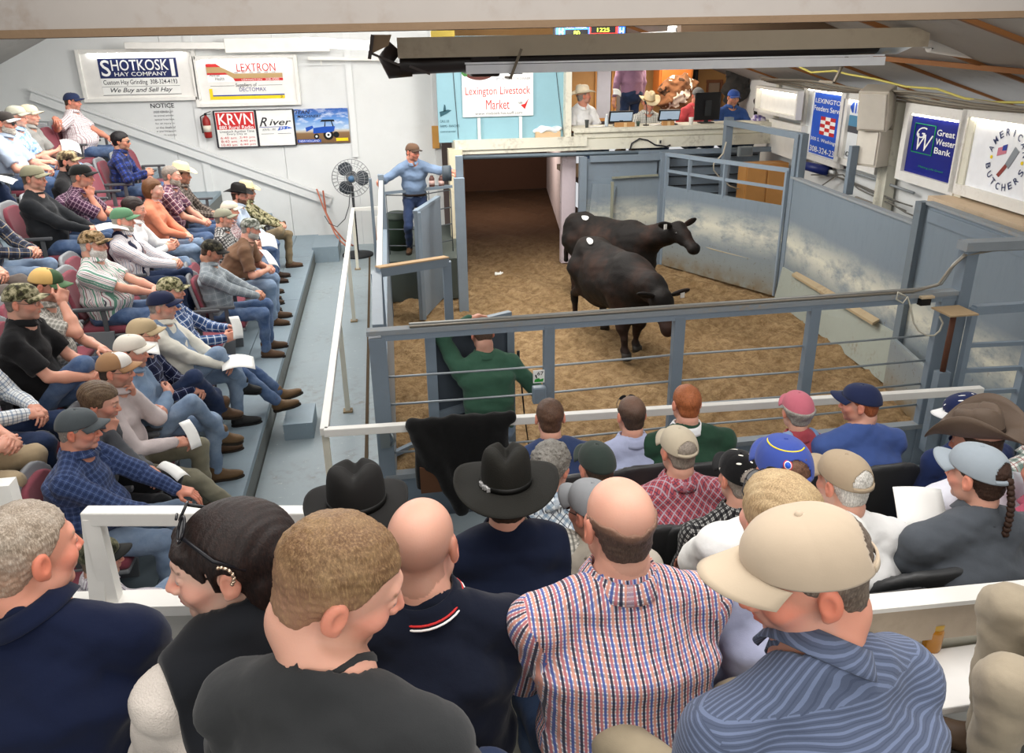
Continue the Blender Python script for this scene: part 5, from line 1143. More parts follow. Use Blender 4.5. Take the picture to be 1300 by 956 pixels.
for k,x in enumerate((548,560)):
    p=atY(x,228,12.9); t=thing('spray_bottle',('left' if k==0 else 'right')+' one of two dark bottles with white tops by the gate post','bottle',(p.x,12.88,p.z-.12),0); MB().lathe([(.04,0),(.045,.02),(.045,.14),(.02,.19)],14).build('bottle_body',plain('#5a3a34',.4),t); MB().lathe([(.02,.19),(.022,.24),(.01,.27)],12).build('nozzle',WH,t); MB().lathe([(.0465,.04),(.0465,.11)],14).build('bottle_label',plain('#c8a8a0',.5),t)
struct('trim_21',MB().box((.98,13.0,1.5),(.46,.12,.03)),BLUEG)
struct('trim_22',MB().box((.96,13.9,2.2),(.12,.05,.38)),plain('#d09a50',.6))
# ------------------------------------------------------------------ white pipe rails
def rail(name,label,pts,posts,floor,w=.055):
    t=thing(name,label,'railing',(0,0,0)); 
    for a,b in zip(pts[:-1],pts[1:]): MB().bar(a,b,w,w).build('rail',RAILW,t,bevel=.004)
    for x,y in posts: MB().bar((x,y,floor),(x,y,pts[0][2]-.02),.045,.045).build('post',plain('#d8d4c4',.6,bump=.2),t); MB().box((x,y,floor+.008),(.09,.09,.016)).build('foot_plate',plain('#8d7c62',.8),t)
    return t
z=1.28
rail('white_railing','long white square tube railing round the aisle and in front of the ring fence',[(-.50,12.5,z),(-.51,4.80,z),(4.22,4.55,z)],[(-.50,12.3),(-.50,9.75),(-.50,7.05),(-.51,4.85),(2.0,4.70),(4.15,4.55)],.35)
t=thing('back_railing','short white railing between the aisle and the gate man','railing',(0,0,0)); MB().bar((-.50,12.5,z),(-.02,12.5,z),.05,.05).build('rail',RAILW,t); 
# ------------------------------------------------------------------ fan
p=atY(446,226,13.2); t=thing('pedestal_fan','large round pedestal fan with dark blades standing at the end of the aisle','fan',(p.x,13.2,.35)); hz=p.z-.35
MB().lathe([(.26,0),(.26,.03),(.05,.06)],24).build('base',DARK,t); MB().tube([(0,0,.03),(0,0,hz-.15)],.022,10).build('pole',DARK,t); MB().tube([(0,.20,hz),(0,.05,hz)],.09,16).build('motor',DARK,t)
hd_=thing('x','','',(0,0,0)) if False else None
R=.31; mb=MB()
for k in range(30):
    a=2*PI*k/30; mb.tube([(.05*math.cos(a),-.10,hz+.05*math.sin(a)),(R*.7*math.cos(a),-.10,hz+R*.7*math.sin(a)),(R*math.cos(a),-.03,hz+R*math.sin(a)),(R*.75*math.cos(a),.06,hz+R*.75*math.sin(a))],.0035,4,caps=False)
for r,y in ((R,-.03),(R*.7,-.10),(R*.35,-.105),(R*.75,.06)): mb.tube([(r*math.cos(2*PI*k/40),y,hz+r*math.sin(2*PI*k/40)) for k in range(41)],.006 if r==R else .004,5,caps=False)
mb.build('cage',plain('#9a9c9e',.35,.6),t)
for k in range(3):
    a0=PI/2+.5+2*PI*k/3
    def bf(u,v): r=.05+.23*v; a=a0+(u-.5)*(.55+.9*math.sin(PI*min(1,v*.9+.1))); return Vector((r*math.cos(a),-.03+.05*(u-.5),hz+r*math.sin(a)))
    mb=MB(); mb.gridsurf(bf,8,8); mb.build('blade',plain('#3a4046',.5),t,solid=.004)
MB().tube([(0,-.115,hz),(0,.02,hz)],.05,16).build('hub',plain('#4a6a8a',.4),t)
# hoses, step, broom
for k,(c,w,pts) in enumerate((('#b8705a','orange hose hanging from the wall trim down to the aisle floor, left strand',((402,240),(410,262),(420,285),(425,296),(432,306),(444,316))),('#a85f48','orange hose hanging beside the first one down to the aisle floor',((410,242),(414,270),(424,290),(437,305),(448,312))))):
    mb=MB(); mb.tube([atY(x,y,13.85-.12*i/1.) for i,(x,y) in enumerate(pts)],.014,6); tag(mb.build('hose',plain(c,.6),None),w,'hose','hoses by the fan')
mb=MB(); mb.tube([atY(x,y,13.3) for x,y in ((445,235),(443,262),(438,278),(428,288),(418,284),(412,274))],.007,6); tag(mb.build('fan_cord',INK,None),'black cord looping from the fan to the wall','cord')
struct('trim_23',MB().box((-1.02,13.3,.48),(.42,.9,.26)).box((-.92,6.75,.43),(.26,.42,.16)),DECK)
mb=MB(); mb.bar(atY(470,243,12.95),atY(478,305,12.9),.025,.025,); tag(mb.build('broom_handle',plain('#a8683c',.6),None),'brown wooden broom handle leaning on the wall right of the fan','broom')
mb=MB(); mb.bar((-.36,13.0,.35),(-.2,13.0,1.05),.02,.02); tag(MB().prism([atY(473,275,13.1),atY(483,275,13.1),atY(483,306,13.1),atY(474,310,13.1)],(0,0,0),(0,.03,0)).build('leaning_board',RAILW,None),'narrow white board leaning beside the broom handle','board')
# paper scrap in ring
for i,(x,y) in enumerate(((633,347),(690,345),(600,340))):
    p=atZ(x,y,.05); V,Q=surfnet(lambda P:ell(P,(0,0,0),(.07,.05,.02))+wob(P,.02,60,i),(-.1,-.1,-.05),(.1,.1,.05),.01); 
    if i==0: o=npmesh('paper_scrap',V,Q,PAPER); o.location=p; tag(o,'small crumpled white paper scrap lying on the ring dirt','paper')
# ------------------------------------------------------------------ right wall: framed sign recesses
def WF(off=0.):
    n=math.hypot(1,WK); ux,uy=-WK/n,-1/n      # along the wall towards the viewer
    o=Vector((wx(7.,off),7.,0)); return Matrix(((ux,0,uy*1.,o.x),(uy,0,-ux*1.,o.y),(0,1,0,0),(0,0,0,1))), o, Vector((ux,uy,0))
def wcoord(x,y,off=0.): F,o,u=WF(off); p=atW(x,y,off); return (p-o).dot(u),p.z
def wallframe(name,label,tl,br,off=.13,glow=True,panelmat=None,w=.10,depth=.06):
    """window like recess with white frame, lit from a tube at the top"""
    F,o,u=WF(off); x0,z1=wcoord(*tl,off); x1,z0=wcoord(*br,off); t=thing(name,label,'sign',(0,0,0)); mb=MB(); D=F@Vector((0,0,1))-F@Vector((0,0,0)); nrm=D.normalized()
    def pc(a,b,c,d,zc,th): mb.prism([F@Vector((a,b,zc)),F@Vector((c,b,zc)),F@Vector((c,d,zc)),F@Vector((a,d,zc))],(0,0,0),nrm*th)
    pc(x0-w,z0-w,x0,z1+w,0,depth); pc(x1,z0-w,x1+w,z1+w,0,depth); pc(x0,z1,x1,z1+w,0,depth); pc(x0,z0-w,x1,z0,0,depth)
    mb.build('frame',CREAM if not glow else painted('#e2e0da','#8a7658',.5,.6,2.5),t)
    if panelmat: m2=MB(); m2.prism([F@Vector((x0,z0,0)),F@Vector((x1,z0,0)),F@Vector((x1,z1,0)),F@Vector((x0,z1,0))],(0,0,0),nrm*.012); m2.build('panel',panelmat,t)
    if glow: m3=MB(); m3.tube([F@Vector((x0+.05,z1-.016,.045)),F@Vector((x1-.05,z1-.016,.045))],.011,8); m3.build('lamp_tube',emit('#fff6e2',8.),t)
    return t,F,x0,z0,x1,z1
BLUS=plain('#2458c8',.4); DB=plain('#17207a',.35)
t,F,x0,z0,x1,z1=wallframe('feed_store_sign','tall blue lit feed store sign with red and white checker on the right wall',(1029,112),(1068,206),.12,True,plain('#e9ecee',.5),.09)
F=F@Matrix.Translation((0,0,.014)); W=x1-x0; Hh=z1-z0; c=(x0+x1)/2
xa=x0+W*.18; polyp(t,F,[(xa,z0+.01),(x1-.03,z0+.01),(x1-.03,z0+Hh*.62)]+[(xa+(x1-.03-xa)*(1-k/8),z0+Hh*(.66+.12*math.sin(PI*k/8))) for k in range(9)]+[(xa,z0+Hh*.6)],BLUS)
polyp(t,F,[(xa,z0+Hh*.95),(x1-.03,z0+Hh*.95),(x1-.03,z0+Hh*.90)]+[(xa+(x1-.03-xa)*(1-k/8),z0+Hh*(.84+.07*math.sin(PI*k/8))) for k in range(9)],BLUS)
polyp(t,F,[(xa,z0+Hh*.60),(x1-.03,z0+Hh*.60),(x1-.03,z0+Hh*.95),(xa,z0+Hh*.95)],BLUS,lift=.003)
text('LEXINGTON',(xa+.05,z0+Hh*.80,x1-.08,z0+Hh*.87),WH,t,F,bold=.02,lift=.007); text('Feeders Service',(xa+.03,z0+Hh*.68,x1-.06,z0+Hh*.76),WH,t,F,bold=.02,lift=.007)
qs=(x1-xa)*.15; qh=Hh*.055
for i in range(3):
    for j in range(5): rect(t,F,(xa+x1)/2+qs*(i-1.5),z0+Hh*.33+qh*j,(xa+x1)/2+qs*(i-.5),z0+Hh*.33+qh*(j+1),RED if (i+j)%2==0 else WH,name='checker',lift=.007)
text('300 S. Washington',(xa+.03,z0+Hh*.20,x1-.06,z0+Hh*.27),WH,t,F,bold=.02,lift=.007); text('308-324-2301',(xa+.03,z0+Hh*.04,x1-.06,z0+Hh*.13),WH,t,F,bold=.02,lift=.007)
t,F,x0,z0,x1,z1=wallframe('implement_sign','partly hidden lit sign with grey and blue panels behind the loudspeakers',(1077,125),(1112,212),.12,True,plain('#dfe2e4',.5),.09)
F=F@Matrix.Translation((0,0,.014)); W=x1-x0; Hh=z1-z0; text('MILLER',(x0+.04,z1-Hh*.22,x1-.05,z1-Hh*.04),BLUS,t,F,bold=.02); rect(t,F,x0+.04,z0+Hh*.45,x1-.06,z1-Hh*.26,plain('#4f86a8',.5)); rect(t,F,x0+.04,z0+Hh*.45,x1-.06,z0+Hh*.56,plain('#4a4a50',.6),lift=.004)
for k in range(3): disc(t,F,x0+W*.5,z0+Hh*(.38-.09*k),.03,INK)
text('308-324',(x0+.06,z0+.03,x1-.2,z0+.10),INK,t,F,bold=.02)
t,F,x0,z0,x1,z1=wallframe('bank_sign','dark blue lit bank sign with white lettering in a white frame',(1161,143),(1210,234),.12,True,DB,.11)
F=F@Matrix.Translation((0,0,.014)); W=x1-x0; Hh=z1-z0; GRN=plain('#1f9a5a',.5)
gx0,gx1,gz0,gz1=x0+W*.10,x0+W*.52,z0+Hh*.36,z0+Hh*.84
mb=MB(); cr=[(gx0,gz0),(gx1,gz0),(gx1,gz1),(gx0,gz1),(gx0,gz0)]
mb.tube([F@Vector((a,b,.003)) for a,b in cr],.007,5); mb.build('green_border',GRN,t)
text('G',(gx0+.05,gz0+.17,gx0+.26,gz1-.03),WH,t,F,shear=.35,bold=.0); text('W',(gx0+.08,gz0+.03,gx1-.02,gz0+.22),WH,t,F,shear=.3,bold=.0)
for i,s in enumerate(('Great','Western','Bank')): text(s,(x0+W*.56,z0+Hh*(.70-.145*i),x0+W*(.90,.985,.88)[i],z0+Hh*(.80-.145*i)),WH,t,F,bold=.025)
text('Making Life Great',(x0+W*.3,z0+Hh*.12,x0+W*.8,z0+Hh*.16),GRN,t,F)
t,F,x0,z0,x1,z1=wallframe('butcher_sign','white lit butcher sign with curved lettering round a flag and cleaver',(1236,148),(1345,268),.12,True,plain('#eceef2',.4),.11)
F=F@Matrix.Translation((0,0,.014)); c=wcoord(1279,203,.12); R_=.27; BI=plain('#2a3560',.5)
def ringtext(s,a0,a1,flip=False):
    for i,ch in enumerate(s):
        if ch==' ': continue
        a=rad(a0+(a1-a0)*i/(len(s)-1)); cx_,cz_=c[0]+R_*math.cos(a),c[1]+R_*math.sin(a); th=(a-PI/2) if not flip else (a+PI/2)
        Fl=F@Matrix.Translation((cx_,cz_,0))@Matrix.Rotation(th,4,'Z'); wd_=.006 if ch=='I' else .028; text(ch,(-wd_,-.035,wd_,.035),BI,t,Fl,bold=.02)
ringtext('AMERICAN',162,18); ringtext('BUTCHERS',200,340,True)
polyp(t,F,[(c[0]-.15,c[1]+.02),(c[0]-.02,c[1]+.06),(c[0]-.02,c[1]+.14),(c[0]-.15,c[1]+.10)],plain('#c87a8a',.5)); polyp(t,F,[(c[0]-.08,c[1]+.08),(c[0]-.02,c[1]+.09),(c[0]-.02,c[1]+.15),(c[0]-.08,c[1]+.13)],BLU,lift=.006)
polyp(t,F,[(c[0]+.0,c[1]-.04),(c[0]+.06,c[1]-.08),(c[0]+.17,c[1]+.10),(c[0]+.10,c[1]+.14)],plain('#8a9096',.4)); polyp(t,F,[(c[0]-.10,c[1]-.16),(c[0]-.06,c[1]-.18),(c[0]+.04,c[1]-.06),(c[0]+.01,c[1]-.03)],plain('#8a3a34',.5))
for a,b in ((-.23,.0),(.24,.0)): disc(t,F,c[0]+a,c[1]+b,.02,YEL,n=5)
text('Beaver City, NE',(c[0]-.22,c[1]-.45,c[0]+.12,c[1]-.39),INK,t,F); text('AmericanButchers.com',(c[0]-.15,c[1]-.60,c[0]+.42,c[1]-.53),RED,t,F)
# blank lit box at the far end of the right wall
t,F,x0,z0,x1,z1=wallframe('blank_light_box','blank white glowing sign box at the far end of the right wall',(968,112),(1016,148),.30,True,plain('#f0efec',.5),.05,.10)
t=thing('wall_cupboard','plain white wall cupboard beneath the blank light box','cupboard',(0,0,0)); F,o,u=WF(.12); a=wcoord(985,150,.12); b=wcoord(1022,205,.12); n=(F@Vector((0,0,1))-F@Vector((0,0,0)))
mb=MB(); mb.prism([F@Vector((a[0],b[1],0)),F@Vector((b[0],b[1],0)),F@Vector((b[0],a[1],0)),F@Vector((a[0],a[1],0))],(0,0,0),n*.12); mb.build('body',RAILW,t)
mb=MB(); mb.prism([F@Vector((a[0]+.05,b[1]+.04,.12)),F@Vector((b[0]-.05,b[1]+.04,.12)),F@Vector((b[0]-.05,a[1]-.04,.12)),F@Vector((a[0]+.05,a[1]-.04,.12))],(0,0,0),n*.012); mb.build('door',RAILW,t)
# post between windows and loudspeakers
mb=MB(); p=atW(1134,180,.10); mb.box((p.x-.02,p.y,2.2),(.14,.20,1.5)); p=atW(1230,200,.10); mb.box((p.x,p.y,2.45),(.12,.12,1.0)); struct('trim_24',mb,CREAM)
SPK=plain('#c8c0b2',.6)
def speaker(label,px,py,off,h,w,d,rz,tilt):
    p=atW(px,py,off); t=thing('loudspeaker',label,'loudspeaker',tuple(p),rz,'loudspeakers on the right wall'); M=Matrix.Rotation(tilt,3,'X')
    MB().box((0,0,0),(w,d,h),M).build('cabinet',SPK,t,bevel=.015); MB().box(M@Vector((0,-d/2-.008,0)),(w-.05,.016,h-.06),M).build('grille',plain('#d8d2c6',.7,bump=.5,bscale=300.),t,bevel=.005); MB().bar((0,d/2,0),(0,d/2+.12,.05),.04,.04).build('bracket',DARK,t)
speaker('upper beige loudspeaker tilted down on the post between the lit signs',1113,137,.42,.50,.36,.30,rad(-50),rad(14)); speaker('lower beige loudspeaker hanging straight below the tilted one',1109,187,.34,.46,.34,.26,rad(-70),0.)
# pipes and wires on right wall
mb=MB()
for k,pts in enumerate((((1036,205),(1053,210),(1100,224),(1160,245)),((1040,215),(1080,232),(1120,250),(1158,262)),((1030,222),(1070,222),(1090,240),(1150,268)),((1043,236),(1060,224),(1075,228),(1140,256)),((1128,256),(1150,270),(1165,276)))):
    m=MB(); m.tube([atW(x,y,.10+.02*k) for x,y in pts],.018 if k==0 else .010,6); tag(m.build('wall_cable',plain('#6c6a64' if k else '#8a8f92',.5),None),'grey cables running along the right wall above the ring panel','cable','cables on the right wall')
t=thing('air_vent','grey louvred vent low on the right wall','vent',(0,0,0)); F,o,u=WF(.02); a=wcoord(1088,249,.02); b=wcoord(1120,268,.02); n=(F@Vector((0,0,1))-F@Vector((0,0,0))); mb=MB(); mb.prism([F@Vector((a[0],b[1],0)),F@Vector((b[0],b[1],0)),F@Vector((b[0],a[1],0)),F@Vector((a[0],a[1],0))],(0,0,0),n*.02); mb.build('vent_frame',plain('#77736c',.6),t)
for k in range(5): mb=MB(); zz=b[1]+(a[1]-b[1])*(k+.5)/5; mb.bar(F@Vector((a[0]+.01,zz,.03)),F@Vector((b[0]-.01,zz,.03)),.01,.02); mb.build('slat',plain('#9a958c',.6),t)
t=thing('blue_jug','dark blue plastic jug lying on the shelf behind the pen','jug',(0,0,0)); p=atW(1012,208,.42); MB().tube([p,p+Vector((.25,-.5,-.05))],[.06,.08],12).build('jug_body',plain('#1c2760',.4),t); MB().tube([p+Vector((.25,-.5,-.05)),p+Vector((.29,-.58,-.06))],.03,10).build('jug_cap',WH,t)
t=thing('wooden_cabinet','tan wooden cabinet standing behind the bars of the swing gate','cabinet',(6.35,12.4,0)); MB().box((0,0,.9),(.75,.3,1.75)).build('body',WOOD,t); mb=MB(); MB().box((-.19,-.16,.9),(.35,.02,1.65)).build('door',WOOD,t,bevel=.008); MB().box((.19,-.16,.9),(.35,.02,1.65)).build('door',WOOD,t,bevel=.008)
t=thing('junction_box','small grey junction box on the corner post by the desk','box',tuple(atY(946,192,12.5))); MB().box((0,0,0),(.24,.08,.16)).build('box_body',plain('#7d8384',.5),t); MB().box((0,-.045,0),(.20,.01,.12)).build('box_cover',plain('#5f6668',.5),t)
mb=MB(); mb.tube([atY(x,y,12.3) for x,y in ((922,180),(918,195),(906,208),(906,216),(914,226),(926,236),(938,240))],.012,6); tag(mb.build('hanging_cable',plain('#c4bca8',.6),None),'pale cord hanging from the desk down behind the swing gate','cord')
# ------------------------------------------------------------------ heater, duct, board under the roof
HY=7.4
t=thing('tube_heater','long radiant tube heater with black tube, pale reflector and galvanised elbow','heater',(0,0,0)); a=atY(505,61,HY); b=atY(1170,47,HY-.3)
MB().bar(a,b,.25,.17).build('casing',painted('#b3a58f','#5d4d3c',.4,.6,1.2),t)
a2=atY(508,84,HY); b2=atY(1138,56,HY-.3); MB().tube([a2+Vector((0,0,-.0)),a2+(b2-a2)*.5,b2],.075,16).build('black_tube',plain('#2c2624',.4),t)
MB().tube([b2+Vector((-.2,0,0)),b2,b2+Vector((.16,0,.06)),b2+Vector((.26,0,.22)),b2+Vector((.28,0,.42))],[.085,.09,.09,.09,.09],16).build('elbow',plain('#b5bcc0',.3,.7),t)
r1=atY(590,88,HY-.1); r2=atY(1115,77,HY-.3)
mb=MB(); 
for s in(-1,1): mb.bar(r1+Vector((0,.10*s,-.0)),r2+Vector((0,.10*s,0)),.02,.075)
mb.bar(r1+Vector((0,0,.05)),r2+Vector((0,0,.05)),.20,.015); mb.build('reflector',plain('#f4f5fa',.4),t)
MB().box(a2+Vector((.75,-.02,-.0)),(.26,.22,.20)).build('burner_box',plain('#2a221f',.5),t,bevel=.02); MB().tube([a2+Vector((-.03,0,.16)),a2+Vector((-.12,0,.06)),a2+Vector((-.08,0,-.04)),a2+Vector((.1,0,-.03))],[.07,.075,.07,.06],14).build('end_bend',plain('#2a211e',.4),t)
for x,y0,y1 in ((662,62,92),(1076,70,88)): 
    m=MB(); p=atY(x,y0,HY-.25); m.bar(p,p+Vector((-.10,0,-.24)),.03,.02); m.bar(p+Vector((-.10,0,-.24)),p+Vector((-.10,.25,-.24)),.03,.02); m.build('hanger',plain('#7d7262',.5,.4),t)
mb=MB(); p=atY(1180,58,HY-.2); mb.tube([p+Vector((0,0,-.02)),p+Vector((.0,0,.0)),atY(1320,80,HY-.2)],.06,12); tag(mb.build('white_pipe',painted('#c9c4bc','#8a6a48',.6),None),'thick white pipe running to the right from the heater elbow','pipe')
mb=MB(); mb.bar(atY(448,66,9.),atY(475,74,9.),.03,.03); 
t=thing('hanging_flap','tan board bracket hanging at the left end of the heater','bracket',(0,0,0)); MB().prism([atY(474,44,HY-.2),atY(497,44,HY-.2),atY(493,58,HY-.2),atY(472,68,HY-.2)],(0,0,0),(0,.03,0)).build('flap',plain('#8a745c',.8),t); mb=MB(); mb.bar(atY(473,44,HY-.2),atY(469,75,HY-.2),.02,.03); mb.bar(atY(472,68,HY-.2),atY(508,83,HY-.2),.02,.02); mb.bar(atY(520,84,HY-.2),atY(546,94,HY-.2),.02,.02); mb.build('arm',plain('#4c4440',.6),t)
# score board
t=thing('price_display','blue and red electronic price display hanging under the roof','display',(0,0,0)); Y=11.; a=atY(706,48,Y); b=atY(794,33,Y); b.z+=.1; MB().box(((a.x+b.x)/2,Y+.06,(a.z+b.z)/2),(b.x-a.x+.04,.10,b.z-a.z+.04)).build('housing',BLACK,t); F=BW(Y+.008); W=b.x-a.x; Hh=b.z-a.z
SB=emit('#2a5fd8',1.5); SR=emit('#e0302a',1.5); SW=emit('#cfe0ff',1.5); SY=emit('#c8e03a',2.5)
rect(t,F,a.x,a.z,a.x+W*.48,b.z,SB); rect(t,F,a.x+W*.48,a.z,a.x+W*.90,b.z,SR); rect(t,F,a.x+W*.90,a.z,b.x,b.z,SB)
rect(t,F,a.x+W*.13,a.z+Hh*.08,a.x+W*.46,a.z+Hh*.42,BLACK,lift=.004); rect(t,F,a.x+W*.50,a.z+Hh*.22,a.x+W*.86,a.z+Hh*.56,BLACK,lift=.004)
text('80',(a.x+W*.25,a.z+Hh*.13,a.x+W*.34,a.z+Hh*.36),SY,t,F,bold=.02,lift=.008); text('1225',(a.x+W*.59,a.z+Hh*.28,a.x+W*.77,a.z+Hh*.50),SY,t,F,bold=.02,lift=.008); text('Head Weight',(a.x+W*.14,a.z+Hh*.47,a.x+W*.44,a.z+Hh*.56),SW,t,F,lift=.008); text('Avg Weight',(a.x+W*.55,a.z+Hh*.05,a.x+W*.80,a.z+Hh*.17),SW,t,F,lift=.008)
for k in (0,1): text('H',(a.x+W*(.02+.88*k+.02),a.z+Hh*.1,a.x+W*(.08+.88*k+.02),a.z+Hh*.5),SW,t,F,bold=.03,lift=.006)
tag(MB().box(atY(562,48,10.),(.28,.1,.16)).build('yellow_board',plain('#b8a24a',.7),None),'small mustard yellow board near the ceiling above the heater','board')
t=thing('camera_unit','small white camera on the roof beam right of the price display','camera',tuple(atY(857,38,9.6))); MB().box((0,0,0),(.12,.2,.09)).build('camera_body',WH,t,bevel=.01); MB().tube([(0,-.1,0),(0,-.15,0)],.03,10).build('lens',BLACK,t); MB().bar((-.05,0,-.02),(-.75,0,-.05),.02,.02).build('arm',WH,t)
mb=MB(); mb.tube([atY(x,y,Y_) for x,y,Y_ in ((1015,85,10.),(1030,92,9.8),(1060,90,9.4),(1075,94,9.2),(1110,100,8.8),(1150,110,8.4),(1190,113,7.9),(1225,125,7.5),(1260,130,7.1),(1300,130,6.7),(1330,136,6.4))],.013,6); tag(mb.build('extension_cord',plain('#c9bd62',.5),None),'yellow extension cord slung along under the sloping right ceiling','cord')
for k in range(5):
    m=MB(); m.tube([Vector((wx(y,.15+.05*k),y,2.98+.03*k+.02*math.sin(y*2.+k))) for y in np.linspace(5.5,13.5,14)],.014+.004*(k%2),6); tag(m.build('roof_cable',plain('#7b7264' if k%2 else '#8f887a',.6),None),'dusty cables bundled along the top of the right wall','cable','cables under the right roof edge')
# ------------------------------------------------------------------ near rails and boards
t=thing('stand_railing','near white railing between the steps and the left stand','railing',(0,0,0)); zz=2.28
A=atZ(-40,652,zz); B=atZ(108,655,zz); C_=atZ(430,659,zz)
MB().bar(B,C_+Vector((.1,0,0)),.05,.05).build('rail',RAILW,t,bevel=.004); MB().bar(atZ(117,650,zz),atZ(128,762,1.95),.05,.06).build('post',RAILW,t)
p=atZ(118,655,zz); lo_=[Vector((p.x,p.y+.02,1.95))]; MB().bar(Vector((p.x-.30,p.y+.04,1.93)),Vector((C_.x+.2,C_.y+.02,1.93)),.09,.04).build('rail',RAILW,t); MB().bar(Vector((p.x-.02,p.y,1.79)),Vector((C_.x+.2,C_.y,1.79)),.03,.26).build('kick_board',painted('#cfccc4','#9a7a52',.5),t)
MB().bar(Vector((p.x,p.y,1.7)),Vector((p.x,p.y,2.28)),.05,.05).build('post',RAILW,t)
q1=atY(4,612,2.6); MB().bar(q1,Vector((q1.x,q1.y,1.7)),.06,.06).build('post',RAILW,t)
t=thing('seat_front_board','long cream board wall in front of the upper seats','board',(0,0,0)); MB().bar((-.15,1.765,2.035),(2.9,1.74,1.93),.045,.14).build('board',painted('#b8a894','#7d6a52',.5,.6,1.5),t); MB().bar((-.15,1.765,2.112),(2.9,1.74,2.005),.07,.016).build('cap_strip',RAILW,t); MB().bar((-.15,1.785,1.2),(2.9,1.76,1.2),.03,1.5).build('lower_board',CREAM,t)
t=thing('white_counter','white counter top behind the board at the right','counter',(0,0,0)); MB().box((1.85,1.63,1.835),(1.5,.22,.03)).build('counter_top',plain('#f2f0ec',.4),t,bevel=.005); MB().box((1.85,1.7,1.62),(1.4,.03,.40)).build('support',RAILW,t)
p=atZ(1181,822,1.85); t=thing('amber_jar','small amber glass jar on the white counter','jar',(p.x,p.y,1.85)); MB().lathe([(.028,0),(.030,.01),(.030,.075),(.026,.09)],18).build('jar_body',plain('#b5781a',.1,spec=.6),t); MB().lathe([(.027,.088),(.027,.105)],18).build('jar_lid',plain('#c9a24a',.3),t)
# ================================================================== CHAIRS
MAROON=cloth('#8e3345',.06,.1); SHELL=plain('#85878a',.45); CHARC=plain('#3a3b3c',.42,spec=.4,bump=.15,bscale=300.)
def shellmesh(w,h,t,rc,z0,y0,lean,bend,hh=.013,flat=False):
    def fn(P):
        c,s=math.cos(lean),math.sin(lean); y=P[:,1]-y0; z=P[:,2]-z0; u=y*c+z*s; v=-y*s+z*c-h/2; x=P[:,0]
        u=u-bend*x*x
        q=np.stack([np.abs(x)-(w/2-rc),np.abs(v)-(h/2-rc)],1); d2=np.sqrt((np.maximum(q,0)**2).sum(1))+np.minimum(q.max(1),0)-rc
        return smax(d2,np.abs(u)-t/2,.012)
    return surfnet(fn,(-w/2-.05,y0-.30,z0-.10),(w/2+.05,y0+.22,z0+h+.10),hh)
def chair_master(kind):
    t=thing('theatre_seat' if kind=='m' else 'plastic_seat','x','chair',(0,0,0))
    if kind=='m':
        V,Q=shellmesh(.47,.56,.035,.16,.40,-.155,.22,.5); npmesh('back_shell',V,Q,SHELL,t)
        V,Q=shellmesh(.39,.44,.045,.13,.47,-.140,.22,.5); npmesh('backrest',V,Q,MAROON,t)
    else:
        V,Q=shellmesh(.52,.60,.035,.21,.40,-.165,.16,.9); npmesh('backrest',V,Q,CHARC,t)
    sm=MAROON if kind=='m' else CHARC
    V,Q=surfnet(lambda P:rbox(P,(0,.05,.405),(.22,.21,.035),.03),(-.27,-.2,.34),(.27,.3,.47),.014); npmesh('seat',V,Q,sm,t)
    if kind=='m': MB().box((0,.05,.36),(.43,.40,.03)).build('seat_pan',SHELL,t,bevel=.01)
    for s in(-1,1):
        if kind=='m': MB().box((s*.262,.02,.625),(.045,.34,.03)).box((s*.262,-.13,.5),(.03,.05,.24)).box((s*.262,.10,.52),(.025,.04,.2)).build('armrest',plain('#55575a',.5),t,bevel=.008)
        mb=MB(); mb.prism([(s*.262,-.12,0),(s*.262,.12,0),(s*.262,.16,.42),(s*.262,-.16,.42)],(0,0,0),(.02,0,0)); mb.build('support',SHELL if kind=='m' else DARK,t)
    return t
CHM={}
def chair(kind,loc,rz,label,group):
    if kind not in CHM:
        CHM[kind]=c=chair_master(kind)
    else: c=copy_tree(CHM[kind])
    c.location=loc; c.rotation_euler=(0,0,rz); c['label']=label
    if group: c['group']=group
    return c
SHEET_M=plain('#f0f0ec',.85)
def sheet(label,p,rot=(0,0,0),w=.21,h=.27,bend=.03,group=None,name='sale_sheet'):
    M=Euler(rot).to_matrix(); mb=MB(); mb.gridsurf(lambda u,v:M@Vector(((u-.5)*w,(v-.5)*h,bend*math.sin(PI*u)+bend*.5*math.sin(3*v))),7,7)
    o=mb.build(name,SHEET_M,None,solid=.0012); o.location=p; return tag(o,label,'paper',group)
# ================================================================== PEOPLE IN THE LEFT STAND
R90=rad(-90); JN=denim('#3b5c8c','#86a2c4',.5); JD=denim('#22355a','#3f5680',.35); JL=denim('#6d8cb0','#a9bfd6',.5); KH=cloth('#a08f6c'); OLV=cloth('#7f7a60'); BLKP=cloth('#26272a')
BOOT=('boot','#5a4330','#2a211a'); BOOTD=('boot','#3c2a1e','#1c1714'); SH1=('shoe','#6a5238','#2b241c'); SHB=('shoe','#242424','#151515')
CP=lambda c,b=None,**k:(cloth(c,.05,.15),cloth(b or c,.05,.15),k)
CMC=camo(); CM2=camo('#9a9472','#5a5a3e','#b8b090','#3a3628',22.); CMG=camo('#8b8d84','#5f6258','#a8aaa2','#44463e',22.)
FLO={1:.57,2:.99,3:1.41,4:1.83}
def L(row,x,y,Y,label,ch=True,dz=0.,**k):
    p=atY(x,y,Y); r=person(label,p,FLO[row],k.pop('rz',R90),**k)
    if ch:
        bpy.context.view_layer.update(); l=r['root'].location
        zc=FLO[row]
        cx=(-1.93,-2.70,-3.46,-4.25)[row-1]
        chair('m',(min(max(l.x,cx-.12),cx+.14),l.y,zc),R90,'maroon theatre seat holding the '+(ch if isinstance(ch,str) else ' '.join(label.split()[:11])),'occupied theatre seats of the left stand')
    return r
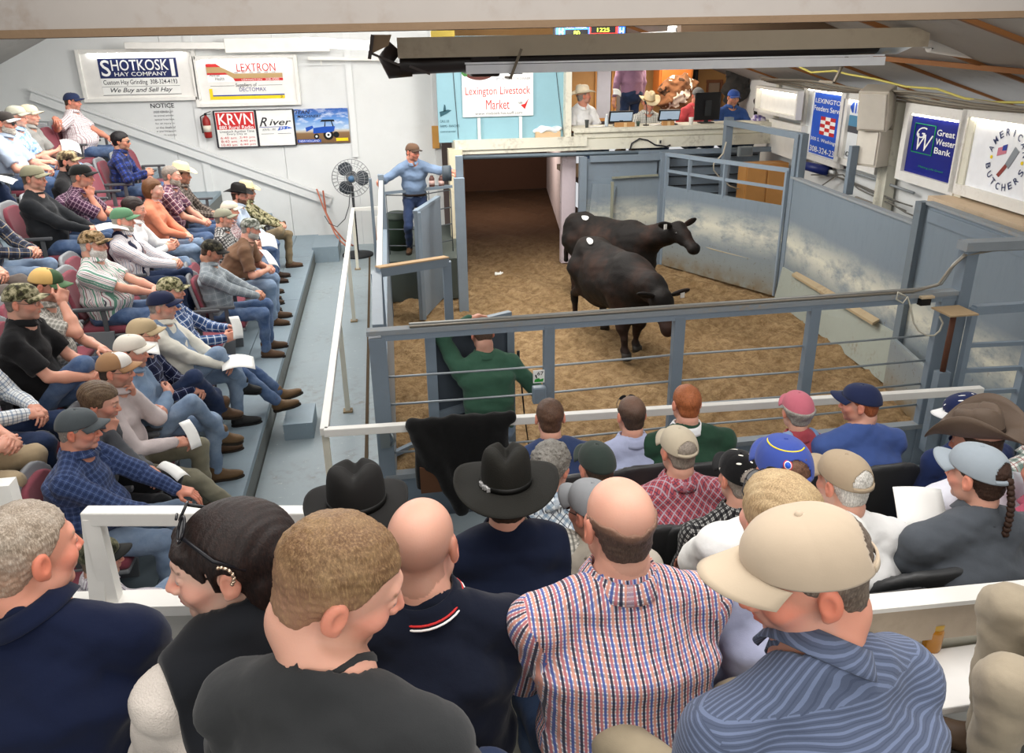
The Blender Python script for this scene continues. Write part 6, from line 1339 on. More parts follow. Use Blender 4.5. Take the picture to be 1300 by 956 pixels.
r=L(1,314,244,11.7,'man in straw hat and camouflage shirt, tan trousers crossed, front row far end','man in straw hat with crossed legs',shirt=CM2,trousers=cloth('#8a744c'),hat=(plain('#d8c8a0',.7),plain('#8a7450',.7),{'curl':.05}),legR='figure4',armR='clasp',armL='clasp',shoe=BOOT,lean=-.1,pitch=.05)
r=L(1,304,248,11.15,'man in black cowboy hat and pale blue shirt in the front row of the stand','man in the black cowboy hat',shirt=cloth('#b4c8e2'),trousers=JN,hat=(plain('#1c1a19',.8),plain('#101010',.6),{'curl':.04}),beard=('#6a4a38',.004),armR='lap',armL='lap',shoe=BOOTD,yaw=-.1)
r=L(1,292,267,10.35,'man in cream cap with red check shirt behind the brown shirted man, holding a sheet','man in the cream cap and red check',shirt=plaid('#d8c8c8','#8a3a48','#5a2a34'),sleeve='short',trousers=JL,cap_=CP('#d0c8ae'),armR='hold',armL='lap',lean=.1); sheet('white sale sheet held low by the man in cream cap beside the black hat',hand_world(r,1)+Vector((.1,0,.03)),(.5,.3,.4))
r=L(1,284,277,9.85,'man in olive cap and black and white check shirt holding a bent sheet','man in the olive cap and small check',shirt=plaid('#d8d8d4','#222226','#222226',per=.035,w1=.5,k=.8),trousers=JL,cap_=CP('#8c8c72'),hair=('short','#8a857c'),armR='lap',armL='hold',lean=.02); sheet('bent white sale sheet on the knees of the man in the olive cap',hand_world(r,1)+Vector((.12,-.02,.03)),(.7,.5,1.))
r=L(1,318,290,9.3,'grey bearded man in brown t-shirt and grey camouflage cap leaning forward with clasped hands','bearded man in brown',shirt=cloth('#7a5434'),sleeve='short',collar='crew',trousers=JL,cap_=(CMG,CMG),hair=('short','#a8a49c'),beard=('#b8b4ac',.010),armR='clasp',armL='clasp',lean=.42,fat=.7,pitch=.2,shoe=BOOT,sw=1.08)
r=L(1,269,319,8.25,'man in black camouflage cap and grey shirt with hands folded, alone in the front row','man in the grey shirt with folded hands',shirt=plaid('#8c979e','#75818a','#a5b0b5',per=.07,k=.5),trousers=JN,cap_=(camo('#3a3830','#22211c','#55503f','#151412'),plain('#1c1b1a',.8)),skin='tan',armR='clasp',armL='clasp',pitch=.45,lean=-.1,shoe=BOOT)
r=L(1,217,369,6.85,'man in camouflage cap and blue check shirt, boots stretched out, holding a folded sheet','man in blue check with stretched legs',shirt=plaid('#3f6aa8','#1f3f74','#d8e2ee',per=.06,w2=.12),trousers=JN,cap_=(CM2,CM2),legs='stretch',armR='hold',armL='hold',lean=-.15,shoe=SH1); sheet('folded sale sheet standing up in the hands of the man in blue check',hand_world(r,1)+Vector((.03,0,.07)),(1.3,.3,1.2),.16,.2)
r=L(1,206,388,6.36,'man in navy cap and cream shirt under denim bib overalls','man in bib overalls',shirt=cloth('#ddd9c8'),bib=JL,trousers=JL,cap_=CP('#232b4c'),hair=('buzz','#a8a098'),armR='lap',armL='lap',fat=.9,lean=-.05,shoe=SHB,legR='cross_over',sw=1.1); sheet('white sale sheets on the lap of the man in overalls',hand_world(r,-1)+Vector((.08,.0,.02)),(0,.1,.2),.26,.3)
r=L(1,182,424,5.88,'man in tan cap with yellow patch and navy check shirt, dark jeans crossed','man in navy check',shirt=plaid('#232c55','#141a38','#9aa6c8',per=.07,w2=.06),trousers=JD,cap_=CP('#b59a68'),glasses='clear',armR='lap',armL='lap',legR='cross_over',lean=.05,shoe=BOOT)
r=L(1,167,446,5.42,'man in cream cap and faded denim shirt with folded arms and crossed legs','man in denim shirt with folded arms',shirt=denim('#6f92b8','#9ab5cf',.5),trousers=JL,cap_=CP('#ddd4c2'),hair=('short','#4a4038'),armR='cross',armL='cross',legR='cross_over',lean=.0,yaw=-.1,shoe=SH1)
r=L(1,147,470,5.0,'man in brown and white cap and pale pink shirt with his fist at his mouth','man with fist at his mouth',shirt=cloth('#cbbab8'),trousers=OLV,cap_=CP('#e6e0d6','#a9763c',mesh_back=cloth('#a9763c',.05,.15)),hair=('short','#4a4038'),glasses='clear',armL='chin',armR='lap',legR='stretch',lean=.05,shoe=BOOT)
sheet('white sheet with a blue pen held by the man in the pink shirt',hand_world(r,1)+Vector((.04,0,.06)),(1.1,.3,1.3),.14,.2)
r=L(1,128,510,4.58,'bareheaded brown haired man in dark grey shirt resting his mouth on his hand','bareheaded man in dark grey',shirt=cloth('#55585e'),trousers=BLKP,hair=('mop','#5d4734','#9a8468'),armR='chin',armL='lap',lean=.25,pitch=.3,shoe=SHB,fine=True); sheet('small white booklet on the black trousers of the bareheaded man',hand_world(r,-1)+Vector((.12,-.02,.03)),(.2,.2,.9),.10,.2)
r=L(1,100,545,4.17,'heavy man in dark grey cap and blue check shirt, hands on his jeans','heavy man in the dark grey cap',shirt=plaid('#344c82','#22345c','#5f78a8',per=.032,w1=.4,w2=.05),trousers=JL,cap_=CP('#4e565a'),hair=('short','#9a938a'),armR='knee',armL='knee',fat=1.0,skin='red',sw=1.12,shoe=BOOT,fine=True,jaw=1.1,stub=((.4,.3,.28),.2))
# row 2
L(2,231,222,10.65,'man in straw hat and dark check shirt with hands folded, second row far end','man in straw hat and dark check',shirt=plaid('#6a5a50','#3a302c','#a89a88'),trousers=JN,hat=(plain('#dccba6',.7),plain('#8a7450',.7)),armR='clasp',armL='clasp',skin='tan')
L(2,218,223,10.15,'grey haired bearded man in red and navy check shirt','grey haired man in red check',shirt=plaid('#8a4658','#4a3050','#d8c8c8',per=.06),sleeve='short',trousers=JN,hair=('short','#8a8076'),beard=('#a49c90',.009),armR='clasp',armL='clasp',lean=.1,sw=1.05)
L(2,195,240,9.55,'woman with brown hair in an orange top','woman in orange',shirt=cloth('#ee7a3c'),collar='crew',trousers=JL,hair=('bob','#6a4426'),female=True,skin='fair',armR='lap',armL='lap')
r=L(2,171,265,8.65,'dark haired person in a white shirt beside the green cap man','dark haired person in white',shirt=cloth('#e8e8e8'),trousers=JL,hair=('mop','#2a1c18'),armR='hold',armL='hold',pitch=.2)
L(2,156,279,8.15,'man in green cap, white striped shirt and navy suspenders','man in the green cap',shirt=stripes('#ece8ea',[('#3a4a8a',.0,.12),('#c08a8a',.5,.6)],.03),straps=plain('#1c2340',.6),trousers=JD,cap_=CP('#4f8a5c'),armR='clasp',armL='clasp',lean=-.1,beard=('#c8c0b4',.004),hair=('short','#a09a90'))
L(2,118,310,7.1,'white bearded man in camouflage cap and green, red and white striped shirt','bearded man in green stripes',shirt=stripes('#ece8e4',[('#2f9a78',.05,.3),('#a83a55',.45,.52),('#2a2848',.66,.74),('#c86a7a',.85,.9)],.055),sleeve='short',trousers=JN,cap_=(camo('#8a7050','#55452c','#a89070','#30281c'),camo('#8a7050','#55452c','#a89070','#30281c')),hair=('short','#d8d4cc'),beard=('#e0dcd4',.014),armR='clasp',armL='clasp',fat=.9,sw=1.08,lean=-.12,shoe=SHB)
r=L(2,59,362,5.7,'man in yellow and green cap and grey check shirt, hand to his forehead','man in the yellow and green cap',shirt=plaid('#a8a498','#77756c','#dcd8cc',per=.03),sleeve='short',trousers=JN,cap_=(cloth('#3a5c34',.05,.15),cloth('#4a7244',.05,.15),{'mesh_back':cloth('#e0aa20',.05,.15)}),armR='brow',armL='lap',lean=.12,pitch=.35,fat=.5); sheet('white sale sheet on the knees of the man in the yellow and green cap',hand_world(r,-1)+Vector((.2,0,.03)),(0,.1,.3),.3,.3)
L(2,29,383,5.22,'man in camouflage cap and black short sleeved shirt with folded hands','man in the black shirt',shirt=cloth('#1c1c1e'),sleeve='short',trousers=JN,cap_=(CMC,CMC),hair=('short','#8a8074'),glasses='clear',armR='clasp',armL='clasp',lean=.1,fat=.6,legR='cross_over')
p=lambda Y,X,z:Vector((X,Y,z))
def L2(row,X,Y,z,label,ch,**k):
    r=person(label,(X,Y,z),FLO[row],R90,**k); l=r['root'].location; chair('m',(max(min(l.x,(-1.93,-2.70,-3.46,-4.25)[row-1]+.1),-9),l.y,FLO[row]),R90,'maroon theatre seat holding the '+ch,'occupied theatre seats of the left stand'); return r
L2(2,-2.50,4.72,2.17,'man in white and blue check shirt and dark jeans at the left edge','man in white and blue check',shirt=plaid('#e8ecec','#5f86b0','#22345c',per=.05,w1=.2,w2=.06),trousers=JD,armR='lap',armL='lap',cap_=CP('#8a8a80'))
L2(2,-2.50,4.26,2.15,'person in khaki trousers with bare forearms and clasped hands at the left edge','person in khaki trousers',shirt=cloth('#b4b4b4'),sleeve='short',trousers=cloth('#b09668'),armR='clasp',armL='clasp')
r=L2(2,-2.56,3.80,2.15,'person in dark blue trousers with a white paper at the left edge nearest the post','person in dark blue trousers',shirt=cloth('#c8c8cc'),trousers=denim('#1c2a4c','#2a3a60',.3),armR='lap',armL='lap'); sheet('white paper on dark blue knees at the left edge',hand_world(r,1)+Vector((.02,0,.04)),(.1,.2,.2))
# row 3
L(3,154,179,11.3,'dark haired man in sunglasses and bright blue check jacket, writing','man in the bright blue check jacket',shirt=plaid('#1f3f9a','#101c48','#3a3848',per=.10,w1=.45,w2=.1,k=.8),trousers=JN,hair=('mop','#161214'),glasses='dark',skin='tan',armR='hold',armL='lap',lean=.1)
L(3,87,205,9.45,'bearded man in camouflage cap and black jacket reaching over his knee','man in the black jacket',shirt=cloth('#262628'),trousers=JN,cap_=(camo('#8a7a5c','#5a4c38','#a89878','#3a3026'),camo('#8a7a5c','#5a4c38','#a89878','#3a3026')),hair=('short','#221a16'),beard=('#2a201a',.010),armR='knee',armL='lap',lean=.2)
L(3,104,224,8.6,'man in black cap and purple check short sleeved shirt with his hand at his chin','man in purple check',shirt=plaid('#6a3558','#3c2040','#d8b8c8',per=.035,w2=.07),sleeve='short',trousers=JN,cap_=CP('#1f201f'),armR='chin',armL='knee',glasses='clear',lean=.45,skin='red',fat=.5,hair=('short','#8a8078'))
r=L(3,43,226,8.1,'man in olive cap and black sweatshirt with a sheet on his lap','man in the black sweatshirt',shirt=cloth('#25282c'),collar='crew',trousers=JN,cap_=CP('#8f8a66'),hair=('buzz','#6a5a4a'),armR='lap',armL='lap',lean=-.12,fat=.5,yaw=-.1); sheet('white sale sheet on the lap of the man in the black sweatshirt',hand_world(r,1)+Vector((.15,-.02,.03)),(0,.1,.4),.28,.3)
r=L2(3,-3.36,7.15,2.6,'person in blue and brown check shirt holding a rolled paper at the left edge','person in blue and brown check',shirt=plaid('#3f4c68','#22242e','#b8a078',per=.08),trousers=JL,armR='clasp',armL='clasp')
L2(3,-3.38,6.6,2.6,'person in grey brown trousers at the left edge above the camouflage cap','person in grey brown trousers',shirt=cloth('#7a6a60'),sleeve='short',trousers=cloth('#6f625a'),armR='lap',armL='lap')
# row 4
r=person('heavy man in navy cap and pink check shirt, arm along the empty top row seats',atY(92,129,12.3),FLO[4],R90,shirt=grid('#ece6e6',('#8a4a58','#b08a94'),.022,.35),sleeve='short',trousers=JN,cap_=CP('#26355c'),fat=1.1,sw=1.1,skin='red',glasses='clear',armR={'t':(.62,-.05,1.02),'pole':(0,-.5,-1),'fd':(.8,.5,-.2),'bk':(0,0,1),'cu':.5},armL='lap',lean=-.05)
chair('m',(-4.28,12.25,1.83),R90,'maroon theatre seat holding the heavy man at the top in pink check','occupied theatre seats of the left stand')
r=L(4,37,146,10.45,'man in tan cap and grey shirt with a white emblem, top row','man in tan cap and grey shirt',shirt=cloth('#8b8a84'),sleeve='short',trousers=JL,cap_=CP('#c8bb94'),hair=('short','#7a7268'),armR='hold',armL='lap'); sheet('folded white sheet in the hands of the man in grey, top row',hand_world(r,1)+Vector((.06,0,.03)),(.4,.3,.5))
r=L(4,21,148,10.0,'man in grey cap and pale blue patterned shirt, top row','man in pale blue patterned shirt',shirt=camo('#a8c2da','#8aabc8','#c8d8e6','#6a90b4',30.),sleeve='short',trousers=JN,cap_=CP('#a8a690'),hair=('short','#b0a89c'),armR='lap',armL='lap'); sheet('large white sheet on the knees of the man in pale blue patterned shirt',hand_world(r,1)+Vector((.14,0,-.0)),(0,.5,.2),.3,.3)
L(4,6,156,9.5,'bearded man in white visor cap and light blue shirt, top row left edge','man in light blue at the left edge',shirt=cloth('#a9bcd6'),sleeve='short',trousers=JN,cap_=CP('#3a3430','#ddd8cc'),beard=('#c8c0b4',.01),glasses='dark',armR='lap',armL='lap',fat=.6)
r=L2(4,-4.3,8.75,3.0,'person in black sleeves and jeans with a sheet, top row left edge','person in black sleeves',shirt=cloth('#1e1f21'),trousers=JD,armR='lap',armL='lap',legR='cross_over'); sheet('white sheet on jeans at the left edge under the top row',hand_world(r,1)+Vector((.1,0,.02)),(0,.2,.2),.3,.3)
L2(4,-4.25,8.0,3.0,'person in blue jeans at the left edge behind the black sweatshirt','person in blue jeans',shirt=cloth('#4a4f58'),trousers=JN,armR='lap',armL='lap')
# empty seats
for (row,Y,l) in ((4,11.75,'empty maroon theatre seat, left of the heavy man in pink check'),(4,11.25,'empty maroon theatre seat beside the grey shirted man, top row'),(4,12.85,'empty maroon theatre seat right of the heavy man, by the back wall'),
    (3,10.75,'empty maroon theatre seat left of the bright blue jacket'),(3,10.25,'empty maroon theatre seat behind the red check shirt'),(3,11.95,'empty maroon theatre seat right of the bright blue jacket, third row'),(3,12.5,'empty maroon theatre seat nearest the back wall, third row'),
    (2,11.3,'empty maroon theatre seat right of the straw hat, second row'),(2,11.85,'empty maroon theatre seat nearest the back wall, second row'),(2,6.25,'empty maroon theatre seat behind the yellow and green cap'),(2,7.62,'empty maroon theatre seat behind the green striped shirt'),
    (1,12.3,'empty maroon theatre seat nearest the back wall, front row'),(1,7.65,'empty maroon theatre seat beside the grey shirted man with folded hands'),(1,8.8,'empty maroon theatre seat between the grey shirt and the brown shirt'),(1,3.7,'empty maroon and grey theatre seat beside the heavy man in the dark grey cap')):
    chair('m',((-1.93,-2.70,-3.46,-4.25)[row-1],Y,FLO[row]),R90,l,None)
# child by the railing
person('small person in camouflage cap and striped shirt seated low behind the near white railing',atD(128,708,3.75),.57,rad(-60),shirt=stripes('#d8d4d8',[('#8a6a88',0,.3)],.02),trousers=JL,cap_=(camo('#4a4a38','#2c2c20','#6a6850','#1a1a14'),plain('#1c1c1a',.8)),hair=('short','#8a7864'),scale=.85,shoe=SH1,lean=.1,yaw=-.3)
# ================================================================== FRONT SEATS, SEEN FROM BEHIND
def Fp(x,y,D,floor,label,ch=None,rz=0.,chk='c',**k):
    ch=floor<1.1
    if ch: k['hs']=k.get('hs',.94); k['sw']=k.get('sw',1.)*1.10
    p=atD(x,y,D); r=person(label,p,floor,rz,**k)
    if ch: bpy.context.view_layer.update(); l=r['root'].location; chair('c',(l.x,l.y,floor),0.,'dark plastic seat under the '+' '.join(label.split()[:11]),'occupied dark plastic seats')
    return r
fa,fb,fc,fe,ff=.62,.76,.99,1.42,1.76
Fp(698,530,4.25,fa,'brown haired man in navy sweater, left end of the first row','man in the navy sweater',shirt=cloth('#2c4270'),collar='crew',trousers=JN,hair=('short','#5a4030'),yaw=-.2,rz=.1,sw=1.05)
Fp(801,527,4.35,fa,'balding man in pale blue shirt with sunglasses on his head','balding man in pale blue',shirt=cloth('#a9b4dc'),trousers=JN,hair=('recede','#4a3a30'),glasses='top',sw=1.1,fat=.3,rz=.05)
Fp(871,512,4.35,fa,'red haired man in dark green sweater with white collar','red haired man in green',shirt=cloth('#1f4a34'),collar=('shirt',cloth('#e8ecf2')),trousers=KH,hair=('short','#a8623a'),sw=1.18,fat=.4,skin='pink')
Fp(1012,522,4.35,fa,'person in pink cap, red shirt and pale blue overall straps','person in the pink cap',shirt=cloth('#b22c40'),sleeve='short',straps=denim('#6a98d0','#9abce0'),trousers=JL,cap_=CP('#d85a74'),hair=('mop','#a8a29a'),female=True,yaw=-.2,rz=.1)
Fp(1092,512,4.3,fa,'man in navy cap with red button and blue t-shirt looking left','man in the navy cap and blue t-shirt',shirt=cloth('#3a5fae'),collar='crew',sleeve='short',trousers=JN,cap_=CP('#232f58'),hair=('short','#a8603a'),yaw=.9,pitch=.1,sw=1.12,fat=.5)
Fp(1226,525,4.15,fa,'person in navy starred cap with white brim in front of the brown cowboy hat','person in the starred cap',shirt=cloth('#1c3166'),trousers=JN,cap_=(dots('#1f2c5c','#f0f0f0',.035,.13),cloth('#eeeeea'),{}),hair=('short','#3a2a20'),yaw=.9,pitch=.5,lean=.35)
Fp(1318,545,4.0,fa,'person in green, red and white check shirt at the right edge','person in green and white check',shirt=plaid('#e8e8e0','#2a6a5a','#b03a3a',per=.05,w1=.4),trousers=JN,hair=('short','#4a3a2c'),yaw=.3)
Fp(700,592,3.4,fb,'man with curly grey hair in white and blue check shirt','grey curly haired man',shirt=plaid('#dfe8ec','#5a8ab0','#1f3050',per=.06,w1=.3,w2=.1,diag=True),trousers=JN,hair=('curly','#77736c','#b0aca4'),yaw=-.7,pitch=.2,sw=1.05)
Fp(757,592,3.55,fb,'person in dark green cap mostly hidden behind the bald man','person in the dark green cap',shirt=cloth('#7a7466'),trousers=JN,cap_=CP('#2f3c36'),yaw=.2)
Fp(861,572,3.6,fb,'man in tan cap with red patches and red check shirt','man in the tan cap and red check',shirt=plaid('#c03c48','#6a7aa8','#5a3a5a',per=.045,w1=.2,w2=.12,diag=True,c3='#c8a8b0'),trousers=JN,cap_=CP('#b9a98a',back_hole=True),hair=('short','#9a9084'),yaw=.1,sw=1.1,fat=.4)
Fp(938,606,3.25,fb,'person in black spotted cap and black and white check shirt','person in the black spotted cap',shirt=plaid('#a8a8a4','#15151a','#15151a',per=.022,w1=.5,k=.9),trousers=JD,cap_=(dots('#161618','#e8e2d2',.045,.13),plain('#161618',.8),{'back_hole':True}),hair=('short','#9a9288'),yaw=.1,fat=.4,lean=.3)
Fp(1240,560,3.3,fb,'person in brown leather cowboy hat and white shirt','person in the brown cowboy hat',shirt=cloth('#dfe0ee'),trousers=KH,hat=(plain('#5f5044',.6,bump=.3,bscale=60.,var=.12),plain('#2c2019',.7),{'brimw':.105,'curl':.125,'dip':.045}),hair=('short','#4a382c'),yaw=.5,pitch=.25,rz=.1,sw=1.1)
Fp(1330,600,3.1,fb,'person in crimson shirt at the right edge behind the braided woman','person in crimson',shirt=cloth('#b8345c'),sleeve='short',trousers=JN,hair=('short','#3a2a22'))
# row C
r=Fp(643,628,2.75,fc,'man in large black cowboy hat and navy quilted vest over a check shirt','man in the black cowboy hat',shirt=grid('#dcdacb',('#8a8a78','#6a6a60'),.02,.4),vest=cloth('#19243f',.06,.2),trousers=JN,hat=(plain('#15140f',.85,bump=.3,bscale=200.),plain('#0c0c0a',.5),{'brimw':.112,'height':.125,'curl':.028,'studs':True,'crease':.04}),hair=('short','#3a2c22'),yaw=-.15,sw=1.12,fat=.4,fine=True,armR='knee',armL='knee',hs=1.04)
Fp(752,648,2.8,fc,'person in light grey cap and beige shirt half hidden behind the bald man','person in the light grey cap',shirt=cloth('#b4aa96'),trousers=JN,cap_=CP('#85888c',back_hole=True),hair=('short','#6a5a4c'),glasses='dark',yaw=.5)
r=Fp(993,600,2.65,fc,'large man in blue cap with yellow trim and round badge, white t-shirt','large man in white t-shirt',shirt=cloth('#e9e9e4',.04,.4),collar='crew',sleeve='short',trousers=JN,cap_=CP('#2a49a8',back_hole=True),hair=('short','#6a4a38'),yaw=-.12,sw=1.22,fat=.9,fine=True,skin='red',lean=.2,armR='knee',armL='knee',hs=1.06)
M=r['M']; capo=r['cap']
def onhead(fn,name,mat,par,n=16):
    pts=[M@Vector(fn(2*PI*k/n)) for k in range(n)]; c=sum(pts,Vector())/n; mb=MB(); mb.add([c]+pts,[(0,1+k,1+(k+1)%n) for k in range(n)],0,True); return mb.build(name,mat,par,solid=.0015)
def cs(a,el,rad_=1.012): # point on cap crown: azimuth deg, elevation deg
    a=rad(a); el=rad(el); k=math.cos(el)**.78; s=math.sin(a); return ((.0865*k*math.cos(a))*rad_,-.012+(.1085*k*s)*rad_,.034+.22*s*.1085*(1-math.sin(el))+.088*math.sin(el)*rad_)
for rr,mt,l in ((9.,plain('#c8384c',.6),1.015),(7.,WH,1.022),(5.5,BLUS,1.03)): onhead(lambda t,rr=rr,l=l:cs(250+rr*1.15*math.cos(t),33+rr*math.sin(t),l),'badge',mt,capo)
mb=MB(); mb.tube([M@Vector(cs(a,30 if False else 58,1.012)) for a in range(60,330,12)],.003,5); mb.build('yellow_trim',YEL,capo)
Fp(1070,612,2.8,fc,'white haired man in tan cap and white t-shirt','white haired man in the tan cap',shirt=cloth('#ececea',.04,.35),collar='crew',sleeve='short',trousers=JN,cap_=CP('#a8906c',back_hole=True),hair=('short','#d8d4cc'),yaw=.25,fine=True,skin='pink',sw=1.08)
r=Fp(1240,603,2.75,fc,'woman with a dark braid through her grey cap, dark grey shirt','woman with the braid',shirt=cloth('#4c535c'),trousers=JN,cap_=CP('#8f9da8',back_hole=True),hair=('short','#3a2418'),female=True,yaw=.35,fine=True,sw=1.18,armL='hold',fat=.3)
mb=MB(); M=r['M']; 
for k in range(11): 
    a=M@Vector((.012*(1 if k%2 else -1),-.118-.012*math.sin(k*.3),.030-.021*k)); b=M@Vector((.010*(-1 if k%2 else 1),-.122-.012*math.sin(k*.3),.012-.021*k)); mb.tube([a,(a+b)/2,b],[.006,.015,.008],7)
ho=[c for c in r['root'].children if c.name.startswith('hair')][0]; mb.build('braid',hairmat('#3a2418'),ho)
o=sheet('large white sale sheet held open by the woman with the braid',atD(1168,645,2.95),(rad(25),rad(-5),rad(-25)),.17,.18,.01)
Fp(455,655,2.3,1.30,'person in black felt hat behind the short haired man',None,shirt=cloth('#1c1c1e'),trousers=BLKP,hat=(plain('#141312',.85),plain('#0c0c0a',.5),{'brimw':.08,'curl':.02}),hair=('short','#2a2420'),legs='tuck')
# empty dark seats
def pc(x,y,Y,floor,l,rz=0.): 
    q=atY(x,y,Y-.26); chair('c',(q.x,Y,floor),rz,l,None)
pc(1232,690,2.20,fc,'empty dark plastic seat nearest at the right, below the braided woman') if False else None
for X,Y,fl,l in ((1.80,2.20,fc,'empty dark plastic seat right of the large man in white'),(2.58,2.2,fc,'empty dark plastic seat right of the braided woman'),(1.80,2.95,fb,'empty dark plastic seat between the white haired man and the brown hat'),(2.12,3.55,fa,'empty dark plastic seat between the pink cap and the navy cap'),(1.00,2.95,fb,'empty dark plastic seat left of the tan cap and red check man')):
    chair('c',(X,Y,fl),0.,l,None)
# row E
r=Fp(284,712,1.58,fe+.12,'dark haired woman in black quilted vest over cream top, sunglasses on her head',None,shirt=plain('#d6cdc4',.95,bump=.8,bscale=260.),vest=cloth('#1d2026',.05,.2),collar=None,trousers=JD,hair=('none','#1e1412'),female=True,yaw=rad(70),pitch=.10,skin='fair',fine=True,legs='tuck',armR='lap',armL='lap',lean=.1,rz=rad(28))
M=r['M']; hd0=r['hd']
def lh(P):
    n=wob(P,.0022,45,4)+.0012*np.sin(P[:,0]*300+P[:,1]*260)
    d=smax(ell(P,(0,-.030,.035),(.094,.112,.094)),(np.where(P[:,1]>.02,.050-(P[:,1]-.02)*.2+np.abs(P[:,0])*-.2,-.10)-P[:,2])*.8,.012)
    d=smin(d,ell(P,(0,-.095,-.02),(.078,.062,.10)),.03)
    d=smin(d,cap(P,(0,-.105,-.06),(0,-.100,-.20),.075,.055),.03); d=smin(d,cap(P,(-.060,-.065,-.03),(-.056,-.035,-.165),.026,.014),.02); d=smin(d,cap(P,(.060,-.065,-.03),(.05,-.03,-.15),.026,.016),.02)
    d=smin(d,cap(P,(-.030,.064,.072),(-.070,.034,.020),.012,.009),.015); d=smin(d,cap(P,(.030,.066,.072),(.068,.040,.018),.012,.009),.015); d=smin(d,cap(P,(-.04,.070,.070),(.04,.070,.070),.014,.014),.015)
    d=d+n; return smax(d,-ell(P,(-.083,-.008,-.004),(.022,.022,.036)),.01)
V,Q=surfnet(lh,(-.14,-.2,-.28),(.14,.13,.15),.005); Mh=np.array(M); npmesh('long_hair',V@Mh[:3,:3].T+Mh[:3,3],Q,hairmat('#1e1311','#3a241c',90.),r['root'])
# sunglasses pushed up
mb=MB(); gm=[plain('#15151a',.3),plain('#0c0c10',.06,spec=.7)]
for s in(-1,1):
    G=lambda a,rr=1.:M@Vector((s*(.034+.026*rr*math.cos(a)),.050-.024*math.cos(PI/2)+(.018*rr*math.sin(a))*-.6,.128+.020*rr*math.sin(a)*.8-abs(.034+.026*rr*math.cos(a))*.25))
    ring=[G(2*PI*k/18) for k in range(18)]; mb.tube(ring+[ring[0]],.003,6); mb.add([G(0,0.)]+ring,[(0,1+k,1+(k+1)%18) for k in range(18)],1,True)
    mb.tube([M@Vector((s*.062,.045,.115)),M@Vector((s*.094,.0,.07)),M@Vector((s*.092,-.05,.03))],.004,6)
mb.tube([M@Vector((-.01,.058,.130)),M@Vector((.01,.058,.130))],.003,5); sgo=mb.build('sunglasses',gm,r['root'])
mb=MB()
for k in range(9): a=k*.7; mb.tube([M@Vector((-.099,-.012+.008*math.cos(a)-.004*k*.5,.055-.005*k+.008*math.sin(a))),M@Vector((-.101,-.012+.008*math.cos(a+.9)-.004*k*.5,.053-.005*k+.008*math.sin(a+.9)))],.0032,6)
mb.build('temple_ornament',plain('#d8c0a8',.25,.8),sgo)
r=Fp(537,690,1.85,fe,'shaven headed man in navy polo with red and white collar stripe',None,shirt=cloth('#131a2c',.05,.3),collar='shirt',sleeve='short',trousers=JD,hair=('none','#5a4636'),skin='pink',yaw=-.35,pitch=.10,fine=True,sw=1.12,fat=.5,legs='tuck',lean=.18,roll=-.05)
co=[c for c in r['shirt'].children if c.name.startswith('collar')][0]
rr_=.058+.006*.5; na=Vector(r['nb']); cme=co.data; ys=[v.co for v in cme.vertices]
nv_=33; rowv=[cme.vertices[9*nv_+k].co.copy() for k in range(nv_)]; row8=[cme.vertices[8*nv_+k].co.copy() for k in range(nv_)]
for tt_,mt in ((.15,WH),(.75,RED)):
    pts=[a.lerp(b,tt_)+Vector((0,-.002,.002)) for a,b in zip(rowv,row8)]; mb=MB(); mb.tube(pts,.0028,6); mb.build('collar_stripe',mt,co)
r=Fp(785,662,1.85,fe,'bald man in white, red and blue fine check shirt, seen from behind',None,shirt=grid('#ece9ee',('#c8606a','#3f5cb0','#e0886a','#2c2f4c'),.0085,.66,.95,.6),collar='shirt',trousers=JN,hair=('ringlow','#54443a'),skin='pink',yaw=.12,pitch=.06,fine=True,sw=1.18,fat=.9,legs='tuck',lean=.18,wide=1.02,hs=.98,jaw=1.1)
r=Fp(985,655,2.0,fe,'blonde woman with sunglasses on her head in lavender shirt behind the beige cap',None,shirt=cloth('#a9b0d4'),trousers=JN,hair=('mop','#b89c74','#d8c49c'),female=True,yaw=.15,glasses='top',fine=True,skin='fair',legs='tuck',lean=.25,sw=1.08)
def bl(P):
    return smin(ell(P,(0,-.07,-.02),(.088,.06,.12)),cap(P,(0,-.09,-.05),(0,-.09,-.16),.07,.05),.03)+.003*np.sin(P[:,0]*240)+wob(P,.004,60,2)
V,Q=surfnet(bl,(-.13,-.18,-.25),(.13,.05,.14),.006); Mh=np.array(r['M']); npmesh('long_hair',V@Mh[:3,:3].T+Mh[:3,3],Q,hairmat('#b89c74','#dccaa4',90.),r['root'])
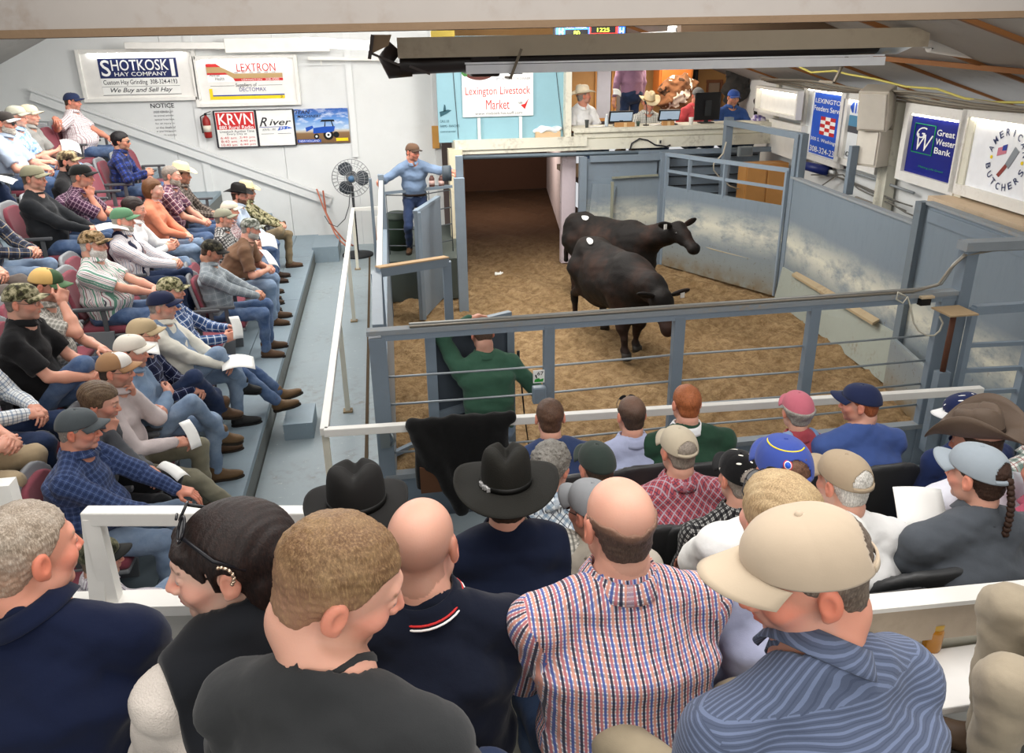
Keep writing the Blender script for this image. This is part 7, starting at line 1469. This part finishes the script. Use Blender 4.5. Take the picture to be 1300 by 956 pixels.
# row F, nearest
r=Fp(36,700,1.72,fe,'grey haired man in navy jacket at the lower left, face turned right',None,shirt=cloth('#0f1a38',.05,.25),collar='shirt',trousers=JL,hair=('short','#9a8a78','#d8d0c4'),skin='red',yaw=rad(-42),pitch=.12,fine=True,sw=1.12,fat=.7,legs='tuck',lean=.2,jaw=1.15,hs=1.,stub=((.5,.35,.3),.15))
r=Fp(432,738,1.25,ff,'man with short sandy hair and charcoal t-shirt smiling down to the right',None,shirt=cloth('#303234',.05,.25),collar='crew',sleeve='short',trousers=JD,hair=('short','#7c5c3e','#b0946a'),skin='pink',yaw=rad(-56),rz=rad(-26),pitch=.42,roll=.12,fine=True,sw=.98,fat=.3,legs='tuck',lean=.25,smile=True,hs=1.)
r=Fp(1022,728,1.32,ff,'grey haired man in khaki cap and blue striped shirt looking down to the left',None,shirt=stripes('#4c5a78',[('#66789e',.0,.30),('#424f6c',.62,.75)],.010,vertical=False),collar='shirt',trousers=KH,cap_=(cloth('#c0a888',.04,.12),cloth('#c4ad8c',.04,.12),{'back_hole':True,'brimlen':.078,'scale':1.0}),hair=('short','#6a5c50','#8e8478'),skin='red',yaw=rad(68),rz=rad(12),pitch=.30,fine=True,sw=1.10,fat=.6,legs='tuck',lean=.2,stub=((.42,.30,.26),.35),hs=1.,armR={'t':(.22,.24,.06)},armL={'t':(-.22,.22,.04)})
r=person('person in khaki trousers at the lower right edge beside the counter',(1.76,1.10,2.93),ff,rad(50),shirt=cloth('#8a8a80'),trousers=cloth('#a39376'),legs='flat',armR={'t':(.26,-.02,.14)},armL={'t':(-.24,-.04,.14)})
# ================================================================== STANDING PEOPLE
r=person('man in dark green shirt leaning in the ring with his hand on his head',atY(612,424,5.66),0.,rad(8),stand=True,shirt=cloth('#33694f'),trousers=JL,belt=plain('#6a4426',.5),hair=('short','#5a4434'),armL={'w':atY(596,406,5.72),'pole':(-1,.0,-.2),'fd':(.9,.1,.25),'bk':(0,.2,1),'cu':.5},armR={'w':atY(655,468,5.80),'pole':(.5,-.4,-.6),'fd':(.5,.8,.1),'bk':(.2,0,1),'cu':.9},sw=1.15,lean=.20,pitch=.55,fat=.5,scale=1.05,shoe=BOOT)
hw_=hand_world(r,1); t=thing('sorting_stick','thin black sorting stick held by the man in green','stick',tuple(hw_)); MB().tube([(0,0,.12),(.04,-.05,-.45),(.10,-.10,-1.0)],[.009,.006,.004],6).build('shaft',BLACK,t); MB().tube([(0,0,.13),(0,0,-.06)],.013,8).build('grip',DARK,t)
p=atY(524,193,11.9)
r=person('man in brown cap and blue shirt standing on the platform holding two gate posts',p,.64,PI,stand=True,shirt=cloth('#6f8db2'),trousers=JD,belt=plain('#2a1c14',.5),cap_=CP('#6a4a30','#4a3424'),skin='red',yaw=.75,pitch=.15,lean=.28,armR={'w':atY(484,226,11.72),'pole':(.6,-.3,-.5),'fd':(.5,.5,-.6),'bk':(.3,.2,1),'cu':.7},armL={'w':atY(573,216,11.5),'pole':(-.4,-.2,-1),'fd':(-.7,.6,-.3),'bk':(0,.1,1),'cu':.8},hair=('short','#4a3426'),shoe=BOOT,scale=1.06,sw=1.05)
# ================================================================== AUCTION BLOCK
fk=1.41
def blk(x,y,label,Y=13.62,**k): return person(label,atY(x,y,Y),fk,k.pop('rz',PI),scale=1.15,**k)
r=blk(741,122,'clerk in white cowboy hat and white shirt passing papers to his left',shirt=cloth('#eceef4'),sleeve='short',hat=(plain('#f0e4cc',.7),plain('#c8b490',.7),{'curl':.05}),yaw=rad(70),pitch=-.1,skin='red',armL={'t':(-.46,.30,.36),'pole':(-.3,.2,-1),'fd':(-.4,.3,.9),'bk':(0,.6,.3),'cu':.6},armR='hold',hair=('short','#8a8078'),rz=rad(200),fat=.4)
sheet('white paper passed between the white hatted clerk and the person in purple',atY(783,118,13.5),(.9,.3,.2),.16,.12)
r=blk(824,131,'clerk in straw cowboy hat and checked shirt writing at the desk',shirt=grid('#e2e0da',('#8a8a80','#6a7a6a'),.024,.4),sleeve='short',hat=(plain('#e2cfa8',.7),plain('#a88a60',.7),{'curl':.055}),pitch=.3,skin='red',armR='hold',armL='hold',fat=.6,hair=('short','#8a8078'))
r=blk(886,122,'clerk in grey cap and red shirt behind the tall monitor',shirt=cloth('#d8202c'),collar='polo',sleeve='short',cap_=CP('#6c6c6c'),pitch=.45,skin='red',armR='hold',armL='cross',lean=.25,fat=.4,hair=('short','#7a7068'))
r=blk(931,124,'clerk in blue cap and blue shirt at the right end of the desk',shirt=cloth('#1f4f98'),cap_=CP('#1f4fa8'),pitch=.25,skin='tan',armR='hold',armL='knee',fat=.6,sw=1.1,hair=('short','#4a3a30'))
r=person('person in purple shirt standing with their back to the ring behind the desk',atY(800,62,14.1),fk,rad(15),stand=True,shirt=cloth('#9c6a8c'),trousers=JD,hair=('short','#3a2c24'),armL='hang',armR={'t':(.2,-.1,.2),'pole':(1,-.6,0),'fd':(0,-.9,-.2),'bk':(1,0,.3),'cu':.5},scale=1.1,lean=.1,fat=.5,sw=1.1)
sheet('white sheet under the hands of the straw hatted clerk',Vector((atY(832,160,13.15).x,13.12,2.372)),(0,0,.2),.25,.18,.002); sheet('white sheet at the left end of the desk by the mug',Vector((atY(757,160,13.15).x,13.12,2.372)),(0,0,.1),.3,.18,.002)
# black jacket hanging on the white rail
def jk(P):
    d=rbox(P,(0,0,-.22),(.33,.045,.24),.03); d=smin(d,cap(P,(-.28,-.02,-.05),(-.02,-.07,-.62),.07,.05),.04); d=smin(d,cap(P,(.24,-.02,-.1),(.30,-.04,-.45),.06,.04),.04)
    d=smin(d,cap(P,(-.33,0,.03),(.33,0,.03),.045,.045),.03); return d+wob(P,.012,12,3)+.006*np.sin(P[:,0]*45+2*np.sin(P[:,2]*6))
V,Q=surfnet(jk,(-.45,-.2,-.78),(.45,.15,.14),.016); o=npmesh('black_jacket',V,Q,cloth('#1a1a1a',.15,.6)); q=atY(586,545,4.70); o.location=(q.x,4.72,1.28); tag(o,'black jacket hanging over the white railing in front of the man in green','jacket')
MB().box((-.22,-.03,-.36),(.16,.08,.20)).build('lining',plain('#5a3c28',.8),o)
# ================================================================== CATTLE
def cow(label,c,heading,neck,head,muzzle,legs,tagpos,seed):
    def fn(P):
        q=P.copy(); q[:,0]=np.abs(q[:,0])
        d=ell(P,(0,-.08,.86),(.36,.70,.37)); d=smin(d,ell(q,(.08,-.62,.98),(.20,.27,.30)),.10); d=smin(d,ell(P,(0,.42,.90),(.28,.36,.40)),.12)
        d=smin(d,cap(P,(0,-.78,1.16),(0,.45,1.20),.09,.10),.10); d=smin(d,ell(q,(.17,-.55,1.13),(.06,.09,.06)),.06); d=smin(d,ell(P,(0,.66,.72),(.17,.20,.24)),.12)
        d=smin(d,ell(P,(0,-.35,.62),(.25,.35,.20)),.1)
        d=smin(d,cap(P,(0,.52,1.00),neck,.26,.155),.12); d=smin(d,cap(P,neck,head,.15,.125),.08)
        hv=unit(np.array(muzzle)-np.array(head)); d=smin(d,cap(P,head,np.array(head)+hv*.13,.125,.105),.05); d=smin(d,cap(P,head,muzzle,.105,.075),.06); d=smin(d,ell(P,muzzle,(.082,.07,.07)),.04)
        for s,(hip,kn,ho,fe_,hf) in legs:
            d=smin(d,cap(P,hip,kn,.135 if hip[1]>0 else .175,.085),.08); d=smin(d,cap(P,kn,ho,.080,.052),.04); d=smin(d,cap(P,ho,fe_,.052,.042),.02); d=smin(d,cap(P,fe_,hf,.048,.055),.02)
        d=smin(d,cap(P,(0,-.86,1.14),(.02,-.95,.80),.05,.028),.04); d=smin(d,cap(P,(.02,-.95,.80),(.03,-.93,.48),.026,.045),.02)
        return d+wob(P,.012,11,seed)+wob(P,.004,35,seed)
    V,Q=surfnet(fn,(-.85,-1.15,-.02),(.85,1.75,1.65),.021)
    t=NT('cowhide_black',.7,0,.2); o=t.obj(); n=t.noise(o,2.2,4,.6); n2=t.noise(t.mapp(o,(1,1,1)),60,3,.7); col=t.mix(t.ramp(n,[(.47,0.),(.70,1.)]),lin('#131110'),lin('#3c271e')); col=t.mix(t.math('MULTIPLY',n2,.4),col,lin('#241c18')); t.base(col); t.bump(n2,.5,.01)
    body=npmesh('cow',V,Q,t.m); body.location=c; body.rotation_euler=(0,0,heading); tag(body,label,'cow')
    mz=np.array(muzzle); hv=unit(mz-np.array(head)); sd_=unit(np.cross(hv,(0,0,1))); upv=np.cross(sd_,hv)
    for s in(-1,1):
        e=np.array(head)+sd_*s*.11+upv*.06-hv*.04; ev=unit(sd_*s*1.+upv*.25-hv*.15); Me=frame(e+ev*.10,ev,hv)
        def ef(P): Pl=(P-Me[:3,3].astype(np.float32))@Me[:3,:3].astype(np.float32); return smax(ell(Pl,(0,0,0),(.055,.12,.03)),-ell(Pl,(0,.01,.035),(.035,.09,.022)),.01)
        Ve,Qe=surfnet(ef,e+ev*.1-.2,e+ev*.1+.2,.012); eo=npmesh('ear',Ve,Qe,t.m,body)
        if s==seed_side: MB().box(e+ev*.12+hv*.035,(.05,.012,.07)).build('ear_tag',WH,eo)
        ey=np.array(head)+sd_*s*.098+upv*.045+hv*.09; Vy,Qy=surfnet(lambda P:ell(P,ey,(.022,.022,.022)),ey-.05,ey+.05,.008); npmesh('eye',Vy,Qy,plain('#0a0806',.1,spec=.7),body)
    mb=MB(); tvs=[]
    for k in range(17):
        a=2*PI*k/16; xx=tagpos[0]+(.036*math.cos(a) if k<16 else 0); yy=tagpos[1]+(.068*math.sin(a) if k<16 else 0); dd=(V[:,0]-xx)**2+(V[:,1]-yy)**2; near=V[dd<.022**2]; tvs.append((xx,yy,near[:,2].max()+.006))
    mb.add(tvs,[(16,k,(k+1)%16) for k in range(16)],0,True); mb.build('back_tag',WH,body,solid=.006)
    for s,(hip,kn,ho,fe_,hf) in legs: MB().lathe([(.066,-.055),(.058,0.03)],14,c=(hf[0],hf[1]+.015,hf[2])).build('hoof',plain('#2c2620',.6),body)
    return body
def leg(s,front,dy=0.,lift=0.):
    if front: return (s,((s*.16,.46,.80),(s*.15,.50+dy*.5,.42+lift*.3),(s*.15,.49+dy*.9,.24+lift),(s*.15,.48+dy,.11+lift),(s*.15,.53+dy,.055+lift)))
    return (s,((s*.19,-.60,.88),(s*.18,-.50+dy*.3,.62),(s*.16,-.76+dy*.8,.46+lift*.5),(s*.15,-.72+dy,.12+lift),(s*.15,-.68+dy,.055+lift)))
seed_side=-1; tilt_=.35
def hdg(dx,dy): return math.atan2(-dx,dy)
q0,q1=atZ(740,300,1.22),atZ(828,345,1.22); d=q1-q0; c=(q0+q1)/2
cow('nearer black cow with lowered head walking towards the front fence, white tag on its rump',(c.x,c.y,0),hdg(d.x,d.y),(0,.98,1.04),(0,1.20,.94),(.03,1.42,.66),[leg(-1,1,-.12),leg(1,1,.16,.05),leg(-1,0,.16),leg(1,0,-.12)],(.11,-.50,1.285),3)
seed_side=1
q0,q1=atZ(733,272,1.24),atZ(822,292,1.24); d=q1-q0; c=(q0+q1)/2
cow('farther black cow with raised head looking right, white oval tag on its back',(c.x,c.y,0),hdg(d.x,d.y),(-.05,.98,1.22),(-.05,1.22,1.30),(0.02,1.56,1.14),[leg(-1,1,.08),leg(1,1,-.10),leg(-1,0,-.05),leg(1,0,.12)],(.12,-.42,1.295),7)
for o in bpy.data.objects:
    if o.name.startswith('sale_sheet'): pass
